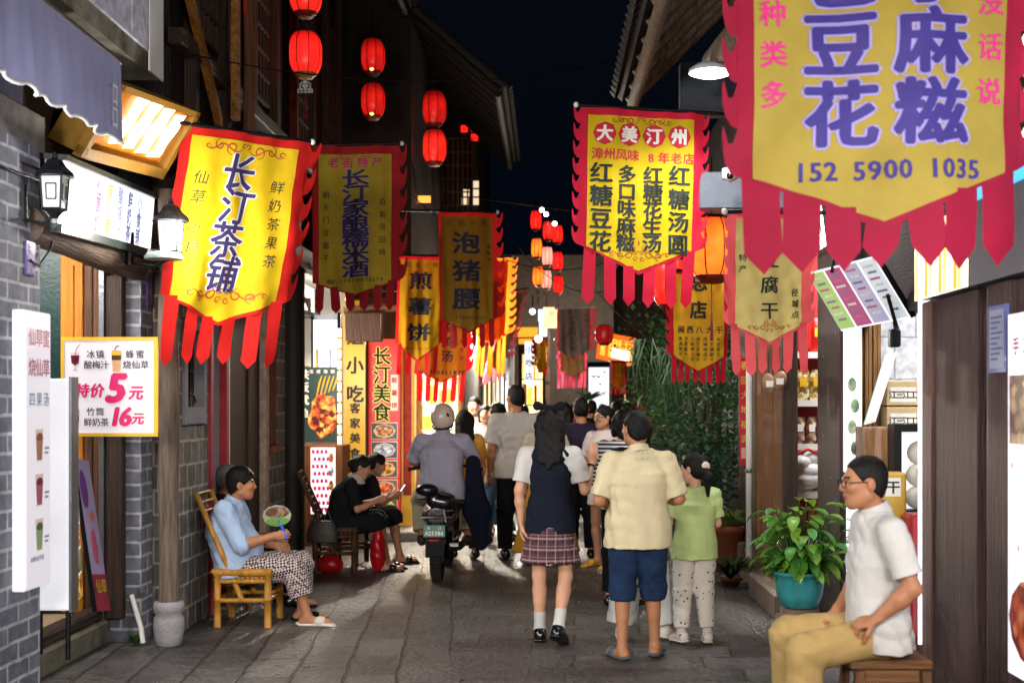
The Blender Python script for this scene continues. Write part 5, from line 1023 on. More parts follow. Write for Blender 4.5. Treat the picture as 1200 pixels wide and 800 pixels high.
# tilted menu lightbox with four coloured strips
def d_menu(m, W, H):
    cs = [glow('menu_green', '#a8c878', 0.45), glow('menu_rose', '#b85a86', 0.4), glow('menu_lilac', '#b0acc8', 0.45), glow('menu_pale', '#d0d8de', 0.5)]
    for i in range(4):
        m.rect(W*(0.01+i*0.25), -H*0.97, W*(0.235+i*0.25), -H*0.03, cs[i], y=-0.004)
        for k in range(8): m.rect(W*(0.04+i*0.25+0.02*(k % 2)), -H*(0.14+k*0.1), W*(0.18+i*0.25), -H*(0.105+k*0.1), [WHITEI, M('menu_ink', '#8a8aa0'), M('menu_ink_red', '#c87a90')][(k+i) % 3], y=-0.006)
mq = [P(946, 320, 8.55), P(1024, 300, 8.0), P(1058, 378, 7.9), P(986, 388, 8.45)]
quad_thing('tilted_menu', 'tilted lit menu board of four coloured strips hung beneath the very large close banner', 'menu board', mq, 0.05, glow('menu_white', '#eef2f2', 0.7), DARKM, d_menu)
m = MB(); m.tube([P(975, 318, 8.3), P(985, 260, 8.8), P(1000, 200, 9.2)], 0.012, DARKM); m.tube([P(1030, 300, 7.9), P(1010, 240, 8.0), P(1005, 180, 8.2)], 0.02, DARKM); m.tube([P(1040, 345, 7.9), P(1050, 380, 8.0), P(1052, 385, 8.2)], 0.012, DARKM); tag(m.build('hanger'), 'black hanging rods above the tilted lit menu board', 'rod')
def d_slat(m, W, H):
    for i in range(5): m.rect(W*(0.04+i*0.19), -H*0.97, W*(0.18+i*0.19), -H*0.03, glow('slat_light', '#f8fbff', 3.5), y=-0.006)
quad_thing('slatted_light', 'slanted bright white slatted light fixture beside the dried tofu banner', 'light fixture', [P(938, 240, 9.0), P(962, 224, 9.0), P(976, 292, 9.0), P(946, 305, 9.0)], 0.05, DARKM, DARKM, d_slat)
# right hand lit poster and sheet
def d_post(m, W, H):
    m.row('手工烧仙草', W*0.15, W*0.85, -H*0.09, W*0.12, REDI, y=-0.003)
    m.rect(W*0.03, -H*0.36, W*0.9, -H*0.17, food_mat('print_nuts', ['#5a3a26', '#c9a884', '#efe2d2'], 16), y=-0.002)
    for i in range(7): m.ell((W*(0.08+0.11*(i*3 % 7)), -0.002, -H*(0.42+0.045*i)), (0.012, 0.002, 0.016), M('petal_print', '#d89aa4'), 8, 4)
    m.ell((W*0.42, -0.002, -H*0.84), (W*0.4, 0.003, H*0.12), food_mat('print_dessert', ['#6a1a10', '#c8502a', '#f0c890'], 14), 22, 6)
quad_thing('dessert_lightbox', 'tall white lit dessert poster at the right edge with nuts and petals', 'lightbox', [Vector((XR-0.05, 5.68, 2.04)), Vector((XR-0.05, 5.0, 2.04)), Vector((XR-0.05, 5.0, 0.46)), Vector((XR-0.05, 5.68, 0.46))], 0.05, glow('dessert_white', '#f0eefc', 0.75), M('blue_edge', '#5a62c8'), d_post)
m = MB(); m.box((XR-0.02, 5.79, 1.79), (XR-0.004, 6.02, 2.1), M('blue_sheet', '#5a66a8', rough=0.4)); m.M = panel((XR-0.021, 6.02, 2.1), (0, -1, 0), (0, 0, 1)); m.rect(0.02, -0.29, 0.21, -0.02, M('pale_sheet', '#9aa4c4'), y=-0.001)
for k in range(9): m.rect(0.035, -0.06-k*0.024, 0.19-0.03*(k % 3), -0.05-k*0.024, M('sheet_ink', '#5a5f80'), y=-0.002)
tag(m.build('notice_sheet'), 'pale blue framed notice sheet beside the tall dessert poster', 'notice')
m = MB()
for i, (z, h) in enumerate(((3.42, 0.14), (3.2, 0.17), (2.98, 0.13), (2.8, 0.1))): m.tube([(XR-0.04, 5.42+0.03*(i % 2), z), (XR-0.04, 5.36, z-h*0.5), (XR-0.04, 5.42, z-h)], 0.035, glow('neon_white', '#fbfbff', 4.0), 8)
tag(m.build('neon_sign'), 'white glowing neon strokes at the right edge beside the very large close banner', 'neon sign')

# ------------------------------------------------------------------ right: dried snack shop
rb = thing('snack_shop', 'dried snack shop with white shelves seen left of the dark post', 'building', (2.6, 10.9, 0))
m = MB(); m.box((2.0, 11.5, 0), (3.8, 11.6, 3.2), M('red_backing', '#a01a20', var=0.2)); m.box((3.7, 9.95, 0), (3.8, 11.5, 3.2), WHITEP); m.box((2.2, 9.9, 3.1), (3.8, 11.5, 3.2), WHITEP); m.build('wall', rb)
for z in (0.42, 0.84, 1.26, 1.64, 2.06): m = MB(); m.box((2.04, 11.16, z), (2.75, 11.48, z+0.03), WHITEP, 0.004); m.box((2.04, 11.148, z-0.02), (2.75, 11.159, z+0.035), WHITEP); m.build('shelf', rb)
m = MB(); m.box((2.06, 11.14, 1.60), (2.16, 11.147, 1.675), YELP); m.M = panel((2.06, 11.138, 1.675), (1, 0, 0), (0, 0, 1)); m.row('15元', 0.02, 0.08, -0.035, 0.035, REDP, y=-0.001); tag(m.build('price_tag'), 'yellow price tag on the white snack shelf', 'price tag')
PK1 = food_mat('pack_print', ['#7a5a1e', '#c8b06a', '#e8e0c0', '#4a7a3a'], 26); PK2 = food_mat('pack_print_brown', ['#5a3420', '#a88468', '#d8cbb8'], 22)
def pouch(x, y, z, w_, h, mt):
    m = MB(); n = 7; vs = []
    for s_ in (-1, 1):
        for j in range(n):
            for i in range(n):
                a, b_ = i/(n-1), j/(n-1); vs.append((x+(a-0.5)*w_, y + s_*0.035*math.sin(math.pi*a)**0.6*math.sin(math.pi*b_)**0.7, z+b_*h))
    for s_ in range(2):
        o = s_*n*n
        m.add(vs[o:o+n*n], [((j*n+i, j*n+i+1, (j+1)*n+i+1, (j+1)*n+i) if s_ == 0 else (j*n+i, (j+1)*n+i, (j+1)*n+i+1, j*n+i+1)) for j in range(n-1) for i in range(n-1)], mt, True)
    m.rect(x-w_*0.28, z+h*0.45, x+w_*0.28, z+h*0.72, WHITEI if mt is PK2 else YELP, y=y-0.037); return m
for i in range(4): tag(pouch(2.13+i*0.12, 11.22, 1.672, 0.115, 0.27, PK1).build('snack_pouch'), 'printed yellow green snack pouch in the row on the upper white shelf', 'snack pouch', 'snack pouches on the upper white shelf')
for i in range(5): tag(pouch(2.12+i*0.10, 11.2, 1.292, 0.09, 0.24, PK2).build('snack_pouch'), 'slim brown snack pouch in the row on the lower white shelf', 'snack pouch', 'brown pouches on the lower white shelf')
for i in range(4): tag(pouch(2.12+i*0.13, 11.22, 2.092, 0.12, 0.3, M('red_pack', '#c01a1e', rough=0.3, var=0.3, scale=14)).build('snack_pouch'), 'shiny red snack pouch in the row on the topmost white shelf', 'snack pouch', 'red pouches on the topmost shelf')
m = MB(); 
for i in range(7): m.ell((2.24+0.06*math.sin(i*2.4), 11.1+0.03*math.cos(i*3), 0.96+0.035*i), (0.15-0.012*i, 0.09, 0.07), M('clear_bag', '#cfd0d4', rough=0.25, var=0.2, bump=0.5, bscale=16), 12, 7)
m.tube([(2.14, 11.06, 1.2), (2.26, 11.04, 1.25), (2.38, 11.06, 1.2)], 0.014, REDP); tag(m.build('plastic_bag'), 'big white plastic bag with red tie on the lowest visible snack shelf', 'bag')
for k, (px, py) in enumerate(((901, 449), (913, 446))):
    c = P(px, py, 10.4); m = MB(); m.ell(c, (0.055, 0.04, 0.085), M('kraft_pack', '#9a7452', rough=0.5, var=0.5, scale=18), 12, 8, Euler((0, R(25 if k else -15), 0)).to_matrix()); m.tube([c+Vector((0, 0, 0.07)), c+Vector((0.01, 0.05, 0.28))], 0.004, DARKM, 5)
    m.rect(c.x-0.03, c.z-0.03, c.x+0.03, c.z+0.02, WHITEI, y=c.y-0.042); tag(m.build('hanging_pack'), ['wrinkled small kraft pack hung left of its larger neighbour', 'larger kraft pack hung in front of the brown board wall'][k], 'pack', 'kraft packs hung by the board wall')
bw = thing('board_wall', 'brown vertical board wall behind the potted broad leaf plant', 'wall', (2.0, 11.4, 0))
m = MB()
for i in range(5): m.box((1.99+0.008*(i % 2), 10.72+i*0.28, 0.1), (2.06, 10.72+i*0.28+0.272, 2.75), wood('board_brown', '#80552f'), 0.006)
m.build('boards', bw)
m = MB(); m.box((1.97, 10.62, 0), (2.09, 10.71, 2.8), DWOOD, 0.01); m.box((1.97, 12.125, 0), (2.09, 12.25, 2.8), GWOOD, 0.01); m.build('post', bw)
m = MB(); m.tube([(1.96, 12.34, 0), (1.96, 12.34, 2.9)], 0.035, WHITEP, 10); m.ell((1.96, 12.34, 1.0), (0.05, 0.05, 0.03), STEEL, 10, 5); tag(m.build('drain_pipe'), 'white drain pipe between the red couplet post and the brown board wall', 'pipe')
m = MB(); m.box((1.94, 12.5, 0), (2.08, 12.95, 3.0), wood('grey_brown_post', '#4a3c38'), 0.015); tag(m.build('timber_post'), 'grey brown timber post carrying the red couplet strip', 'post')
m = MB(); c0, c1 = P(867, 418, 12.48), P(879, 546, 12.48); m.M = panel((c0.x, 12.485, c0.z), (1, 0, 0), (0, 0, 1)); W, H = c1.x-c0.x, c0.z-c1.z; m.box((0, 0.0, -H), (W, 0.006, 0), REDP); m.column('春回大地福满', W/2, -H*0.08, -H*0.75, 0.085, GOLDP, y=-0.003, bold=0.02); m.rect(W*0.15, -H*0.93, W*0.85, -H*0.83, M('couplet_seal', '#d8a090'), y=-0.002); tag(m.build('couplet_strip'), 'red paper couplet strip with gold characters on the grey brown post', 'couplet')
m = MB(); m.box((1.84, 10.3, 0.0), (1.98, 12.4, 0.16), GWOOD, 0.02); m.box((1.72, 9.6, 0.0), (1.86, 10.9, 0.22), GWOOD, 0.025); m.box((1.86, 12.42, 0.0), (1.97, 13.6, 0.3), GWOOD, 0.02); tag(m.build('plinth_beam'), 'weathered timber sill beams at the foot of the brown board wall', 'beam')
# eave, beams and lamps above on the right
er = thing('tiled_eave', 'overhanging tiled eave with rafters at the upper right against the dark sky', 'roof', (1.5, 7.5, 4))
tiled_roof('roof_tiles', er, 0.62, 4.12, 2.5, 6.0, 3.6, 10.5, 0.17, rafter=GWOOD)
m = MB(); m.box((2.25, 3.6, 3.3), (2.4, 10.4, 6.2), M('blue_grey_wall', '#3c424e', rough=0.7, var=0.3)); m.build('wall', er)
m = MB(); m.box((1.05, 10.0, 3.9), (2.25, 10.15, 4.32), M('blue_grey_beam', '#3a414d', rough=0.6, var=0.3), 0.01); m.box((1.16, 9.7, 3.12), (2.25, 9.85, 3.40), M('pale_grey_beam', '#5c6068', rough=0.6, var=0.25), 0.01); m.tube([P(836, 72, 9.3), P(868, 34, 8.0)], 0.085, GWOOD, 14); m.build('beam', er)
lp = thing('eave_lamp', 'round white disc lamp shining under the tiled eave', 'lamp', P(833, 84, 9.0))
c = P(833, 84, 9.0)
m = MB(); m.lathe([(0.03, 0.06), (0.10, 0.05), (0.155, 0.012), (0.158, -0.01)], c, M('lamp_body', '#c8ccd0', rough=0.4), 28); m.tube([c+Vector((0, 0, 0.06)), c+Vector((0.1, 0, 0.14)), c+Vector((0.25, 0.3, 0.2))], 0.014, STEEL); m.build('housing', lp)
m = MB(); m.lathe([(0.0, -0.032), (0.10, -0.03), (0.15, -0.012)], c, glow('disc_light', '#ffffff', 12.0), 28, caps=False); m.build('diffuser', lp)
l = bpy.data.lights.new('eave_lamp_light', 'SPOT'); l.energy = 160; l.spot_size = R(150); l.spot_blend = 0.7; l.shadow_soft_size = 0.14; l.color = (0.93, 0.97, 1.0); lo = bpy.data.objects.new('eave_lamp_light', l); COL.objects.link(lo); lo.location = c + Vector((0, 0, -0.06))
sc = thing('security_camera', 'white dome security camera between the dessert banner and the very large close banner', 'camera', P(855, 209, 9.3))
c = P(855, 209, 9.3); m = MB(); m.lathe([(0.055, 0.07), (0.058, 0.0), (0.05, -0.012)], c, WHITEP, 20); m.tube([c+Vector((0, 0.02, 0.06)), c+Vector((0.05, 0.2, 0.1))], 0.02, WHITEP); m.build('body', sc)
m = MB(); m.ell(c+Vector((0, 0, 0.015)), (0.045, 0.062, 0.045), WHITEP); m.ell(c+Vector((-0.003, -0.045, 0.012)), (0.028, 0.028, 0.028), DGLASS); m.build('lens', sc)
# house behind, up the lane on the right
rh = thing('timber_house', 'dark house wall behind the greenery on the right of the lane', 'building', (3.2, 18, 0))
m = MB(); m.box((2.4, 13.0, 0), (2.55, 27.5, 5.6), M('dark_house_wall', '#2b2927', var=0.4)); m.box((2.1, 12.96, 2.8), (4.5, 13.1, 5.2), SHADEW); m.build('wall', rh)
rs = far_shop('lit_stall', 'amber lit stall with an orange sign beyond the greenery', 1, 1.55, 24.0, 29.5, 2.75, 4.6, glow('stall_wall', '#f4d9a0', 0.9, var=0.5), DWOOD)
def d_or(m, W, H):
    fr = glow('orange_sign_frame', '#e8641a', 1.0)
    m.box((-0.03, -0.03, -0.08), (W, 0.02, 0), fr); m.box((0, -0.03, -H), (W, 0.02, -H+0.08), fr); m.box((0, -0.03, -H), (0.09, 0.02, 0), fr); m.box((W*0.25, -0.03, -H), (W*0.3, 0.02, 0), fr)
    m.rect(W*0.4, -H*0.85, W*0.9, -H*0.5, glow('orange_sign_white', '#fff6e0', 2.2), y=-0.006); m.row('汀江客栈', W*0.36, W*0.9, -H*0.3, 0.22, glow('orange_sign_ink', '#c23a10', 0.6), y=-0.008)
quad_thing('orange_sign', 'tilted glowing orange framed sign above the amber lit stall', 'sign', [P(703, 388, 23.2), P(744, 396, 22.0), P(736, 421, 22.0), P(700, 420, 23.2)], 0.1, glow('orange_sign_face', '#ffb43a', 1.3, var=0.3), DARKM, d_or)
m = MB(); c = P(640, 397, 26.0); m.box((c.x-0.16, 26, c.z-0.5), (c.x+0.02, 26.1, c.z+0.6), glow('cold_sign', '#e8f0ff', 1.2)); tag(m.build('upright_sign'), 'cold white lit vertical panel left of the faded grey banner', 'sign')
m = MB(); c = P(650, 372, 25.0); m.box((c.x-0.22, 25, c.z-0.2), (c.x+0.12, 25.1, c.z+0.2), glow('warm_sign', '#ffd8a0', 1.3, var=0.4)); tag(m.build('hanging_sign'), 'warm white lit panel above and left of the faded grey banner', 'sign')
m = MB(); c = P(620, 425, 24.0); m.M = panel((c.x-0.08, 24, c.z+0.4), (1, 0, 0), (0, 0, 1)); m.rect(0, -0.8, 0.16, 0, glow('white_side_sign', '#dfe4f4', 1.3)); m.box((0, 0.002, -0.8), (0.16, 0.05, 0), DARKM); m.column('小吃店', 0.08, -0.15, -0.65, 0.15, INKN, y=-0.004, bold=0.02); tag(m.build('side_sign'), 'narrow white side sign with dark characters right of the pale yellow banner', 'sign')
for (px, py, s_, Y, nm) in ((631, 397, 0.06, 22, 'small round white lamp glowing left of the faded grey banner'), (624, 365, 0.05, 23, 'tiny white lamp under the stacked red lanterns')):
    c = P(px, py, Y); m = MB(); m.ell(c, (s_, s_, s_), glow('globe_light', '#ffffff', 8)); m.tube([c, c+Vector((0, 0.1, 0.3))], 0.01, DARKM); tag(m.build('globe_lamp'), nm, 'lamp')

# black boxes added around the three fill lights up the lane
for (loc, tgt, lab) in (((-1.42, 17.36, 2.92), (0.0, 14.0, 0.8), 'small black box around the added fill light over the lit goods shop behind the scooter rider'), ((-0.85, 22.02, 2.68), (0.5, 18.5, 0.9), 'small black box around the added fill light over the pale glass front shop'), ((1.42, 23.9, 2.6), (0.2, 19.0, 1.0), 'small black box around the added fill light on the amber lit stall')):
    t = thing('fill_light_box', lab, 'lamp', loc); l = Vector(loc); d = (Vector(tgt)-l).normalized(); u = d.cross(Vector((0, 0, 1))).normalized(); v = u.cross(d)
    m = MB(M=Matrix([[u.x, d.x, v.x, l.x], [u.y, d.y, v.y, l.y], [u.z, d.z, v.z, l.z], [0, 0, 0, 1]])); m.box((-0.19, -0.08, -0.1), (0.19, -0.006, 0.1), DARKM, 0.01)
    for (x0, z0, x1, z1) in ((-0.19, 0.083, 0.19, 0.1), (-0.19, -0.1, 0.19, -0.083), (-0.19, -0.083, -0.173, 0.083), (0.173, -0.083, 0.19, 0.083)): m.box((x0, -0.006, z0), (x1, 0.02, z1), DARKM)
    m.build('housing', t)
    m = MB(); m.tube([l-d*0.07, l-d*0.12+Vector((0, 0.1, 0.04)), l+Vector((0, 0.45, 0.04))], 0.014, DARKM, 6); m.build('bracket', t)
# ------------------------------------------------------------------ red lanterns
def make_lantern(label, c, w_, h, mat, tagged=False, tassel=True, squat=1.0, wire=0.5, group=None):
    """w_, h: shade width and height"""
    t = thing('red_lantern', label, 'lantern', c, group=group)
    r = w_/2; 
    def prof(z):
        a = abs(2*z/h); return r*(1-0.30*a**3.2*squat)
    n = 14; seg = 24
    m = MB(); vs = []
    for i in range(n+1):
        z = -h/2+h*i/n
        for k in range(seg): a = 2*math.pi*k/seg; q = prof(z)*(1-0.018*math.cos(a*8)); vs.append((q*math.cos(a), q*math.sin(a), z))
    m.add(vs, [(i*seg+k, i*seg+(k+1) % seg, (i+1)*seg+(k+1) % seg, (i+1)*seg+k) for i in range(n) for k in range(seg)], mat, True); m.build('shade', t, world=False)
    m = MB()
    for k in range(8):
        a = 2*math.pi*(k+0.5)/8; m.tube([(prof(z)*1.005*math.cos(a), prof(z)*1.005*math.sin(a), z) for z in np.linspace(-h/2, h/2, 8)], 0.0035+0.006*w_, M('lantern_rib', '#4a0a08', rough=0.5), 5)
    m.build('rib_frame', t, world=False)
    cap = M('lantern_cap', '#7a1c12', rough=0.5, var=0.3); cap2 = M('lantern_gold', '#a8743a', rough=0.5)
    m = MB(); m.lathe([(r*0.70, h/2-0.004), (r*0.68, h/2+h*0.035), (r*0.45, h/2+h*0.075), (0.01, h/2+h*0.09)], (0, 0, 0), cap, 18); m.tube([(0, 0, h/2+h*0.08), (0, 0, h/2+wire)], 0.006, DARKM, 5); m.build('top_cap', t, world=False)
    m = MB(); m.lathe([(r*0.70, -h/2+0.004), (r*0.69, -h/2-h*0.03), (r*0.55, -h/2-h*0.07), (r*0.46, -h/2-h*0.13), (r*0.42, -h/2-h*0.135), (r*0.02, -h/2-h*0.136)], (0, 0, 0), cap if not tagged else cap2, 18); m.build('base_cap', t, world=False)
    if tassel:
        m = MB(); m.tube([(0, 0, -h/2-h*0.13), (0, 0, -h/2-h*0.45)], 0.005, cap, 5)
        if tagged:
            z = -h/2-h*0.40; s_ = w_*0.24
            m.poly([(-s_, z-s_*0.55), (s_, z-s_*0.55), (s_, z-s_*0.05), (s_*0.75, z), (s_*0.7, z+s_*0.7), (0, z+s_*1.1), (-s_*0.7, z+s_*0.7), (-s_*0.75, z), (-s_, z-s_*0.05)], M('tag_white', '#c4c8c4', rough=0.5), y=-0.012)
            GT = M('tag_green', '#1c7a4a', rough=0.5)
            for sg in (-1, 1): m.ribbon([(sg*s_*0.15, z), (sg*s_*0.5, z+s_*0.2), (sg*s_*0.5, z+s_*0.5), (sg*s_*0.2, z+s_*0.75)], s_*0.3, GT, y=-0.014)
            m.ell((0, -0.014, z+s_*0.55), (s_*0.12, 0.002, s_*0.12), REDP, 8, 4); m.row('福建长汀', -s_*0.7, s_*0.7, z-s_*0.3, s_*0.42, INKN, y=-0.014)
        for k in range(9): a = k*0.7; m.tube([(0, 0, -h/2-h*0.62), (0.006*math.cos(a), 0.006*math.sin(a), -h/2-h*0.7), (0.012*math.cos(a), 0.012*math.sin(a), -h/2-h*1.15)], 0.003, cap, 4)
        m.tube([(0, 0, -h/2-h*0.45), (0, 0, -h/2-h*0.63)], 0.005, cap, 5); m.build('tassel', t, world=False)
    return t
LR = glow('lantern_bright', '#ff1e18', 1.0, var=0.3, scale=7, bulb=0.2); LR2 = glow('lantern_dim', '#e01a14', 0.5, var=0.3, scale=6, bulb=0.19); LR3 = glow('lantern_mid', '#f02418', 0.8, var=0.3, scale=6, bulb=0.2)
LO = glow('lantern_orange', '#ff6a1c', 1.3, var=0.4, scale=4, bulb=0.3); LP = glow('lantern_pink', '#f0a088', 1.1, var=0.3)
def L(label, px, py, wpx, hpx, Y, mat, **k): return make_lantern(label, P(px, py, Y), wpx/F*Y, hpx/F*Y, mat, **k)
L('bright red lantern cut by the top edge above its white and green tag', 259, -8, 40, 40, 10.5, LR3, tagged=True)
L('topmost red lantern of the bright pair over the brick house', 358, -8, 38, 46, 12.0, LR3, tassel=False, wire=1.0)
L('largest glowing red lantern with a hanging tag over the brick house', 358, 63, 38, 46, 12.0, LR, tagged=True, wire=0.4)
for k, (px, py, Y, nm, mt) in enumerate(((437, 66, 15.0, 'upper red lantern of the pair left of the eave end', LR2), (437, 118, 15.0, 'lower red lantern of the pair left of the eave end', LR2), (509, 127, 17.0, 'upper red lantern of the pair beside the lattice window', LR2), (509, 172, 17.0, 'lower brighter red lantern of the pair beside the lattice window', LR3))):
    t = L(nm, px, py, 28, 36, Y, mt, tassel=False, wire=0.3 if k % 2 else 1.6)
    c = P(px-3, py+16, Y); l = MB(); l.ell((0.0, -0.09, -0.17), (0.03, 0.02, 0.025), glow('lantern_bulb', '#ffb060', 3.0), 8, 6); l.build('bulb', t, world=False)
cl = [(628, 258, LR, 'uppermost'), (641, 268, LR3, 'upper middle'), (655, 275, LR, 'upper outer'), (628, 293, LO, 'middle orange'), (641, 299, LP, 'middle pale pink'), (655, 304, LR, 'middle outer red'), (629, 325, LO, 'lowest orange'), (641, 329, LP, 'lowest pale pink'), (655, 331, LR, 'lowest outer red')]
for k, (px, py, mt, nm) in enumerate(cl):
    make_lantern(nm + ' lantern in the stacked cluster over the lane', P(px+1.6*math.sin(k*2.3), py+2.5*math.sin(k*1.7), 21.4+0.5*(k % 3)+0.3*math.sin(k)), 13/F*22, 20/F*22, mt, tassel=k >= 6, tagged=k >= 6, wire=0.25, squat=0.8, group='stacked lanterns over the lane')
m = MB(); 
for k in range(3): c = P((628, 641, 655)[k], (258, 268, 275)[k], 22+0.3*k); m.tube([c+Vector((0, 0, 0.2)), c+Vector((0, 0, 0.45))], 0.012, DARKM, 5)
a, b_ = P(560, 232, 22.0), P(668, 246, 22.6); m.tube([a, b_], 0.025, DARKM, 6)
for px, py in ((635, 246), (640, 251), (650, 262)): m.ell(P(px, py, 21.9), (0.04, 0.04, 0.04), glow('spot_bulb', '#ffffff', 7), 8, 6)
tag(m.build('lantern_arm'), 'dark arm with small white bulbs carrying the stacked lantern cluster', 'bracket')
L('big glowing orange lantern hung between the dessert banner and the dried tofu banner', 834, 290, 58, 66, 10.3, LO, tassel=True)
L('red lantern half hidden behind the dessert banner streamers', 786, 332, 44, 50, 11.5, LR3, tassel=False)
L('small dull red lantern right of the faded grey banner', 708, 392, 22, 20, 19.5, glow('lantern_dull', '#b8141a', 0.35), tassel=False)
# wires over the lane
for (a, b_, sag, nm) in ((P(205, 60, 9.0), P(760, 60, 12.0), 0.25, 'uppermost thin black wire crossing the dark sky'), (P(470, 215, 15.0), P(730, 300, 15.5), 0.5, 'thin black wire sagging behind the dessert banner'), (P(690, 330, 14.0), P(880, 420, 12.0), 0.3, 'thin black wire running down to the red couplet post'), (P(600, 280, 18.0), P(735, 330, 18.5), 0.4, 'thin black wire passing under the stacked lantern cluster')):
    m = MB(); m.tube([a.lerp(b_, t)+Vector((0, 0, -4*sag*t*(1-t))) for t in np.linspace(0, 1, 18)], 0.006, DARKM, 5); tag(m.build('overhead_wire'), nm, 'wire')

m = MB(); m.tube([P(291, 160, 10.6), P(293, 60, 10.6), P(292, -40, 10.6)], 0.05, wood('bamboo_pole', '#6a4630'), 10); tag(m.build('timber_pole'), 'tall brown pole in front of the dark upper storey', 'pole')
# ------------------------------------------------------------------ people: bodies and clothes grown as smooth volumes
class Vol:
    """smoothly joined solid, turned into one closed mesh"""
    def __init__(s): s.ops = []
    def _add(s, op, f, lo, hi, k): s.ops.append((op, f, np.array(lo, float), np.array(hi, float), k)); return s
    def cap(s, a, b, ra, rb, k=0.02, op='u', flat=None):
        a = np.array(a, float); b = np.array(b, float); ba = b-a; L2 = max(ba @ ba, 1e-9); r = max(ra, rb)
        def f(X, Y, Z):
            x, y, z = X-a[0], Y-a[1], Z-a[2]
            t = np.clip((x*ba[0]+y*ba[1]+z*ba[2])/L2, 0, 1); x, y, z = x-t*ba[0], y-t*ba[1], z-t*ba[2]
            d2 = x*x+y*y+z*z
            if flat is not None:
                n, sc = flat; p = x*n[0]+y*n[1]+z*n[2]; d2 = d2 + p*p*(1/sc**2-1)
                return (np.sqrt(d2) - (ra+(rb-ra)*t))*max(sc, 0.6)
            return np.sqrt(d2) - (ra+(rb-ra)*t)
        return s._add(op, f, np.minimum(a, b)-r, np.maximum(a, b)+r, k)
    def ell(s, c, rad, rot=None, k=0.02, op='u'):
        c = np.array(c, float); rad = np.array(rad, float); Rm = np.array(rot) if rot is not None else np.eye(3)
        def f(X, Y, Z):
            x, y, z = X-c[0], Y-c[1], Z-c[2]
            q = [(x*Rm[0, i]+y*Rm[1, i]+z*Rm[2, i])/rad[i] for i in range(3)]
            return (np.sqrt(q[0]**2+q[1]**2+q[2]**2)-1)*rad.min()
        m = rad.max(); return s._add(op, f, c-m, c+m, k)
    def cone(s, a, b, ra, rb, k=0.02, op='u', oval=None):
        a = np.array(a, float); b = np.array(b, float); ax = b-a; L = np.linalg.norm(ax); ax = ax/L; r = max(ra, rb)*(1.5 if oval else 1)
        def f(X, Y, Z):
            x, y, z = X-a[0], Y-a[1], Z-a[2]; t = x*ax[0]+y*ax[1]+z*ax[2]; px, py, pz = x-t*ax[0], y-t*ax[1], z-t*ax[2]
            rr = ra+(rb-ra)*np.clip(t/L, 0, 1)
            return np.maximum(np.sqrt(px*px+py*py+pz*pz)-rr, np.maximum(-t, t-L))
        return s._add(op, f, np.minimum(a, b)-r, np.maximum(a, b)+r, k)
    def loft(s, a, b, right, st, k=0.02, op='u', p=2.2, pleat=None):
        a = np.array(a, float); b = np.array(b, float); ax = b-a; L = np.linalg.norm(ax); ax = ax/L
        rt = np.array(right, float); rt = rt - ax*(rt @ ax); rt /= np.linalg.norm(rt); fw = np.cross(ax, rt)
        T = [q[0] for q in st]; RX = [q[1] for q in st]; RY = [q[2] for q in st]; OY = [q[3] if len(q) > 3 else 0.0 for q in st]
        t0, t1 = min(T), max(T)
        def f(X, Y, Z):
            x, y, z = X-a[0], Y-a[1], Z-a[2]; h = x*ax[0]+y*ax[1]+z*ax[2]; t = h/L
            rx = np.interp(t, T, RX); ry = np.interp(t, T, RY); u = x*rt[0]+y*rt[1]+z*rt[2]; v = x*fw[0]+y*fw[1]+z*fw[2] - np.interp(t, T, OY)
            g = (np.abs(u/rx)**p+np.abs(v/ry)**p)**(1/p)
            if pleat:
                g = g*(1 + pleat[0]*np.clip((t1-t)/(t1-t0), 0, 1)*np.cos(np.arctan2(v/ry, u/rx)*pleat[1]))
            return np.maximum((g-1)*np.minimum(rx, ry), np.maximum(t0-t, t-t1)*L)
        r = max(max(RX), max(RY))+max(abs(o) for o in OY)+0.02; e0, e1 = a+ax*L*t0, a+ax*L*t1
        return s._add(op, f, np.minimum(e0, e1)-r, np.maximum(e0, e1)+r, k)
    def cut(s, p, n):
        p = np.array(p, float); n = np.array(n, float); n /= np.linalg.norm(n)
        return s._add('c', lambda X, Y, Z: (X-p[0])*n[0]+(Y-p[1])*n[1]+(Z-p[2])*n[2], [0]*3, [0]*3, 0)
    def mesh(s, h, fold=0.0, ffreq=22.0, seed=0.0):
        us = [o for o in s.ops if o[0] == 'u']
        lo = np.min([o[2] for o in us], 0)-3*h; hi = np.max([o[3] for o in us], 0)+3*h
        n = np.ceil((hi-lo)/h).astype(int)+1
        ax = [lo[i]+h*np.arange(n[i]) for i in range(3)]; D = np.full(n, 1.0)
        for op, f, l, u, k in s.ops:
            if op == 'c': i0, i1 = np.zeros(3, int), n
            else:
                i0 = np.clip(((l-k-2*h-lo)/h).astype(int), 0, n); i1 = np.clip(((u+k+2*h-lo)/h).astype(int)+2, 0, n)
            sl = tuple(slice(i0[i], i1[i]) for i in range(3))
            if any(i1[i] <= i0[i] for i in range(3)): continue
            d = f(ax[0][sl[0]][:, None, None], ax[1][sl[1]][None, :, None], ax[2][sl[2]][None, None, :]); A = D[sl]
            if op == 'u': hh = np.maximum(k-np.abs(A-d), 0)/max(k, 1e-6); D[sl] = np.minimum(A, d)-hh*hh*k*0.25
            elif op == 's': hh = np.maximum(k-np.abs(A+d), 0)/max(k, 1e-6); D[sl] = np.maximum(A, -d)+hh*hh*k*0.25
            else: D[sl] = np.maximum(A, d)
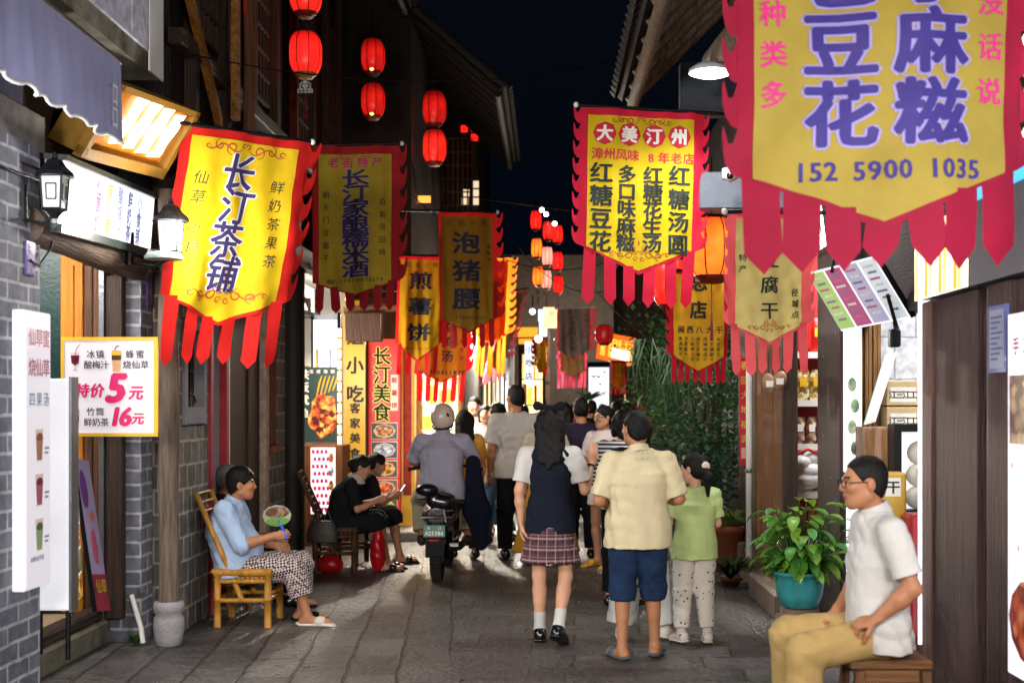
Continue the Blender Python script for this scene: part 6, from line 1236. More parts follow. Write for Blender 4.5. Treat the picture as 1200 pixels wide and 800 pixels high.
        if fold:
            X, Y, Z = ax[0][:, None, None], ax[1][None, :, None], ax[2][None, None, :]; q = ffreq
            w1 = np.sin(q*0.5*Z+seed+2.4*np.sin(q*0.17*X+seed*2)+2.0*np.sin(q*0.2*Y+seed)); w2 = np.sin(q*(0.75*X+0.28*Z)+seed*3+1.9*np.sin(q*0.22*Z+q*0.2*Y)); w3 = np.sin(q*(0.8*Y-0.3*Z-0.45*X)+seed*5+1.6*np.sin(q*0.3*X))
            am = 0.55+0.45*np.sin(q*0.11*Z+seed*7+2*np.sin(q*0.08*X+q*0.07*Y))
            D = D + fold*am*(0.55*(1-np.abs(w1))*1.6-0.4+0.45*w2+0.4*w3)
        S_ = D < 0
        c = S_[:-1, :-1, :-1].astype(np.int8)
        for dx, dy, dz in ((1,0,0),(0,1,0),(0,0,1),(1,1,0),(1,0,1),(0,1,1),(1,1,1)):
            c = c + S_[dx:n[0]-1+dx, dy:n[1]-1+dy, dz:n[2]-1+dz]
        I = np.argwhere((c > 0) & (c < 8)); idx = np.full(c.shape, -1, np.int64); idx[tuple(I.T)] = np.arange(len(I))
        cor = [(0,0,0),(1,0,0),(0,1,0),(1,1,0),(0,0,1),(1,0,1),(0,1,1),(1,1,1)]
        V = np.stack([D[I[:, 0]+a, I[:, 1]+b_, I[:, 2]+e] for a, b_, e in cor], 1); acc = np.zeros((len(I), 3)); cnt = np.zeros(len(I))
        for i, j in ((0,1),(2,3),(4,5),(6,7),(0,2),(1,3),(4,6),(5,7),(0,4),(1,5),(2,6),(3,7)):
            m = (V[:, i] < 0) != (V[:, j] < 0); t = np.where(m, V[:, i]/np.where(m, V[:, i]-V[:, j], 1), 0)[:, None]
            pi, pj = np.array(cor[i], float), np.array(cor[j], float); acc += np.where(m[:, None], pi+(pj-pi)*t, 0); cnt += m
        P3 = lo+h*(I+acc/cnt[:, None]); F_ = []
        for a in range(3):
            b_, e = (a+1) % 3, (a+2) % 3
            s0 = [slice(1, n[i]-1) for i in range(3)]; s0[a] = slice(0, n[a]-1); s1 = list(s0); s1[a] = slice(1, n[a])
            A, B = S_[tuple(s0)], S_[tuple(s1)]; E = np.argwhere(A != B)
            if not len(E): continue
            off = np.array([1, 1, 1]); off[a] = 0; E = E+off; inside = S_[tuple(E.T)]
            eb = np.zeros(3, int); eb[b_] = 1; ee = np.zeros(3, int); ee[e] = 1
            q = np.stack([idx[tuple((E-eb-ee).T)], idx[tuple((E-ee).T)], idx[tuple(E.T)], idx[tuple((E-eb).T)]], 1)
            F_.append(np.where(inside[:, None], q, q[:, ::-1]))
        return P3, np.concatenate(F_)
    def build(s, name, mat, h, parent=None, fold=0.0, mats=None, pick=None, ffreq=22.0, seed=0.0, **kw):
        v, f = s.mesh(h, fold, ffreq, seed)
        me = bpy.data.meshes.new(name); me.from_pydata(v.tolist(), [], f.tolist())
        for m in (mats or [mat]): me.materials.append(m)
        if pick is not None: me.polygons.foreach_set('material_index', pick(v[f].mean(1)).astype(int))
        me.polygons.foreach_set('use_smooth', [True]*len(f)); me.update()
        o = bpy.data.objects.new(name, me); COL.objects.link(o)
        if parent is not None: o.parent = parent
        for k_, v_ in kw.items(): setattr(o, k_, v_)
        return o

def skin(name, hexc): 
    m = M(name, hexc, rough=0.52, var=0.12, scale=7, bump=0.06, bscale=60, spec=0.35)
    b = m.node_tree.nodes['Principled BSDF']; b.inputs['Subsurface Weight'].default_value = 0.08; b.inputs['Subsurface Radius'].default_value = (0.01, 0.004, 0.002); return m
SK_TAN = skin('skin_tan', '#a5704f'); SK_LIGHT = skin('skin_light', '#c9967a'); SK_MID = skin('skin_mid', '#b07f62'); SK_FAIR = skin('skin_fair', '#d6a98e')
HAIRM = M('black_hair', '#070606', rough=0.55, var=0.5, scale=5, bump=0.5, bscale=55, stretch=(3, 3, 0.5), spec=0.22); HAIRB = M('brown_black_hair', '#0e0a08', rough=0.55, var=0.5, scale=5, bump=0.5, bscale=55, stretch=(3, 3, 0.5), spec=0.22); HAIRG = M('grey_hair', '#6b6863', rough=0.55, var=0.5, scale=6, bump=0.6, bscale=45, stretch=(3, 3, 0.5))
EYEM = M('eye_dark', '#120c0a', rough=0.2, var=0.1, bump=0); LIPM = M('lip_rose', '#8f4a42', rough=0.5, var=0.1, bump=0); BROWM = M('brow_dark', '#1a1210', rough=0.8, var=0.1, bump=0); EYEW = M('eye_white', '#b8b0a8', rough=0.3, var=0.05, bump=0)

V3 = lambda *a: np.array(a, float)
class Fig:
    def __init__(s, label, loc, rz, H=1.7, girth=1.0, pose=None, head=(0, 0, 0), h=0.008, skin=SK_MID, group=None, woman=False, hands=(0.4, 0.4), handdir=None, handn=None):
        s.k = k = H/1.7; s.g = girth; s.h = h; s.woman = woman
        sw = 0.172 if woman else 0.19
        J = dict(pel=(0, 0, 0.93), che=(0, 0.0, 1.25), nck=(0, -0.015, 1.43), head=(0, 0.015, 1.575),
                 shL=(-sw, -0.01, 1.362), shR=(sw, -0.01, 1.362), elL=(-sw-0.05, -0.03, 1.09), elR=(sw+0.05, -0.03, 1.09), wrL=(-sw-0.06, 0.03, 0.85), wrR=(sw+0.06, 0.03, 0.85),
                 hiL=(-0.09, 0, 0.88), hiR=(0.09, 0, 0.88), knL=(-0.10, 0.015, 0.48), knR=(0.10, 0.015, 0.48), anL=(-0.105, -0.02, 0.085), anR=(0.105, -0.02, 0.085), toL=(-0.125, 0.15, 0.03), toR=(0.125, 0.15, 0.03))
        J.update(pose or {}); s.J = J = {a: V3(*b)*k for a, b in J.items()}
        s.HR = np.array((Euler((0, 0, R(head[0]))).to_matrix() @ Euler((R(head[1]), 0, 0)).to_matrix() @ Euler((0, R(head[2]), 0)).to_matrix()))
        s.hk = k*(1.0 if H > 1.45 else 1.15)
        hp = lambda x, y, z: J['head'] + s.HR @ (V3(x, y, z)*s.hk)
        s.hp = hp
        v = Vol(); g = girth
        right = J['shR']-J['shL']; hr = J['hiR']-J['hiL']; bd = 0.85 if woman else 1.0
        v.loft(J['pel'], J['che'], hr, [(-0.40, 0.10*k, 0.09*k), (-0.22, 0.155*k*g, 0.115*k*g), (0.0, (0.165 if woman else 0.16)*k*g, 0.115*k*g), (0.45, 0.135*k*g*bd, 0.10*k*g), (0.95, 0.152*k*g, 0.115*k*g), (1.2, 0.10*k*g, 0.07*k*g)], 0.03*k)
        v.loft(J['che'], J['nck'], right, [(-0.4, 0.11*k*g, 0.08*k*g), (0.1, 0.15*k*g, 0.105*k*g), (0.55, 0.10*k, 0.07*k), (0.95, 0.052*k, 0.052*k)], 0.04*k)
        if woman: 
            for sg in (-1, 1): v.ell((J['che']+(right/np.linalg.norm(right))*sg*0.07*k+np.cross(J['nck']-J['che'], right)/np.linalg.norm(np.cross(J['nck']-J['che'], right))*-0.0), (0.06*k, 0.05*k, 0.06*k), k=0.05*k)
        v.cap(J['nck']-V3(0, 0, 0.03)*k, J['head']+s.HR @ V3(0, -0.02, -0.05)*k, 0.056*k*(0.88 if woman else 1), 0.05*k*(0.88 if woman else 1), 0.03*k)
        for S in 'LR':
            sh, el, wr = J['sh'+S], J['el'+S], J['wr'+S]; a = 0.88 if woman else 1.0
            v.cap(J['nck']-V3(0, 0, 0.06)*k, sh-V3(0, 0, 0.012)*k, 0.036*k, 0.040*k*a, 0.04*k)
            v.cap(sh-V3(0, 0, 0.012)*k, el, 0.045*k*a*g**0.5, 0.038*k*a, 0.03*k); v.cap(el, el+(wr-el)*0.35, 0.039*k*a, 0.041*k*a, 0.02*k); v.cap(el+(wr-el)*0.35, wr, 0.041*k*a, 0.026*k*a, 0.02*k)
            d = (wr-el)/np.linalg.norm(wr-el)
            if handdir and handdir.get(S) is not None: d = V3(*handdir[S]); d /= np.linalg.norm(d)
            nrm = V3(*(handn[S])) if handn and handn.get(S) is not None else V3(1 if S == 'L' else -1, 0, 0)
            nrm = nrm - d*(nrm @ d); nrm /= np.linalg.norm(nrm); sd = np.cross(d, nrm)*(1 if S == 'L' else -1)   # sd: thumb side
            if h > 0.0105:
                v.cap(wr, wr+d*0.09*k, 0.027*k, 0.036*k, 0.02*k, flat=(nrm, 0.5)); v.cap(wr+d*0.08*k, wr+d*0.15*k+nrm*0.02*k, 0.032*k, 0.022*k, 0.02*k, flat=(nrm, 0.55)); v.cap(wr+d*0.03*k+sd*0.02*k, wr+d*0.09*k+sd*0.05*k, 0.013*k, 0.011*k, 0.01*k)
            else:
                v.cap(wr, wr+d*0.075*k, 0.027*k, 0.038*k, 0.02*k, flat=(nrm, 0.45))
                cu = hands[0 if S == 'L' else 1]
                for i, (o, l) in enumerate(((0.029, 0.078), (0.0105, 0.088), (-0.0085, 0.082), (-0.026, 0.064))):
                    b0 = wr+(d*(0.085-0.006*abs(i-1.2))+sd*o)*k; p = b0-d*0.025*k; ang = 0.0; l3 = (0.45, 0.32, 0.23)
                    v.cap(p, b0, 0.011*k, 0.0105*k, 0.006*k); p = b0
                    for q in range(3):
                        ang += cu*(0.9, 1.1, 0.8)[q]; dd = d*math.cos(ang)+nrm*math.sin(ang); e = p+(dd+sd*o*1.2)*l*l3[q]*k; v.cap(p, e, (0.0102-0.0009*q)*k, (0.0095-0.0010*q)*k, 0.004*k); p = e
                b0 = wr+(d*0.022+sd*0.024+nrm*0.006)*k; e = b0+(d*0.035+sd*0.028+nrm*(0.01+0.02*cu))*k; e2 = e+(d*0.03+sd*0.006+nrm*(0.008+0.03*cu))*k
                v.cap(b0, e, 0.014*k, 0.0115*k, 0.008*k); v.cap(e, e2, 0.011*k, 0.009*k, 0.004*k)
            hi, kn, an, to = J['hi'+S], J['kn'+S], J['an'+S], J['to'+S]
            v.cap(hi, kn, 0.083*k*g**0.7, 0.052*k*g**0.4, 0.04*k)
            bk = np.cross(hr, an-kn); bk /= max(np.linalg.norm(bk), 1e-6)
            cf = kn+(an-kn)*0.28; v.cap(kn, an, 0.051*k, 0.034*k, 0.02*k); v.cap(cf - bk*(-0.012)*k, cf+(an-kn)*0.2, 0.046*k, 0.036*k, 0.03*k)
            ft = to-an; heel = an+V3(0, 0, -0.045)*k - ft*V3(1, 1, 0.1)*0.22
            v.cap(heel, an, 0.034*k, 0.034*k, 0.02*k); v.cap(an+V3(0, 0, -0.03)*k, to, 0.036*k, 0.028*k, 0.02*k); v.cap(heel, to, 0.03*k, 0.032*k, 0.02*k)
        K = s.hk
        v.ell(hp(0, -0.014, 0.028), V3(0.074, 0.094, 0.088)*K, s.HR, 0.01); v.ell(hp(0, 0.02, -0.032), V3(0.062, 0.074, 0.078)*K, s.HR, 0.03*K); v.cap(hp(0, 0.062, -0.098), hp(0, 0.05, -0.085), 0.022*K, 0.03*K, 0.03*K)
        for sg in (-1, 1):
            v.cap(hp(sg*0.052, 0.0, -0.06), hp(sg*0.025, 0.055, -0.092), 0.022*K, 0.018*K, 0.03*K); v.ell(hp(sg*0.078, -0.012, -0.008), V3(0.011, 0.02, 0.031)*K, s.HR, 0.006*K); v.ell(hp(sg*0.036, 0.07, -0.02), V3(0.022, 0.02, 0.018)*K, s.HR, 0.02*K)
            v.cap(hp(sg*0.012, 0.087, 0.022), hp(sg*0.045, 0.073, 0.024), 0.009*K, 0.008*K, 0.012*K)
            v.ell(hp(sg*0.031, 0.090, 0.004), V3(0.015, 0.010, 0.010)*K, s.HR, 0.008*K, op='s'); v.ell(hp(sg*0.031, 0.077, 0.003), V3(0.013, 0.011, 0.0095)*K, s.HR, 0.003*K)
        v.cap(hp(0, 0.088, 0.012), hp(0, 0.104, -0.024), 0.008*K, 0.0125*K, 0.014*K); v.cap(hp(-0.014, 0.093, -0.03), hp(0.014, 0.093, -0.03), 0.008*K, 0.008*K, 0.01*K)
        v.ell(hp(0, 0.088, -0.056), V3(0.022, 0.009, 0.0065)*K, s.HR, 0.006*K); v.ell(hp(0, 0.086, -0.067), V3(0.019, 0.009, 0.0065)*K, s.HR, 0.005*K)
        def pick(c):
            q = (c-J['head']) @ s.HR / K; x, y, z = np.abs(q[:, 0]), q[:, 1], q[:, 2]; r = np.zeros(len(c))
            fr = y > 0.055
            r[fr & (((x-0.031)/0.0125)**2+((z-0.003)/0.0062)**2 < 1)] = 4
            r[fr & (((x-0.031)/0.0062)**2+((z-0.003)/0.0062)**2 < 1)] = 1
            r[fr & (x > 0.013) & (x < 0.05) & (np.abs(z-0.027-0.05*(0.03-np.abs(x-0.03))) < 0.0045)] = 3
            r[(y > 0.078) & (x < 0.023) & (np.abs(z+0.0615) < 0.0085*(1-(x/0.026)**2)+0.001)] = 2
            return r
        s.o = v.build('person', None, h, mats=[skin, EYEM, LIPM, BROWM, EYEW], pick=pick); s.o.location = loc; s.o.rotation_euler = (0, 0, rz)
        tag(s.o, label, 'person', group); s.right = right; s.hr = hr
    def top(s, name, mat, sleeve=0.55, hem=-0.25, loose=0.022, fold=0.004, hemr=None, collar=None, h=None, vest=False, belly=0.0, opening=None, p=2.3, seed=1.0, neck=True):
        """shirt: hem in units of the pelvis to chest distance (0 at the pelvis); sleeve = share of the whole arm"""
        J, k, g = s.J, s.k, s.g; v = Vol(); l = loose; hw = hemr or (0.168*g+l*1.5)
        d = 0.115*g+l
        v.loft(J['pel'], J['che'], s.hr, [(hem, hw*k, (d+0.012)*k, 0.0), (0.0, (hw-0.004)*k, (d+0.01)*k, belly*0.4*k), (0.45, (0.15*g+l)*k, (0.112*g+l+belly*0.5)*k, belly*0.5*k), (0.9, (0.158*g+l)*k, (0.118*g+l)*k, 0.0), (1.08, (0.148*g+l*0.9)*k, (0.108*g+l*0.8)*k), (1.2, (0.10*g+l*0.5)*k, (0.07*g+l*0.4)*k)], 0.02, p=p)
        v.loft(J['che'], J['nck'], s.right, [(-0.5, (0.11*g+l*0.5)*k, (0.08*g+l*0.4)*k), (-0.2, (0.15*g+l*0.8)*k, (0.108*g+l*0.8)*k), (0.2, (0.158*g+l*0.7)*k, (0.108*g+l*0.8)*k), (0.6, 0.125*k, (0.085+l*0.5)*k), (0.95, 0.07*k, 0.07*k)], 0.05*k, p=2.1)
        for S in 'LR':
            sh, el, wr = J['sh'+S], J['el'+S], J['wr'+S]
            v.cap(J['nck']-V3(0, 0, 0.045)*k, sh-V3(0, 0, 0.008)*k, 0.05*k, (0.05+l*0.3)*k, 0.06*k)
            if vest: continue
            L1 = np.linalg.norm(el-sh); L2 = np.linalg.norm(wr-el); q = sleeve*(L1+L2)
            v.cap(sh, sh+(el-sh)*0.3, (0.05+l*0.35)*k, (0.053+l*0.45)*k, 0.04*k)
            if q <= L1: v.cone(sh+(el-sh)*0.18, sh+(el-sh)*q/L1, (0.052+l*0.42)*k, (0.052+l*0.72)*k, 0.03*k)
            else:
                v.cap(sh, el, (0.052+l*0.45)*k, (0.048+l*0.6)*k, 0.035*k); v.cone(el-(wr-el)*0.06, el+(wr-el)*(q-L1)/L2, (0.048+l*0.7)*k, (0.042+l*0.5)*k, 0.03*k)
        if neck:
            v.cap(J['nck']+V3(0, 0.0, -0.01)*k, J['nck']+V3(0, 0.02, 0.07)*k, 0.06*k, 0.06*k, 0.008*k, op='s')
        o = v.build(name, mat, h or s.h, s.o, fold=fold*1.35, seed=seed, ffreq=68)
        if collar is not None:
            c = Vol(); n0 = J['nck']; up = (J['head']-n0); up /= np.linalg.norm(up)
            c.cone(n0-up*0.02*k, n0+up*0.035*k, 0.078*k, 0.068*k, 0.01); c.cone(n0-up*0.05*k, n0+up*0.06*k, 0.060*k, 0.056*k, 0.004, op='s'); c.build('collar', collar, min(s.h, 0.007), s.o)
        return o
    def legs(s, name, mat, upto=0.9, r0=0.098, r1=0.06, fold=0.004, waist=0.12, cuffs=None, h=None, seed=2.0, seat=None):
        """trousers or shorts: upto = share of the leg length covered"""
        J, k, g = s.J, s.k, s.g; v = Vol()
        v.loft(J['pel'], J['che'], s.hr, [(-0.42, 0.11*k, 0.10*k), (-0.25, 0.168*k*g, 0.125*k*g), (0.0, 0.172*k*g, 0.125*k*g), (waist/0.32, 0.155*k*g, 0.118*k*g)], 0.03)
        for S in 'LR':
            hi, kn, an = J['hi'+S], J['kn'+S], J['an'+S]; L1 = np.linalg.norm(kn-hi); L2 = np.linalg.norm(an-kn); q = upto*(L1+L2)
            if q <= L1: v.cone(hi, hi+(kn-hi)*q/L1, r0*k*g**0.7, r1*k, 0.04*k)
            else:
                f = L1/q; rm = r0*g**0.7*(1-f)+r1*f if r1 > 0.075 else max(0.066, r0*(1-f)+r1*f)
                v.cap(hi, kn, r0*k*g**0.7, rm*k, 0.04*k); v.cone(kn-(an-kn)*0.02, kn+(an-kn)*(q-L1)/L2, rm*k, r1*k, 0.03*k)
        o = v.build(name, mat, h or s.h, s.o, fold=fold*1.35, seed=seed, ffreq=68)
        return o
    def skirt(s, name, mat, top=0.12, bottom=-0.35, rt=0.14, rb=0.24, pleat=None, fold=0.0, h=None, flat=0.85):
        J, k = s.J, s.k; a = J['pel']; v = Vol()
        v.loft(a, a+V3(0, 0, 1.0), s.hr, [(bottom*k, rb*k, rb*flat*k), ((bottom*0.4+top*0.6)*k, (rt*0.6+rb*0.4)*k, (rt*0.6+rb*0.4)*flat*k), (top*k, rt*k, rt*0.8*k)], 0.01, p=2.0, pleat=pleat)
        return v.build(name, mat, h or s.h, s.o, fold=fold)
    def hair(s, mat, kind='short', h=None, length=0.4, top=0.0, puff=0.0):
        K = s.hk; hp = s.hp; v = Vol()
        tk = 0.002 if kind == 'crop' else -puff
        v.ell(hp(0, -0.016, 0.034+top), V3(0.081-tk, 0.100-tk, 0.092-tk)*K, s.HR, 0.01); (v.ell(hp(0, -0.040, -0.02), V3(0.074, 0.062, 0.075)*K, s.HR, 0.03*K) if kind == 'crop' else v.ell(hp(0, -0.045, -0.02), V3(0.074, 0.066, 0.075)*K, s.HR, 0.03*K))
        if kind in ('short', 'grey', 'crop'):
            v.ell(hp(0, 0.082, -0.045+(0.02 if kind == 'crop' else 0)), V3(0.088, 0.078 if kind != 'crop' else 0.085, 0.098)*K, s.HR, 0.01*K, op='s'); n = s.HR @ V3(0, 0.62, -0.78); v.cut(hp(0, 0.0, -0.02), n)
            for sg in (-1, 1): v.ell(hp(sg*0.082, 0.0, -0.02), V3(0.02, 0.032, 0.045)*K, s.HR, 0.006*K, op='s')
        else:
            v.ell(hp(0, 0.088, -0.05), V3(0.066, 0.078, 0.105)*K, s.HR, 0.012*K, op='s')
        if kind == 'long':
            b = s.J['nck']; L = length*s.k
            for sg in (-1, 0, 1): v.cap(hp(sg*0.05, -0.06, 0.0), b+V3(sg*0.062, -0.115, -L*(1-0.3*abs(sg)))*s.k/1.0, 0.058*K, 0.018*K, 0.04*K, flat=(V3(0, 1, 0), 0.6))
            for sg in (-1, 1): v.cap(hp(sg*0.07, 0.0, 0.0), b+V3(sg*0.09, -0.045, -0.10)*s.k, 0.032*K, 0.028*K, 0.04*K)
        if kind == 'bob':
            for sg in (-1, 1): v.cap(hp(sg*0.066, -0.01, 0.02), hp(sg*0.068, 0.0, -0.09), 0.035*K, 0.03*K, 0.03*K)
            v.cap(hp(0, -0.07, 0.0), hp(0, -0.06, -0.09), 0.065*K, 0.06*K, 0.03*K)
        if kind == 'tail':
            n = s.HR @ V3(0, 0.45, -0.9); 
            a = hp(0.0, -0.105, 0.02); e = a+V3(0.02, -0.05, -0.11)*s.k; v.cap(a, e, 0.03*K, 0.036*K, 0.02*K); v.cap(e, e+V3(0.01, 0.01, -0.17)*s.k, 0.036*K, 0.012*K, 0.03*K)
        if kind == 'bun': v.ell(hp(0, -0.115, 0.0), V3(0.04, 0.035, 0.045)*K, s.HR, 0.02*K)
        return v.build('hair', mat, h or max(0.005, s.h*0.8), s.o, fold=(0.002 if kind == 'crop' else 0.0048)*K, ffreq=95)
    def shoe(s, S, mat, kind='shoe', sole=None, h=None):
        J, k = s.J, s.k; an, to = J['an'+S], J['to'+S]; f = to-an; fl = f.copy(); fl[2] = 0; fl /= np.linalg.norm(fl); v = Vol(); hh = h or min(s.h, 0.008)
        up = np.cross(np.cross(f, V3(0, 0, 1)), f); up /= np.linalg.norm(up)
        if abs(f[2])/np.linalg.norm(f) < 0.75: heel = an+V3(0, 0, -0.052)*k-fl*0.05*k; tip = to+V3(0, 0, -0.004)*k
        else: heel = an-f*0.25; tip = to
        if kind == 'shoe':
            v.cap(heel+up*0.012*k, tip+up*0.006*k, 0.042*k, 0.043*k, 0.02*k); v.cap(heel+up*0.03*k, an-up*0.01*k, 0.042*k, 0.046*k, 0.02*k); v.cap(an-up*0.02*k+f*0.2, tip, 0.04*k, 0.036*k, 0.02*k)
            v.cut(heel-up*0.026*k, -up); v.cut(an+up*0.004*k, up)
        else:
            side = np.cross(f, up); side /= np.linalg.norm(side); m_ = an+f*0.62
            v.cap(heel-up*0.012*k, tip-up*0.005*k+fl*0.02*k, 0.043*k, 0.05*k, 0.01*k, flat=(up, 0.36)); v.cap(m_-side*0.022*k-up*0.004*k, m_+side*0.022*k-up*0.004*k, 0.04*k, 0.04*k, 0.01*k, flat=(f/np.linalg.norm(f), 1.0)) if False else v.ell(m_-up*0.004*k, V3(0.055, 0.05, 0.036)*k, k=0.01*k)
            v.cap(an+f*0.2-fl*0.02*k, an+f*0.3, 0.05*k, 0.04*k, 0.005, op='s') if False else None
        o = v.build('shoe' if kind == 'shoe' else 'sandal', mat, hh, s.o)
        if sole is not None:
            q = Vol(); q.cap(heel-up*0.024*k, tip-up*0.024*k, 0.047*k, 0.049*k, 0.01*k, flat=(up, 0.3)); so = q.build('sole', sole, hh); so.parent = o
        return o
    def sock(s, S, mat, z=0.2):
        J, k = s.J, s.k; an, kn, to = J['an'+S], J['kn'+S], J['to'+S]; d = kn-an; L = np.linalg.norm(d)
        v = Vol(); v.cone(an-d*0.05, an+d*(z/L)*k, 0.040*k, 0.044*k, 0.01); v.cap(an, an+(to-an)*0.3, 0.041*k, 0.036*k, 0.02); return v.build('sock', mat, min(s.h, 0.007), s.o)

# ---- fabrics
def tartan():
    m, t, b = new_mat('tartan'); tc = t.nodes.new('ShaderNodeTexCoord'); sp = t.nodes.new('ShaderNodeSeparateXYZ'); t.links.new(tc.outputs['Object'], sp.inputs[0])
    def band(sock, f, lo, ph=0.0):
        a = t.nodes.new('ShaderNodeMath'); a.operation = 'MULTIPLY_ADD'; a.inputs[1].default_value = f; a.inputs[2].default_value = ph; t.links.new(sock, a.inputs[0])
        c = t.nodes.new('ShaderNodeMath'); c.operation = 'SINE'; t.links.new(a.outputs[0], c.inputs[0]); g = t.nodes.new('ShaderNodeMath'); g.operation = 'GREATER_THAN'; g.inputs[1].default_value = lo; t.links.new(c.outputs[0], g.inputs[0]); return g.outputs[0]
    col = None
    for (sock, f, lo, ph, c, w_) in ((sp.outputs[0], 105, 0.2, 0, '#4a2c36', 0.7), (sp.outputs[2], 85, 0.2, 0, '#4a2c36', 0.7), (sp.outputs[0], 105, 0.9, 2.6, '#94706a', 0.7), (sp.outputs[2], 85, 0.86, 2.6, '#a68078', 0.7), (sp.outputs[2], 85, 0.95, 0.6, '#8f6260', 0.6)):
        mx = t.nodes.new('ShaderNodeMix'); mx.data_type = 'RGBA'; g = t.nodes.new('ShaderNodeMath'); g.operation = 'MULTIPLY'; g.inputs[1].default_value = w_; t.links.new(band(sock, f, lo, ph), g.inputs[0]); t.links.new(g.outputs[0], mx.inputs[0])
        if col is None: mx.inputs[6].default_value = srgb('#191624') + (1,)
        else: t.links.new(col, mx.inputs[6])
        mx.inputs[7].default_value = srgb(c) + (1,); col = mx.outputs[2]
    t.links.new(col, b.inputs['Base Color']); b.inputs['Roughness'].default_value = 0.85; return m
def gingham(name, c1, c2, sc=26.0):
    m, t, b = new_mat(name); tc = t.nodes.new('ShaderNodeTexCoord'); ch = t.nodes.new('ShaderNodeTexChecker'); ch.inputs['Scale'].default_value = sc*2; mp = t.nodes.new('ShaderNodeMapping'); mp.inputs['Rotation'].default_value = (R(38), R(20), R(30))
    t.links.new(tc.outputs['Object'], mp.inputs[0]); t.links.new(mp.outputs[0], ch.inputs[0]); ch.inputs[1].default_value = srgb(c1) + (1,); ch.inputs[2].default_value = srgb(c2) + (1,); t.links.new(ch.outputs[0], b.inputs['Base Color']); b.inputs['Roughness'].default_value = 0.9; return m
def dotted(name, base, dot, sc=22.0, thr=0.22):
    m, t, b = new_mat(name); tc = t.nodes.new('ShaderNodeTexCoord'); v = t.nodes.new('ShaderNodeTexVoronoi'); v.inputs['Scale'].default_value = sc; t.links.new(tc.outputs['Object'], v.inputs[0])
    g = t.nodes.new('ShaderNodeMath'); g.operation = 'LESS_THAN'; g.inputs[1].default_value = thr; t.links.new(v.outputs[0], g.inputs[0]); mx = t.nodes.new('ShaderNodeMix'); mx.data_type = 'RGBA'; t.links.new(g.outputs[0], mx.inputs[0]); mx.inputs[6].default_value = srgb(base) + (1,); mx.inputs[7].default_value = srgb(dot) + (1,); t.links.new(mx.outputs[2], b.inputs['Base Color']); b.inputs['Roughness'].default_value = 0.9; return m
def striped(name, c1, c2, f=150.0):
    m, t, b = new_mat(name); tc = t.nodes.new('ShaderNodeTexCoord'); sp = t.nodes.new('ShaderNodeSeparateXYZ'); t.links.new(tc.outputs['Object'], sp.inputs[0])
    a = t.nodes.new('ShaderNodeMath'); a.operation = 'MULTIPLY'; a.inputs[1].default_value = f; t.links.new(sp.outputs[2], a.inputs[0]); s_ = t.nodes.new('ShaderNodeMath'); s_.operation = 'SINE'; t.links.new(a.outputs[0], s_.inputs[0]); g = t.nodes.new('ShaderNodeMath'); g.operation = 'GREATER_THAN'; g.inputs[1].default_value = 0.0; t.links.new(s_.outputs[0], g.inputs[0])
    mx = t.nodes.new('ShaderNodeMix'); mx.data_type = 'RGBA'; t.links.new(g.outputs[0], mx.inputs[0]); mx.inputs[6].default_value = srgb(c1) + (1,); mx.inputs[7].default_value = srgb(c2) + (1,); t.links.new(mx.outputs[2], b.inputs['Base Color']); b.inputs['Roughness'].default_value = 0.85; return m
def fab(name, hexc, bump=0.8, bs=8): return M('fabric_'+name, hexc, rough=0.9, var=0.12, scale=5, bump=bump, bscale=bs, spec=0.12, stretch=(1.2, 1.2, 0.55))
BEIGE = fab('beige_linen', '#c6b996'); DENIM = M('fabric_denim', '#1c2e4a', rough=0.85, var=0.45, scale=8, bump=0.4, bscale=90, spec=0.15); NAVY = fab('navy_knit', '#161a26'); WHITEC = fab('white', '#bcbab6'); GREYC = fab('grey', '#a5a09a'); BLACKC = fab('black', '#15151a'); LIME = fab('lime', '#b2c484'); MUST = fab('mustard', '#a87e28'); PURP = fab('dark_purple', '#241e30'); LAV = fab('lavender_grey', '#9a99ab'); KHAKI = fab('khaki', '#a39a88'); CREAMC = fab('cream', '#a58a58'); BLUEP = fab('pale_blue', '#9db1cf'); PINKW = fab('pinkish_white', '#bfb0b0'); YELT = fab('yellow', '#c9983a'); JEANS = M('fabric_jeans', '#3a5a78', rough=0.85, var=0.3, scale=8, bump=0.4, bscale=80); IVORY = fab('ivory', '#d0cac0')
SHOEB = M('patent_black', '#0c0c0e', rough=0.2, var=0.2, bump=0, spec=0.7); SHOEW = M('white_trainer', '#c8c0b4', rough=0.6, var=0.12); SANDG = M('grey_slide', '#4a5058', rough=0.6); SANDY = M('yellow_sandal', '#c9922a', rough=0.5); GUM = M('pale_sole', '#cfc7b8', rough=0.7)

def at(px, py): 
    Y = 1500*CAM_H/(py-472); return ((px-640)/1500*Y, Y, 0)

# ---- the man in the beige shirt, from behind
f = Fig('man in beige shirt, knee length denim shorts and grey slides, seen from behind', at(748, 772), R(4), 1.60, 1.12, dict(elL=(-0.275, -0.05, 1.09), elR=(0.275, -0.05, 1.10), wrL=(-0.22, 0.17, 1.06), wrR=(0.21, 0.18, 1.08), head=(-0.012, 0.03, 1.57), hiL=(-0.095, 0, 0.88), hiR=(0.095, 0, 0.88), anL=(-0.115, -0.03, 0.085), anR=(0.125, 0.07, 0.085), toL=(-0.17, 0.12, 0.03), toR=(0.18, 0.22, 0.03), knL=(-0.105, 0.02, 0.48), knR=(0.11, 0.06, 0.48)), (12, -6, 0), 0.0065, SK_TAN)
f.top('shirt', BEIGE, 0.50, -0.50, 0.030, 0.0045, collar=BEIGE, seed=3.1); f.legs('shorts', DENIM, 0.60, 0.108, 0.086, 0.004, seed=1.3); f.hair(HAIRM, 'short', top=0.004)
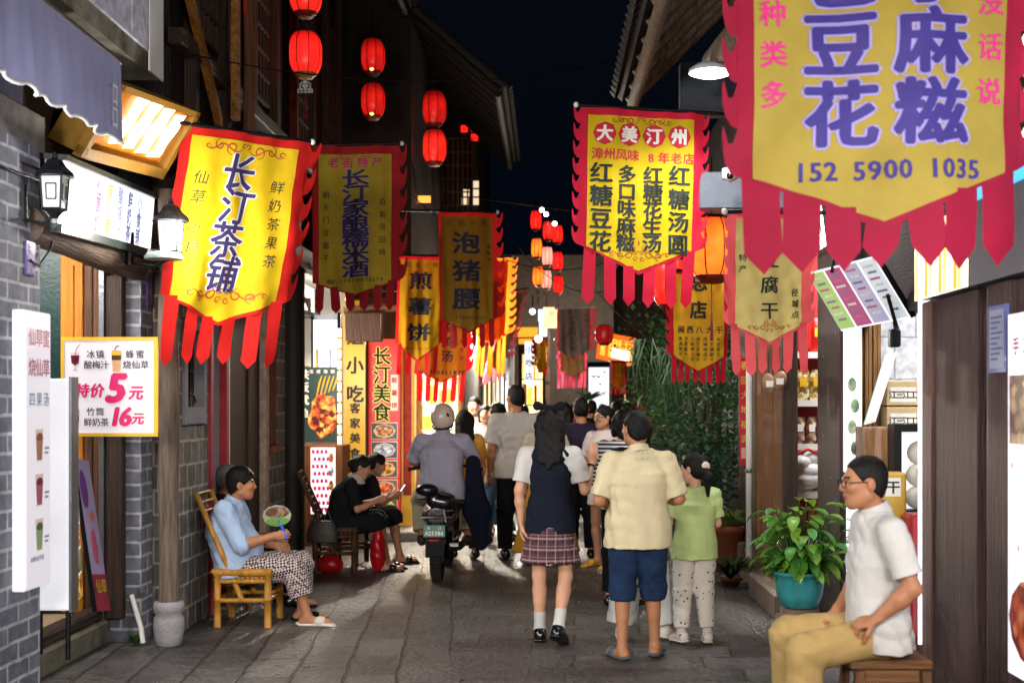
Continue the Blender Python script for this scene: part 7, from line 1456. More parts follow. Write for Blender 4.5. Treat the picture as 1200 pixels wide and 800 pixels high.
m = MB(M=panel((-0.10, -0.159, 1.335), (1, 0, 0), (0, 0, 1))); m.row('SIMPLE FIT', 0.03, 0.17, 0.0, 0.022, M('shirt_print', '#8f8f8a'), y=0.0, bold=0.01); m.row('STUDIO', 0.06, 0.14, -0.035, 0.022, M('shirt_print', '#8f8f8a'), y=0.0, bold=0.01); m.build('back_print', f.o, world=False)
for S in 'LR': f.shoe(S, SANDG, 'sandal')
# ---- schoolgirl
f = Fig('schoolgirl with long black hair, black vest, tartan pleated skirt and black loafers walking away', at(645, 752), R(-6), 1.62, 0.80, dict(elL=(-0.225, -0.03, 1.10), wrL=(-0.215, 0.02, 0.86), elR=(0.25, 0.02, 1.10), wrR=(0.285, 0.16, 1.28), knL=(-0.085, 0.03, 0.48), anL=(-0.08, 0.03, 0.085), toL=(-0.10, 0.18, 0.03), knR=(0.11, 0.0, 0.48), anR=(0.075, -0.17, 0.14), toR=(0.10, -0.05, 0.035)), (-4, 0, 0), 0.0065, SK_LIGHT, woman=True, handdir=dict(R=(0.15, 0.1, 1)), handn=dict(R=(-0.5, 0.8, 0)), hands=(0.35, 0.12))
f.top('shirt', WHITEC, 0.40, 0.1, 0.016, 0.004, collar=WHITEC, seed=5); f.top('vest', NAVY, 0.3, -0.42, 0.026, 0.003, vest=True, seed=4, hemr=0.185); TAR = tartan(); f.skirt('skirt', TAR, -0.06, -0.345, 0.150, 0.215, (0.045, 22)); f.hair(HAIRM, 'long', length=0.17)
b_ = Vol(); 
for sg in (-1, 1): b_.cap(f.hp(sg*0.015, -0.05, 0.12), f.hp(sg*0.085, -0.06, 0.135), 0.012, 0.034, 0.01, flat=(V3(0, 1, 0), 0.5))
b_.ell(f.hp(0, -0.05, 0.12), (0.02, 0.02, 0.02)); b_.build('hair_bow', BLACKC, 0.006, f.o)
for S in 'LR': f.sock(S, WHITEC, 0.13); f.shoe(S, SHOEB, 'shoe', SHOEB)
w_ = f.J['wrR']; m = MB(); d_ = Vector(f.J['wrR']-f.J['elR']).normalized(); m.lathe([(0.031, -0.008), (0.034, 0), (0.031, 0.008)], Vector(w_)-d_*0.02, BLACKC, 16, axis=d_, caps=False); m.build('bracelet', f.o, world=False)
# ---- child
f = Fig('small girl with ponytail in lime green tee and spotted white joggers', at(814, 752), R(14), 1.27, 1.02, dict(elL=(-0.25, 0.02, 1.10), wrL=(-0.29, 0.20, 0.98), elR=(0.235, 0.03, 1.09), wrR=(0.16, 0.22, 1.02), anL=(-0.11, 0.05, 0.085), toL=(-0.14, 0.2, 0.03), anR=(0.115, -0.03, 0.085), toR=(0.15, 0.12, 0.03), knL=(-0.1, 0.05, 0.48), head=(-0.01, 0.03, 1.60)), (38, -6, 0), 0.0065, SK_LIGHT, woman=False)
f.top('tee', LIME, 0.42, -0.48, 0.030, 0.004, seed=7, hemr=0.215); f.legs('joggers', dotted('spotted_cotton', '#cbc4ba', '#3a3840', 26, 0.2), 0.93, 0.115, 0.07, 0.005, seed=3); f.hair(HAIRM, 'tail', h=0.005)
v = Vol(); v.ell(f.hp(0.0, -0.118, 0.012), (0.035, 0.028, 0.034)); v.build('hair_tie', fab('scrunchie', '#cbb8ac'), 0.006, f.o, fold=0.004, ffreq=90)
for S in 'LR': f.sock(S, WHITEC, 0.06); f.shoe(S, SHOEW, 'shoe', GUM); m = MB(); p_ = Vector(f.J['an'+S])+Vector((0, -0.035, -0.01)); m.tube([p_+Vector((-0.03, 0.0, 0)), p_+Vector((0, -0.014, 0.004)), p_+Vector((0.03, 0, 0))], 0.008, REDP, 6); m.build('heel_bow', f.o, world=False)
# ---- woman in wide white trousers hidden behind the man
f = Fig('woman in dark top and wide white trousers, half hidden behind the man in beige', at(752, 762), R(-8), 1.60, 0.92, dict(knL=(-0.11, 0.05, 0.48), anL=(-0.15, 0.03, 0.085), toL=(-0.17, 0.17, 0.03), knR=(0.12, 0.08, 0.48), anR=(0.19, 0.10, 0.085), toR=(0.27, 0.22, 0.03), wrL=(-0.14, 0.25, 1.0), wrR=(0.12, 0.26, 1.02), head=(-0.05, 0.03, 1.565)), (62, 0, 0), 0.008, SK_LIGHT, woman=True)
f.o.location.y += 0.42; f.o.location.x = (752-640)/1500*f.o.location.y
f.top('blouse', BLACKC, 0.45, -0.1, 0.02); f.legs('trousers', WHITEC, 0.96, 0.10, 0.115, 0.006); f.hair(HAIRB, 'bob')
for S in 'LR': f.shoe(S, SHOEW, 'shoe', GUM)
# ---- woman in the striped shirt
f = Fig('dark haired woman in black and white striped shirt left of the man in beige', ((729-640)/1500*10.4, 10.4, 0), R(-20), 1.60, 0.95, dict(elL=(-0.24, 0.0, 1.1), wrL=(-0.2, 0.18, 1.0)), (30, 0, 0), 0.009, SK_LIGHT, woman=True)
f.top('shirt', striped('black_white_stripe', '#14141a', '#c9c7c8', 190), 0.6, -0.3, 0.025); f.legs('trousers', BLACKC, 0.95, 0.1, 0.07); f.hair(HAIRM, 'bob')
for S in 'LR': f.shoe(S, SHOEB)
# ---- woman with glasses facing the viewer
f = Fig('woman with glasses in pale top, short white skirt and yellow sandals facing left', at(708, 664), R(138), 1.63, 1.02, dict(elR=(0.24, 0.03, 1.1), wrR=(0.06, 0.2, 1.02), elL=(-0.24, -0.02, 1.1), wrL=(-0.14, 0.2, 1.05)), (-18, -4, 0), 0.0095, SK_MID, woman=True)
f.top('tee', PINKW, 0.40, -0.2, 0.026, seed=2); f.skirt('skirt', IVORY, 0.1, -0.27, 0.165, 0.19, fold=0.004); f.hair(HAIRM, 'bun')
m = MB(); 
for sg in (-1, 1): m.tube([Vector(f.hp(sg*0.031+0.024*math.cos(a), 0.098, 0.002+0.018*math.sin(a))) for a in np.linspace(0, 6.28, 14)], 0.003, BLACKI, 5); m.tube([Vector(f.hp(sg*0.055, 0.096, 0.005)), Vector(f.hp(sg*0.078, 0.0, 0.005))], 0.003, BLACKI, 5)
m.build('glasses', f.o, world=False)
for S in 'LR': f.shoe(S, SANDY, 'sandal')
# ---- tall man in grey
f = Fig('tall man in loose grey tee and black trousers walking away under the narrow banners', at(604, 655), R(6), 1.84, 1.0, dict(elL=(-0.235, -0.03, 1.09), wrL=(-0.245, 0.03, 0.86)), (28, 0, 0), 0.0095, SK_TAN)
f.top('tee', GREYC, 0.46, -0.42, 0.034, 0.006, seed=9); f.legs('trousers', BLACKC, 0.97, 0.10, 0.07, seed=2); f.hair(HAIRM, 'short', top=0.006)
for S in 'LR': f.shoe(S, SHOEB)
# ---- woman in mustard skirt
f = Fig('woman in beige tee and long mustard skirt hidden behind the schoolgirl', at(640, 660), R(-10), 1.60, 0.98, dict(elR=(0.24, 0.02, 1.1), wrR=(0.25, 0.2, 1.02)), (-20, 0, 0), 0.011, SK_MID, woman=True)
f.top('tee', KHAKI, 0.45, -0.2, 0.026); f.skirt('skirt', MUST, 0.1, -0.80, 0.155, 0.36, (0.05, 11)); f.hair(HAIRM, 'bun')
for S in 'LR': f.shoe(S, SANDY, 'sandal')
# ---- man in dark purple tee
f = Fig('man with shaved sides in dark purple tee walking away in the middle of the lane', ((681-640)/1500*13.6, 13.6, 0), R(3), 1.71, 1.08, None, (0, 0, 0), 0.011, SK_TAN)
f.top('tee', PURP, 0.46, -0.35, 0.03); f.legs('trousers', BLACKC, 0.96, 0.1, 0.07); f.hair(HAIRB, 'short')
for S in 'LR': f.shoe(S, SHOEB)
# ---- people further up the lane
def walker(label, px, Y, rz, H, topm, botm, hairk='short', hairm=None, woman=False, skin_=SK_MID, skirtm=None, head=0, g=1.0):
    hairm = hairm or HAIRM
    f = Fig(label, ((px-640)/1500*Y, Y, 0), R(rz), H, g, dict(anL=(-0.1, 0.10, 0.085), toL=(-0.12, 0.25, 0.03), anR=(0.1, -0.14, 0.1), toR=(0.12, 0.02, 0.03), knR=(0.1, -0.01, 0.48), knL=(-0.1, 0.08, 0.48)), (head, 0, 0), 0.013, skin_, woman=woman)
    f.top('top', topm, 0.45, -0.3, 0.026, 0.004, h=0.012)
    if skirtm: f.skirt('skirt', skirtm, 0.1, -0.5, 0.155, 0.24, h=0.012)
    else: f.legs('trousers', botm, 0.95, 0.1, 0.07, h=0.012)
    f.hair(hairm, hairk, h=0.01, length=0.22)
    for S in 'LR': f.shoe(S, SHOEB, h=0.012)
    return f
walker('bright lit young woman in white top facing the viewer near the lit shop', 569, 16.2, 172, 1.63, IVORY, JEANS, 'bob', woman=True, skin_=SK_FAIR)
walker('man in white tee behind the bright lit young woman', 556, 16.9, 165, 1.74, WHITEC, BLACKC, 'short', skin_=SK_FAIR)
f = walker('long haired woman in white sleeves and blue jeans carrying a tan shoulder bag', 583, 15.0, 62, 1.66, WHITEC, JEANS, 'long', woman=True, skin_=SK_FAIR)
bagm = M('tan_leather', '#a8814a', rough=0.5, var=0.2)
bg_ = thing('shoulder_bag', 'tan leather shoulder bag carried by the long haired woman in jeans', 'bag', (f.o.location.x-0.06, f.o.location.y-0.2, 0.88))
m = MB(); q = bg_.location; m.ell((q.x, q.y, q.z+0.12), (0.17, 0.06, 0.12), bagm, 14, 9); m.box((q.x-0.15, q.y-0.065, q.z+0.13), (q.x+0.15, q.y-0.05, q.z+0.2), bagm, 0.01); m.build('body', bg_)
m = MB(); m.tube([(q.x-0.13, q.y, q.z+0.2), (q.x-0.05, q.y+0.06, q.z+0.5), (q.x+0.03, q.y+0.08, q.z+0.52), (q.x+0.13, q.y, q.z+0.2)], 0.01, bagm, 6); m.build('strap', bg_)
walker('woman in yellow tee just right of the scooter rider', 543, 13.6, 20, 1.58, YELT, BLACKC, 'long', woman=True, head=20)
walker('distant woman with dark hair behind the man in dark purple', 662, 17.5, 8, 1.66, BLACKC, BLACKC, 'long', woman=True)
walker('distant man in black seen between the banners and the glasses woman', 693, 19.0, 0, 1.70, BLACKC, BLACKC)
walker('distant woman in pale top walking towards the bend', 706, 21.5, 6, 1.64, KHAKI, BLACKC, 'bun', woman=True)
walker('distant man in navy near the white lit doorway', 722, 18.5, -8, 1.68, NAVY, BLACKC)
walker('distant man facing the viewer beside the greenery', 752, 20.0, 170, 1.72, MUST, BLACKC, skin_=SK_TAN)
walker('distant man in grey under the orange framed sign', 734, 23.0, 5, 1.70, GREYC, BLACKC)
walker('distant woman in red top far up the lane', 671, 24.0, -5, 1.62, fab('brick_red', '#8a2a2a'), BLACKC, 'bob', woman=True)
walker('distant woman in white by the glass front shop', 614, 19.5, 15, 1.62, WHITEC, JEANS, 'tail', woman=True)

# ---- woman seated in the bamboo chair (she faces +x)
CH = P(275, 0, 9.6); cx_, cy_ = CH.x, 9.62
seat = dict(pel=(0, 0.0, 0.46), che=(0, -0.06, 0.78), nck=(0, -0.01, 0.965), head=(0, 0.05, 1.095), shL=(-0.19, -0.04, 0.915), shR=(0.19, -0.04, 0.915), elL=(-0.225, 0.06, 0.63), elR=(0.235, 0.10, 0.64), wrL=(-0.13, 0.30, 0.60), wrR=(0.19, 0.34, 0.71),
            hiL=(-0.10, 0.02, 0.44), hiR=(0.10, 0.02, 0.44), knL=(-0.12, 0.49, 0.46), knR=(0.13, 0.48, 0.45), anL=(-0.11, 0.50, 0.085), anR=(0.13, 0.59, 0.085), toL=(-0.12, 0.66, 0.03), toR=(0.14, 0.75, 0.03))
f = Fig('seated woman in pale blue shirt and checked trousers on the golden bamboo chair', (cx_, cy_, -0.01), R(-90), 1.63, 1.12, seat, (8, 0, 0), 0.0065, SK_TAN, woman=False, hands=(0.4, 0.75), handdir=dict(R=(0, 1, 0.15)), handn=dict(R=(-1, 0.0, 0)))
f.top('shirt', BLUEP, 0.62, -0.22, 0.034, 0.006, belly=0.085, seed=6, collar=BLUEP); f.legs('trousers', gingham('checked_cotton', '#b9a8a4', '#2a2024', 30), 0.80, 0.112, 0.088, 0.006); f.hair(HAIRM, 'short', top=0.012, puff=0.011)
for S in 'LR': f.shoe(S, SHOEW if S == 'R' else BLACKC, 'sandal')
fan = thing('hand_fan', 'paper hand fan with green print and blue handle held by the seated woman', 'fan', (cx_+0.36, cy_-0.2, 0.68))
wr = Vector((cx_+0.34*1.63/1.7+0.085, cy_-0.185, 0.69))
m = MB(M=panel(wr+Vector((-0.06, 0.0, 0.13)), Vector((0.98, -0.15, 0.1)).normalized(), Vector((-0.12, 0.05, 0.99)).normalized()))
m.M = m.M @ Matrix.Scale(0.84, 4); m.ell((0, 0, 0), (0.135, 0.003, 0.095), M('fan_paper', '#8f9a80', rough=0.6), 24, 6); m.ell((0.0, -0.002, -0.05), (0.11, 0.003, 0.042), M('fan_green', '#5a8a3a'), 18, 5); m.ell((0.01, -0.002, 0.03), (0.115, 0.003, 0.052), food_mat('fan_print', ['#5a2a1c', '#8a7458', '#4a6a44'], 24), 16, 5); m.build('leaf', fan)
m = MB(); m.tube([wr+Vector((0.015, -0.004, -0.04)), wr+Vector((-0.02, 0.0, 0.04)), wr+Vector((-0.045, 0, 0.1))], 0.011, M('blue_plastic', '#1a52c8', rough=0.35), 8); m.build('handle', fan)
# ---- grey haired person behind her
seat2 = dict(seat); seat2.update(elR=(0.2, 0.12, 0.66), wrR=(0.1, 0.3, 0.6))
f = Fig('grey haired person in dark clothes sitting behind the woman in pale blue', (P(262, 0, 10.35).x, 10.35, 0), R(-78), 1.60, 1.02, seat2, (0, 0, 0), 0.009, SK_TAN)
f.top('jacket', BLACKC, 0.7, -0.25, 0.03); f.legs('trousers', BLACKC, 0.92, 0.105, 0.075); f.hair(HAIRG, 'short', top=0.01)
for S in 'LR': f.shoe(S, SHOEB)
# ---- two women with phones
seat3 = dict(pel=(0, 0.0, 0.50), che=(0, 0.08, 0.80), nck=(0, 0.17, 0.97), head=(0, 0.25, 1.085), shL=(-0.17, 0.15, 0.92), shR=(0.17, 0.15, 0.92), elL=(-0.2, 0.20, 0.66), elR=(0.2, 0.22, 0.66), wrL=(-0.09, 0.42, 0.74), wrR=(0.09, 0.42, 0.74),
             hiL=(-0.09, 0.02, 0.48), hiR=(0.09, 0.02, 0.48), knL=(-0.08, 0.42, 0.53), knR=(0.09, 0.40, 0.52), anL=(-0.06, 0.52, 0.085), anR=(0.1, 0.48, 0.085), toL=(-0.07, 0.67, 0.03), toR=(0.11, 0.64, 0.03))
def phone_woman(label, px, Y, rz, collar, bagl):
    f = Fig(label, ((px-640)/1500*Y, Y, 0), R(rz), 1.60, 0.98, seat3, (0, -22, 0), 0.0085, SK_MID, woman=True, hands=(0.6, 0.6))
    f.top('dress', BLACKC, 0.45, -0.2, 0.022, 0.004); f.legs('dress_skirt', BLACKC, 0.56, 0.11, 0.105, 0.004); f.hair(HAIRB, 'bun')
    if collar:
        c = Vol(); n0 = f.J['nck']; c.loft(n0-V3(0, -0.01, 0.045), n0+V3(0, 0.02, 0.04), f.right, [(0, 0.13, 0.11), (1, 0.065, 0.065)], 0.01); c.build('lace_collar', fab('lace', '#b0aaa2'), 0.008, f.o)
    for S in 'LR': f.shoe(S, SHOEB, 'sandal')
    q = f.o.matrix_basis @ ((Vector(f.J['wrL'])+Vector(f.J['wrR']))/2+Vector((0, 0.1, 0.05)))
    m = MB(M=Matrix.Translation(q) @ Matrix.Rotation(R(rz), 4, 'Z') @ Matrix.Rotation(R(-35), 4, 'X')); m.box((-0.038, -0.005, -0.075), (0.038, 0.005, 0.075), DARKM, 0.004); m.rect(-0.034, -0.07, 0.034, 0.07, glow('phone_screen', '#cfe0ff', 0.8), y=-0.0062); tag(m.build('phone'), bagl, 'phone')
    return f
phone_woman('seated woman in black dress with pale lace collar looking at her phone', 395, 12.55, -84, True, 'smartphone held by the woman with the lace collar')
phone_woman('second seated woman in black bent over a phone behind the lace collar woman', 415, 13.05, -70, False, 'smartphone held by the second woman in black')
# ---- man waiting on the stool at the right (faces -x)
seat4 = dict(pel=(0, 0.0, 0.605), che=(0, 0.01, 0.92), nck=(0, 0.02, 1.115), head=(0, 0.075, 1.25), shL=(-0.205, 0.0, 1.05), shR=(0.205, 0.02, 1.05), elL=(-0.262, -0.075, 0.80), elR=(0.25, 0.02, 0.80), wrL=(-0.225, 0.07, 0.665), wrR=(0.14, 0.16, 0.64),
             hiL=(-0.10, 0.02, 0.56), hiR=(0.10, 0.02, 0.56), knL=(-0.15, 0.375, 0.505), knR=(0.16, 0.39, 0.53), anL=(-0.14, 0.37, 0.085), anR=(0.16, 0.38, 0.085), toL=(-0.15, 0.53, 0.03), toR=(0.17, 0.54, 0.03))
f = Fig('middle aged man with glasses in white shirt and khaki trousers waiting on a wooden stool', (P(1031, 0, 6.0).x, 6.0, 0), R(90), 1.74, 0.94, seat4, (4, -3, 0), 0.0052, SK_TAN, hands=(0.8, 0.6), handdir=dict(L=(0.35, 0.8, -0.30)), handn=dict(L=(0.5, -0.1, -0.9)))
f.top('shirt', WHITEC, 0.45, -0.34, 0.020, 0.0045, collar=WHITEC, belly=0.02, seed=8, hemr=0.222); f.legs('trousers', CREAMC, 0.94, 0.094, 0.078, 0.0035, seed=4); f.hair(HAIRB, 'crop')
for S in 'LR': f.shoe(S, SHOEB)
m = MB()
for sg in (-1, 1):
    m.tube([Vector(f.hp(sg*0.032+0.026*math.cos(a)*(1 if True else 1), 0.102, 0.0+0.019*math.sin(a))) for a in np.linspace(0, 6.283, 18)], 0.0025, BLACKI, 6); m.tube([Vector(f.hp(sg*0.058, 0.10, 0.006)), Vector(f.hp(sg*0.080, 0.02, 0.006)), Vector(f.hp(sg*0.080, -0.02, -0.002))], 0.0026, BLACKI, 6)
m.tube([Vector(f.hp(-0.008, 0.104, 0.006)), Vector(f.hp(0.008, 0.104, 0.006))], 0.0025, BLACKI, 6); m.build('glasses', f.o, world=False)
# ---- scooter rider
SX, SY = P(517, 0, 12.3).x, 12.3
ride = dict(pel=(0, 0.05, 0.84), che=(0, 0.09, 1.14), nck=(0, 0.12, 1.32), head=(0, 0.16, 1.455), shL=(-0.20, 0.11, 1.26), shR=(0.20, 0.11, 1.26), elL=(-0.30, 0.25, 1.06), elR=(0.30, 0.25, 1.06), wrL=(-0.30, 0.50, 1.02), wrR=(0.30, 0.50, 1.02),
            hiL=(-0.11, 0.07, 0.80), hiR=(0.11, 0.07, 0.80), knL=(-0.24, 0.42, 0.68), knR=(0.24, 0.42, 0.68), anL=(-0.22, 0.28, 0.33), anR=(0.22, 0.28, 0.33), toL=(-0.24, 0.43, 0.27), toR=(0.24, 0.43, 0.27))
rider = f = Fig('scooter rider in lavender grey shirt and pale helmet seen from behind', (SX, SY, 0), R(-2), 1.74, 1.1, ride, (-8, 0, 0), 0.0085, SK_TAN)
f.top('shirt', LAV, 0.46, -0.45, 0.03, 0.005, collar=LAV, seed=11); f.legs('trousers', KHAKI, 0.93, 0.112, 0.085, 0.006); 
for S in 'LR': f.shoe(S, M('brown_shoe', '#2e2420', rough=0.6))
v = Vol(); v.ell(f.hp(0, -0.015, 0.025), V3(0.115, 0.134, 0.132)*f.hk, f.HR); v.cut(f.hp(0, 0, -0.055), f.HR @ V3(0, 0.3, -1)); hm = v.build('helmet', M('helmet_shell', '#cbb8aa', rough=0.3, var=0.1, coat=0.3), 0.007, f.o)
m = MB(); m.tube([Vector(f.hp(0.094*math.cos(a), -0.018+0.108*math.sin(a), -0.058+0.032*math.sin(a))) for a in np.linspace(0, 6.283, 24)], 0.010, BLACKI, 6); m.tube([Vector(f.hp(0.07, -0.125, 0.06)), Vector(f.hp(0.085, -0.12, 0.03))], 0.012, BLACKI, 6)
for sg in (-1, 1): m.tube([Vector(f.hp(sg*0.10, -0.02, -0.03)), Vector(f.hp(sg*0.07, 0.03, -0.10)), Vector(f.hp(0, 0.06, -0.12))], 0.006, BLACKI, 5)
m.build('helmet_trim', hm, world=False)
# ------------------------------------------------------------------ scooter under the rider
TYRE = M('tyre_rubber', '#131313', rough=0.85, var=0.3, bump=0.5, bscale=60); BODYP = M('scooter_paint', '#12131a', rough=0.28, var=0.15, coat=0.4); VINYL = M('black_vinyl', '#141416', rough=0.5)
sco = thing('scooter', 'black electric scooter with green number plate seen from behind', 'scooter', (SX, SY, 0))
m = MB(M=Matrix.Translation((SX, SY, 0)))
def wheel(y, x=0.0):
    m = MB(); m.lathe([(0.13, -0.05), (0.18, -0.058), (0.215, -0.04), (0.225, 0), (0.215, 0.04), (0.18, 0.058), (0.13, 0.05)], (SX+x, SY+y, 0.225), TYRE, 32, axis=(1, 0, 0), caps=False)
    for i in range(40):
        a = 2*math.pi*i/40; c = Vector((SX+x, SY+y+0.222*math.cos(a), 0.225+0.222*math.sin(a))); m.box(c-Vector((0.045, 0.008, 0.008)), c+Vector((0.045, 0.008, 0.008)), TYRE)
    w_ = m.build('wheel', sco); m = MB(); m.lathe([(0.03, -0.05), (0.13, -0.035), (0.135, 0), (0.13, 0.035), (0.03, 0.05)], (SX+x, SY+y, 0.225), STEEL, 24, axis=(1, 0, 0)); m.build('rim', w_)
wheel(-0.42); wheel(0.80, 0.0)
v = Vol(); v.loft((SX, SY-0.50, 0.60), (SX, SY+0.30, 0.62), (1, 0, 0), [(0, 0.10, 0.09), (0.3, 0.16, 0.13), (0.8, 0.17, 0.14), (1, 0.12, 0.10)], 0.04); v.cap((SX, SY+0.3, 0.35), (SX, SY+0.55, 0.33), 0.14, 0.14, 0.06, flat=(V3(0, 0, 1), 0.4)); v.cap((SX, SY+0.62, 0.40), (SX, SY+0.58, 0.95), 0.15, 0.12, 0.06, flat=(V3(0, 1, 0), 0.4)); v.cap((SX, SY+0.1, 0.4), (SX, SY-0.25, 0.42), 0.12, 0.09, 0.06)
b_ = v.build('body', BODYP, 0.011); b_.parent = sco; b_.location = (-SX, -SY, 0)
v = Vol(); v.loft((SX, SY-0.45, 0.76), (SX, SY+0.32, 0.75), (1, 0, 0), [(0, 0.08, 0.03), (0.25, 0.14, 0.05), (0.8, 0.13, 0.05), (1, 0.07, 0.03)], 0.02); b_ = v.build('seat', VINYL, 0.01); b_.parent = sco; b_.location = (-SX, -SY, 0)
v = Vol(); v.ell((SX-0.09, SY-0.5, 0.85), (0.105, 0.08, 0.06)); v.cap((SX-0.03, SY-0.46, 0.75), (SX+0.08, SY-0.46, 0.73), 0.07, 0.075, 0.04); b_ = v.build('rear_box', BODYP, 0.01); b_.parent = sco; b_.location = (-SX, -SY, 0)
m = MB(); m.tube([(SX-0.14, SY-0.56, 0.60), (SX+0.14, SY-0.56, 0.60), (SX+0.16, SY-0.3, 0.62)], 0.012, STEEL); m.tube([(SX+0.07, SY-0.57, 0.68), (SX+0.09, SY-0.57, 0.56)], 0.012, STEEL); m.tube([(SX+0.06, SY-0.55, 0.66), (SX+0.15, SY-0.5, 0.66)], 0.01, STEEL); m.build('grab_rail', sco)
m = MB(M=panel((SX-0.11, SY-0.64, 0.54), (1, 0, 0), (0, 0.15, 1))); m.box((0, 0, -0.11), (0.2, 0.006, 0), M('plate_green', '#1c6a58', rough=0.4), 0.004); m.row('长汀', 0.05, 0.15, -0.028, 0.032, WHITEI, y=-0.002, bold=0.02); m.row('A25386', 0.03, 0.17, -0.075, 0.05, WHITEI, y=-0.002, bold=0.03); m.build('number_plate', sco)
m = MB(); m.box((SX-0.09, SY-0.6, 0.34), (SX+0.05, SY-0.53, 0.42), M('tail_red', '#8a1016', rough=0.2, spec=0.7), 0.02); m.build('tail_light', sco)
m = MB(); m.add([(SX-0.09, SY-0.55, 0.47), (SX+0.09, SY-0.55, 0.47), (SX+0.08, SY-0.68, 0.26), (SX-0.08, SY-0.68, 0.26)], [(0, 1, 2, 3)], VINYL); m.tube([(SX+0.09, SY-0.42, 0.225), (SX+0.10, SY-0.2, 0.42)], 0.03, VINYL); m.tube([(SX-0.09, SY-0.42, 0.225), (SX-0.10, SY-0.2, 0.5)], 0.025, STEEL); m.build('mudguard', sco)
m = MB(); m.tube([(SX+0.11, SY-0.5, 0.32), (SX+0.20, SY-0.45, 0.32), (SX+0.21, SY+0.1, 0.3)], 0.035, VINYL); m.box((SX+0.12, SY-0.52, 0.33), (SX+0.20, SY-0.49, 0.36), STEEL); m.build('exhaust', sco)
m = MB(); m.tube([(SX-0.36, SY+0.50, 0.99), (SX-0.2, SY+0.56, 1.02), (SX+0.2, SY+0.56, 1.02), (SX+0.36, SY+0.50, 0.99)], 0.014, DARKM)
for sg in (-1, 1): m.tube([(SX+sg*0.37, SY+0.49, 0.988), (SX+sg*0.25, SY+0.55, 1.01)], 0.02, VINYL)
m.tube([(SX, SY+0.56, 1.02), (SX, SY+0.8, 0.4)], 0.03, DARKM); m.build('handlebar', sco)
v = Vol(); jx, jy = P(556, 0, 12.2).x, 12.2
v.cap((jx-0.02, jy+0.1, 1.08), (jx+0.02, jy+0.02, 0.62), 0.07, 0.115, 0.05, flat=(V3(0, 1, 0), 0.5)); v.cap((jx+0.02, jy+0.02, 0.62), (jx+0.06, jy, 0.32), 0.115, 0.075, 0.05, flat=(V3(0, 1, 0), 0.5)); o = v.build('hanging_jacket', fab('navy_jacket', '#121728'), 0.009, fold=0.008, ffreq=26); c0 = np.array([jx, jy, 0.25]); o.data.transform(Matrix.Translation(-Vector(c0))); o.location = c0; tag(o, 'dark navy jacket hanging from the scooter rider\'s right arm', 'jacket')

# ------------------------------------------------------------------ bamboo chair and its neighbours
BAM = wood('bamboo', '#b07c2e', rough=0.4, var=0.35); BAMD = wood('bamboo_dark', '#6a4418', rough=0.4)
def bam(m, a, b_, r=0.018, mt=None):
    a, b_ = Vector(a), Vector(b_); n = max(2, int((b_-a).length/0.16)); pts = []; rs = []
    for i in range(n+1):
        t = i/n
        for e, q in ((-0.006, 1.0), (0, 1.14), (0.006, 1.0)): pts.append(a.lerp(b_, min(1, max(0, t+e)))); rs.append(r*q)
    m.tube(pts, rs, mt or BAM, 9)
def bamboo_chair(label, cx, cy, rz, mt, cat='chair', wseat=0.42, zs=0.37, back=True):
    t = thing('bamboo_chair', label, cat, (cx, cy, 0), rz)
    hw = wseat/2
    for (x, y) in ((-hw, 0.19), (hw, 0.19), (-hw, -0.18), (hw, -0.18)):
        m = MB(); bam(m, (x, y, 0), (x, y, zs+0.04), 0.027, mt); m.build('leg', t, world=False)
    m = MB()
    for z in (0.2, zs-0.03):
        for x in (-hw, hw): bam(m, (x, -0.18, z), (x, 0.19, z), 0.018, mt)
        for y in (-0.18, 0.19): bam(m, (-hw, y, z), (hw, y, z), 0.018, mt)
    for x in (-hw, hw): bam(m, (x, -0.21, zs+0.035), (x, 0.22, zs+0.035), 0.03, mt)
    m.build('stretcher', t, world=False)
    m = MB()
    for i in range(11): m.tube([(-hw, -0.17+i*0.035, zs), (hw, -0.17+i*0.035, zs)], 0.014, mt, 6)
    m.build('seat', t, world=False)
    if not back: return t
    m = MB()
    for x in (-hw*0.95, hw*0.95): bam(m, (x, 0.0, 0.2), (x, -0.34, 0.98), 0.021, mt)
    for q in np.linspace(0.35, 1.0, 9): m.tube([(-hw*0.95, -0.34*q, 0.2+0.78*q), (hw*0.95, -0.34*q, 0.2+0.78*q)], 0.012, mt, 6)
    m.build('backrest', t, world=False)
    return t
bamboo_chair('golden bamboo armchair under the seated woman in pale blue', cx_+0.10, cy_, R(-90), BAM)
bamboo_chair('dark old bamboo chair under the grey haired person', P(264, 0, 10.35).x, 10.35, R(-78), BAMD)
bamboo_chair('dark wooden chair under the woman with the lace collar', (393-640)/1500*12.55, 12.55, R(-84), wood('dark_chair_wood', '#4a3018'), zs=0.39)
bamboo_chair('backless dark wooden seat under the second woman in black bent over a phone', (413-640)/1500*13.05, 13.05, R(-70), wood('dark_chair_wood', '#4a3018'), zs=0.39, back=False)
v = Vol(); q = P(378, 622, 12.3); v.loft((q.x, q.y, q.z-0.11), (q.x, q.y, q.z+0.1), (1, 0, 0), [(0, 0.15, 0.06), (0.5, 0.15, 0.06), (1, 0.11, 0.035)], 0.02); o = v.build('handbag', M('grey_leather', '#2c2926', rough=0.5), 0.009); o.data.transform(Matrix.Translation(-Vector((q.x, q.y, q.z-0.11)))); o.location = (q.x, q.y, q.z-0.11); tag(o, 'dark grey handbag hung on the back of the lace collar woman\'s chair', 'handbag')
m = MB(); m.tube([(-0.09, 0, 0.2), (-0.05, -0.03, 0.33), (0.05, -0.03, 0.33), (0.09, 0, 0.2)], 0.009, M('grey_leather', '#2c2926'), 6); m.build('handle', o, world=False)
REDBAG = M('red_plastic_bag', '#b8101c', rough=0.3, var=0.3, scale=9, bump=0.8, bscale=14, spec=0.6, trans=0.15)
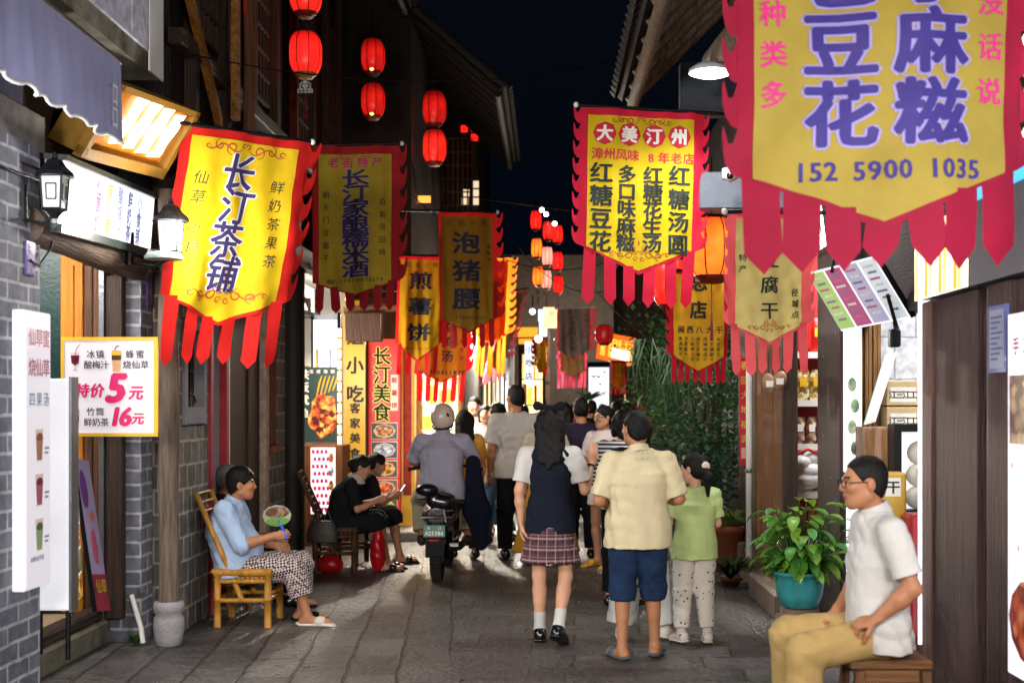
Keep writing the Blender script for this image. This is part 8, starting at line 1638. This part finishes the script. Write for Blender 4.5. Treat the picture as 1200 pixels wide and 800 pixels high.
for (px, py, Y, s_, lab) in ((386, 662, 12.4, (0.13, 0.11, 0.09), 'squat red plastic bag on the paving behind the lace collar woman\'s chair'), (443, 648, 12.5, (0.08, 0.09, 0.2), 'tall red plastic bag standing by the knees of the women with phones')):
    q = P(px, py, Y); v = Vol(); v.ell((0, 0, s_[2]), s_, k=0.02); v.cap((0, 0, s_[2]*1.7), (0.02, 0, s_[2]*2.2), 0.035, 0.02, 0.05); o = v.build('plastic_bag', REDBAG, 0.008, fold=0.008, ffreq=45); o.location = (q.x, Y, 0.0); tag(o, lab, 'bag')
    m = MB(); m.tube([(-0.03, 0, s_[2]*2.0), (-0.01, 0, s_[2]*2.7), (0.05, 0, s_[2]*2.6), (0.04, 0, s_[2]*2.0)], 0.007, REDBAG, 5); m.build('handle', o, world=False)

# ------------------------------------------------------------------ stool under the waiting man
sx, sy = P(1034, 0, 6.0).x, 6.0
st = thing('wooden_stool', 'worn brown wooden stool under the man in the white shirt', 'stool', (sx, sy, 0)); STW = wood('stool_wood', '#6e4828', 'x')
m = MB(); m.box((sx-0.19, sy-0.17, 0.435), (sx+0.19, sy+0.17, 0.475), STW, 0.008); m.build('seat', st)
for a in (-1, 1):
    for b_ in (-1, 1): m = MB(); m.slab([(sx+a*0.15-0.02, sy+b_*0.13-0.02, 0.43), (sx+a*0.15+0.02, sy+b_*0.13-0.02, 0.43), (sx+a*0.18+0.02, sy+b_*0.15-0.02, 0), (sx+a*0.18-0.02, sy+b_*0.15-0.02, 0)], -0.04, wood('stool_leg_wood', '#5e3d22')); m.build('leg', st)
m = MB(); m.box((sx-0.16, sy-0.15, 0.37), (sx+0.16, sy-0.12, 0.43), STW, 0.004); m.box((sx-0.16, sy+0.12, 0.37), (sx+0.16, sy+0.15, 0.43), STW, 0.004); m.box((sx-0.17, sy-0.12, 0.18), (sx-0.14, sy+0.12, 0.22), STW); m.box((sx+0.14, sy-0.12, 0.18), (sx+0.17, sy+0.12, 0.22), STW); m.build('apron', st)

# ------------------------------------------------------------------ plants
LEAF = M('bright_leaf', '#4a8a2c', rough=0.48, var=0.6, scale=9, bump=0.15, bscale=12, trans=0.25, spec=0.5); LEAF2 = M('light_leaf', '#7aa83a', rough=0.35, var=0.3, scale=6, bump=0.1, trans=0.3, spec=0.5)
def leaf(mb, base, d, up, L_, W_, mt, droop=0.6):
    base = Vector(base); d = Vector(d).normalized(); up = Vector(up); sd = d.cross(up).normalized(); n = 7; vs = []; p = base.copy(); dd = d.copy()
    for i in range(n):
        t = i/(n-1); w = W_*0.5*math.sin(math.pi*min(1, t*0.92+0.06))**0.8*(1-0.25*t) if i < n-1 else 0.001; nn = sd.cross(dd).normalized()
        vs += [p-sd*w+nn*w*0.35, p.copy(), p+sd*w+nn*w*0.35]
        p = p+dd*(L_/(n-1)); dd = (dd+Vector((0, 0, -droop/(n-1)))).normalized()
    mb.add(vs, [(3*i+a, 3*i+a+1, 3*i+a+4, 3*i+a+3) for i in range(n-1) for a in (0, 1)], mt, True)
pc = P(937, 690, 8.75); DZ = -0.075; pot = thing('potted_plant', 'broad leaved green plant in a teal glazed pot on an old stone base', 'plant', (pc.x, 8.75, 0.255))
TEAL = M('teal_glaze', '#33888c', rough=0.45, var=0.35, scale=7, coat=0.1)
m = MB(); m.lathe([(0.09, 0.33), (0.125, 0.34), (0.155, 0.42), (0.17, 0.52), (0.178, 0.555), (0.192, 0.56), (0.192, 0.58), (0.172, 0.582), (0.165, 0.54)], (pc.x, 8.75, DZ), TEAL, 32, caps=False); m.lathe([(0.165, 0.545), (0.0, 0.55)], (pc.x, 8.75, DZ), M('potting_soil', '#241a12', rough=0.95), 20, caps=False); m.build('pot', pot)
m = MB(); ms = MB(); rr = random.Random(5)
for i in range(190):
    a = rr.uniform(0, 6.283); e = rr.uniform(0.3, 1.55); ln = rr.uniform(0.08, 0.48)*(0.16+0.95*math.sin(e)); r0 = rr.uniform(0, 0.08)
    b0 = Vector((pc.x+r0*math.cos(a), 8.75+r0*math.sin(a), 0.485)); dirv = Vector((math.cos(a)*math.cos(e), math.sin(a)*math.cos(e), math.sin(e))); tip = b0+dirv*ln
    ms.tube([b0, b0.lerp(tip, 0.5)+Vector((0, 0, 0.03)), tip], 0.004, GRN, 5)
    leaf(m, tip, Vector((math.cos(a), math.sin(a), rr.uniform(-0.5, 0.5))), (0, 0, 1), rr.uniform(0.11, 0.18), rr.uniform(0.065, 0.10), LEAF2 if rr.random() < 0.38 else LEAF, rr.uniform(0.5, 1.5))
m.build('leaves', pot); ms.build('stems', pot)
m = MB(); m.lathe([(0.20, 0.0), (0.205, 0.05), (0.15, 0.065), (0.14, 0.085), (0.165, 0.11), (0.175, 0.15), (0.165, 0.2), (0.13, 0.215), (0.135, 0.25), (0.1, 0.253)], (pc.x, 8.75, 0), M('brown_stone', '#6a5a4a', rough=0.85, var=0.45, scale=8, bump=0.5), 28); tag(m.build('carved_pedestal'), 'old carved stone column base under the teal pot', 'stone base')
m = MB(); q = Vector((1.72, 9.2, 0)); 
for i in range(5): m.ell((q.x-0.06+0.05*i, 9.0+0.05*(i % 2), 0.05+0.02*(i % 3)), (0.06, 0.05, 0.05), M('grey_rubble', '#6e6862', rough=0.9, bump=0.6), 8, 6)
tag(m.build('stone_heap'), 'small heap of grey stones left of the old stone base', 'stones')
def spider_pot(label, px, py, Y, h, pr, n, mt):
    c = Vector(((px-640)/1500*Y, Y, 0)); t = thing('potted_plant', label, 'plant', c)
    m = MB(); m.lathe([(pr*0.7, 0.0), (pr, h*0.85), (pr*1.12, h*0.86), (pr*1.12, h), (pr*0.98, h), (0.0, h*0.92)], c, M('terracotta', '#8a4a2c', rough=0.8, var=0.3), 20); m.build('pot', t)
    m = MB(); tuft(m, c+Vector((0, 0, h*0.92)), n, 0.55, 0.42, mt, 0.016, 0.75); m.build('leaves', t); return t
spider_pot('spider plant with arching striped leaves in a terracotta pot at the greenery\'s edge', 852, 0, 12.6, 0.45, 0.17, 70, M('spider_leaf', '#7d9a4a', var=0.4, scale=20, bump=0, trans=0.3))
spider_pot('low grassy plant on the ground right of the small girl', 856, 0, 11.6, 0.06, 0.1, 80, GRN2)
def shrub(name, label, c, rad, n, leafm, trunk, seed, ls=(0.05, 0.1), cat='tree', vine=False):
    rr = random.Random(seed); t = thing(name, label, cat, (c[0], c[1], 0)); c = Vector(c)
    m = MB(); bark = wood('bark', '#4a3626')
    tips = []
    for k in range(trunk):
        a = 6.283*k/trunk+rr.random(); top = c+Vector((math.cos(a)*rad[0]*0.45, math.sin(a)*rad[1]*0.45, rad[2]*rr.uniform(0.0, 0.6)))
        b0 = Vector((c.x+rr.uniform(-0.12, 0.12), c.y+rr.uniform(-0.12, 0.12), 0)); md = b0.lerp(top, 0.5)+Vector((rr.uniform(-0.1, 0.1), rr.uniform(-0.1, 0.1), 0.1)); m.tube([b0, md, top], [0.055, 0.04, 0.015], bark, 8); tips.append(top)
        for q in range(4):
            e = md.lerp(top, rr.uniform(0.1, 0.9)); f_ = e+Vector((rr.uniform(-1, 1)*rad[0]*0.6, rr.uniform(-1, 1)*rad[1]*0.6, rr.uniform(-0.1, 0.5)*rad[2])); m.tube([e, f_], [0.018, 0.006], bark, 5)
    m.build('trunk', t)
    m = MB(); cl = []
    for k in range(int(n/45)):
        while True:
            p = Vector((rr.uniform(-1, 1), rr.uniform(-1, 1), rr.uniform(-1, 1)))
            if 0.35 < p.length < 1.0: break
        cl.append(c+Vector((p.x*rad[0], p.y*rad[1], p.z*rad[2])))
    vs = []; fs = []; 
    for q in cl:
        if q.z < 0.12: continue
        s_ = rr.uniform(0.12, 0.26)
        for i in range(45):
            p = q+Vector((rr.gauss(0, s_), rr.gauss(0, s_), rr.gauss(0, s_*0.7))); l = rr.uniform(*ls); a = rr.uniform(0, 6.283); d = Vector((math.cos(a), math.sin(a), rr.uniform(-0.9, 0.3))).normalized(); sd = d.cross(Vector((rr.uniform(-0.4, 0.4), rr.uniform(-0.4, 0.4), 1))).normalized()*l*0.3
            b_ = len(vs); vs += [p-d*l*0.5, p+sd, p+d*l*0.6, p-sd]; fs.append((b_, b_+1, b_+2, b_+3))
    m.add(vs, fs, leafm); m.build('crown', t); return t
DK = M('night_leaf', '#3c6232', rough=0.45, var=0.6, scale=9, bump=0, trans=0.2); DK2 = M('night_leaf_blue', '#325442', rough=0.45, var=0.6, scale=9, bump=0, trans=0.2); DK3 = M('night_leaf_yellow', '#5f7a34', rough=0.45, var=0.6, scale=9, bump=0, trans=0.2)
shrub('leafy_tree', 'dense dark leafy tree right of the lane behind the small girl', (1.72, 14.2, 1.75), (0.62, 1.0, 1.35), 5200, DK, 3, 21)
shrub('leafy_tree', 'bluish dark shrub low beside the lane behind the small girl', (1.55, 13.4, 0.85), (0.45, 0.6, 0.75), 2600, DK2, 3, 22, cat='shrub')
shrub('leafy_tree', 'taller dark tree further back under the orange framed sign', (2.15, 17.0, 2.3), (0.75, 1.2, 1.5), 4600, DK2, 2, 23)
shrub('leafy_tree', 'yellow green shrub lit from the amber stall at the greenery\'s far edge', (1.95, 19.0, 1.5), (0.45, 0.8, 1.2), 3000, DK3, 2, 24, cat='shrub')
DKV = M('vine_leaf', '#2a4424', rough=0.6, var=0.6, scale=9, bump=0)
m = MB(); rr = random.Random(9)
for k in range(6):
    a = P(rr.uniform(745, 860), rr.uniform(385, 430), 13.2); 
    for i in range(16):
        p = a+Vector((rr.gauss(0, 0.06), rr.gauss(0, 0.1), 0)); L_ = rr.uniform(0.3, 0.8); q = p+Vector((rr.uniform(-0.15, 0.15), 0, -L_)); md = p.lerp(q, 0.4)+Vector((rr.uniform(-0.1, 0.1), -0.05, 0.05)); sd = Vector((0.005, 0, 0))
        m.add([p-sd, p+sd, md+sd, md-sd, q], [(0, 1, 2, 3), (3, 2, 4)], DKV)
tag(m.build('hanging_vine'), 'long thin hanging leaves trailing in front of the dark leafy tree', 'vine')
m = MB(); tuft(m, P(690, 462, 20.5)-Vector((0, 0, 0.1)), 40, 0.4, 0.5, DK2, 0.04, 0.7); c = P(690, 470, 20.5); m.tube([Vector((c.x, 20.5, 0)), Vector((c.x, 20.5, c.z))], 0.05, wood('bark', '#4a3626'), 8); tag(m.build('palm_plant'), 'small dark palm rising over the distant heads below the pale yellow banner', 'palm')
# ------------------------------------------------------------------ tidy up
bpy.data.objects.remove(_fo, do_unlink=True)
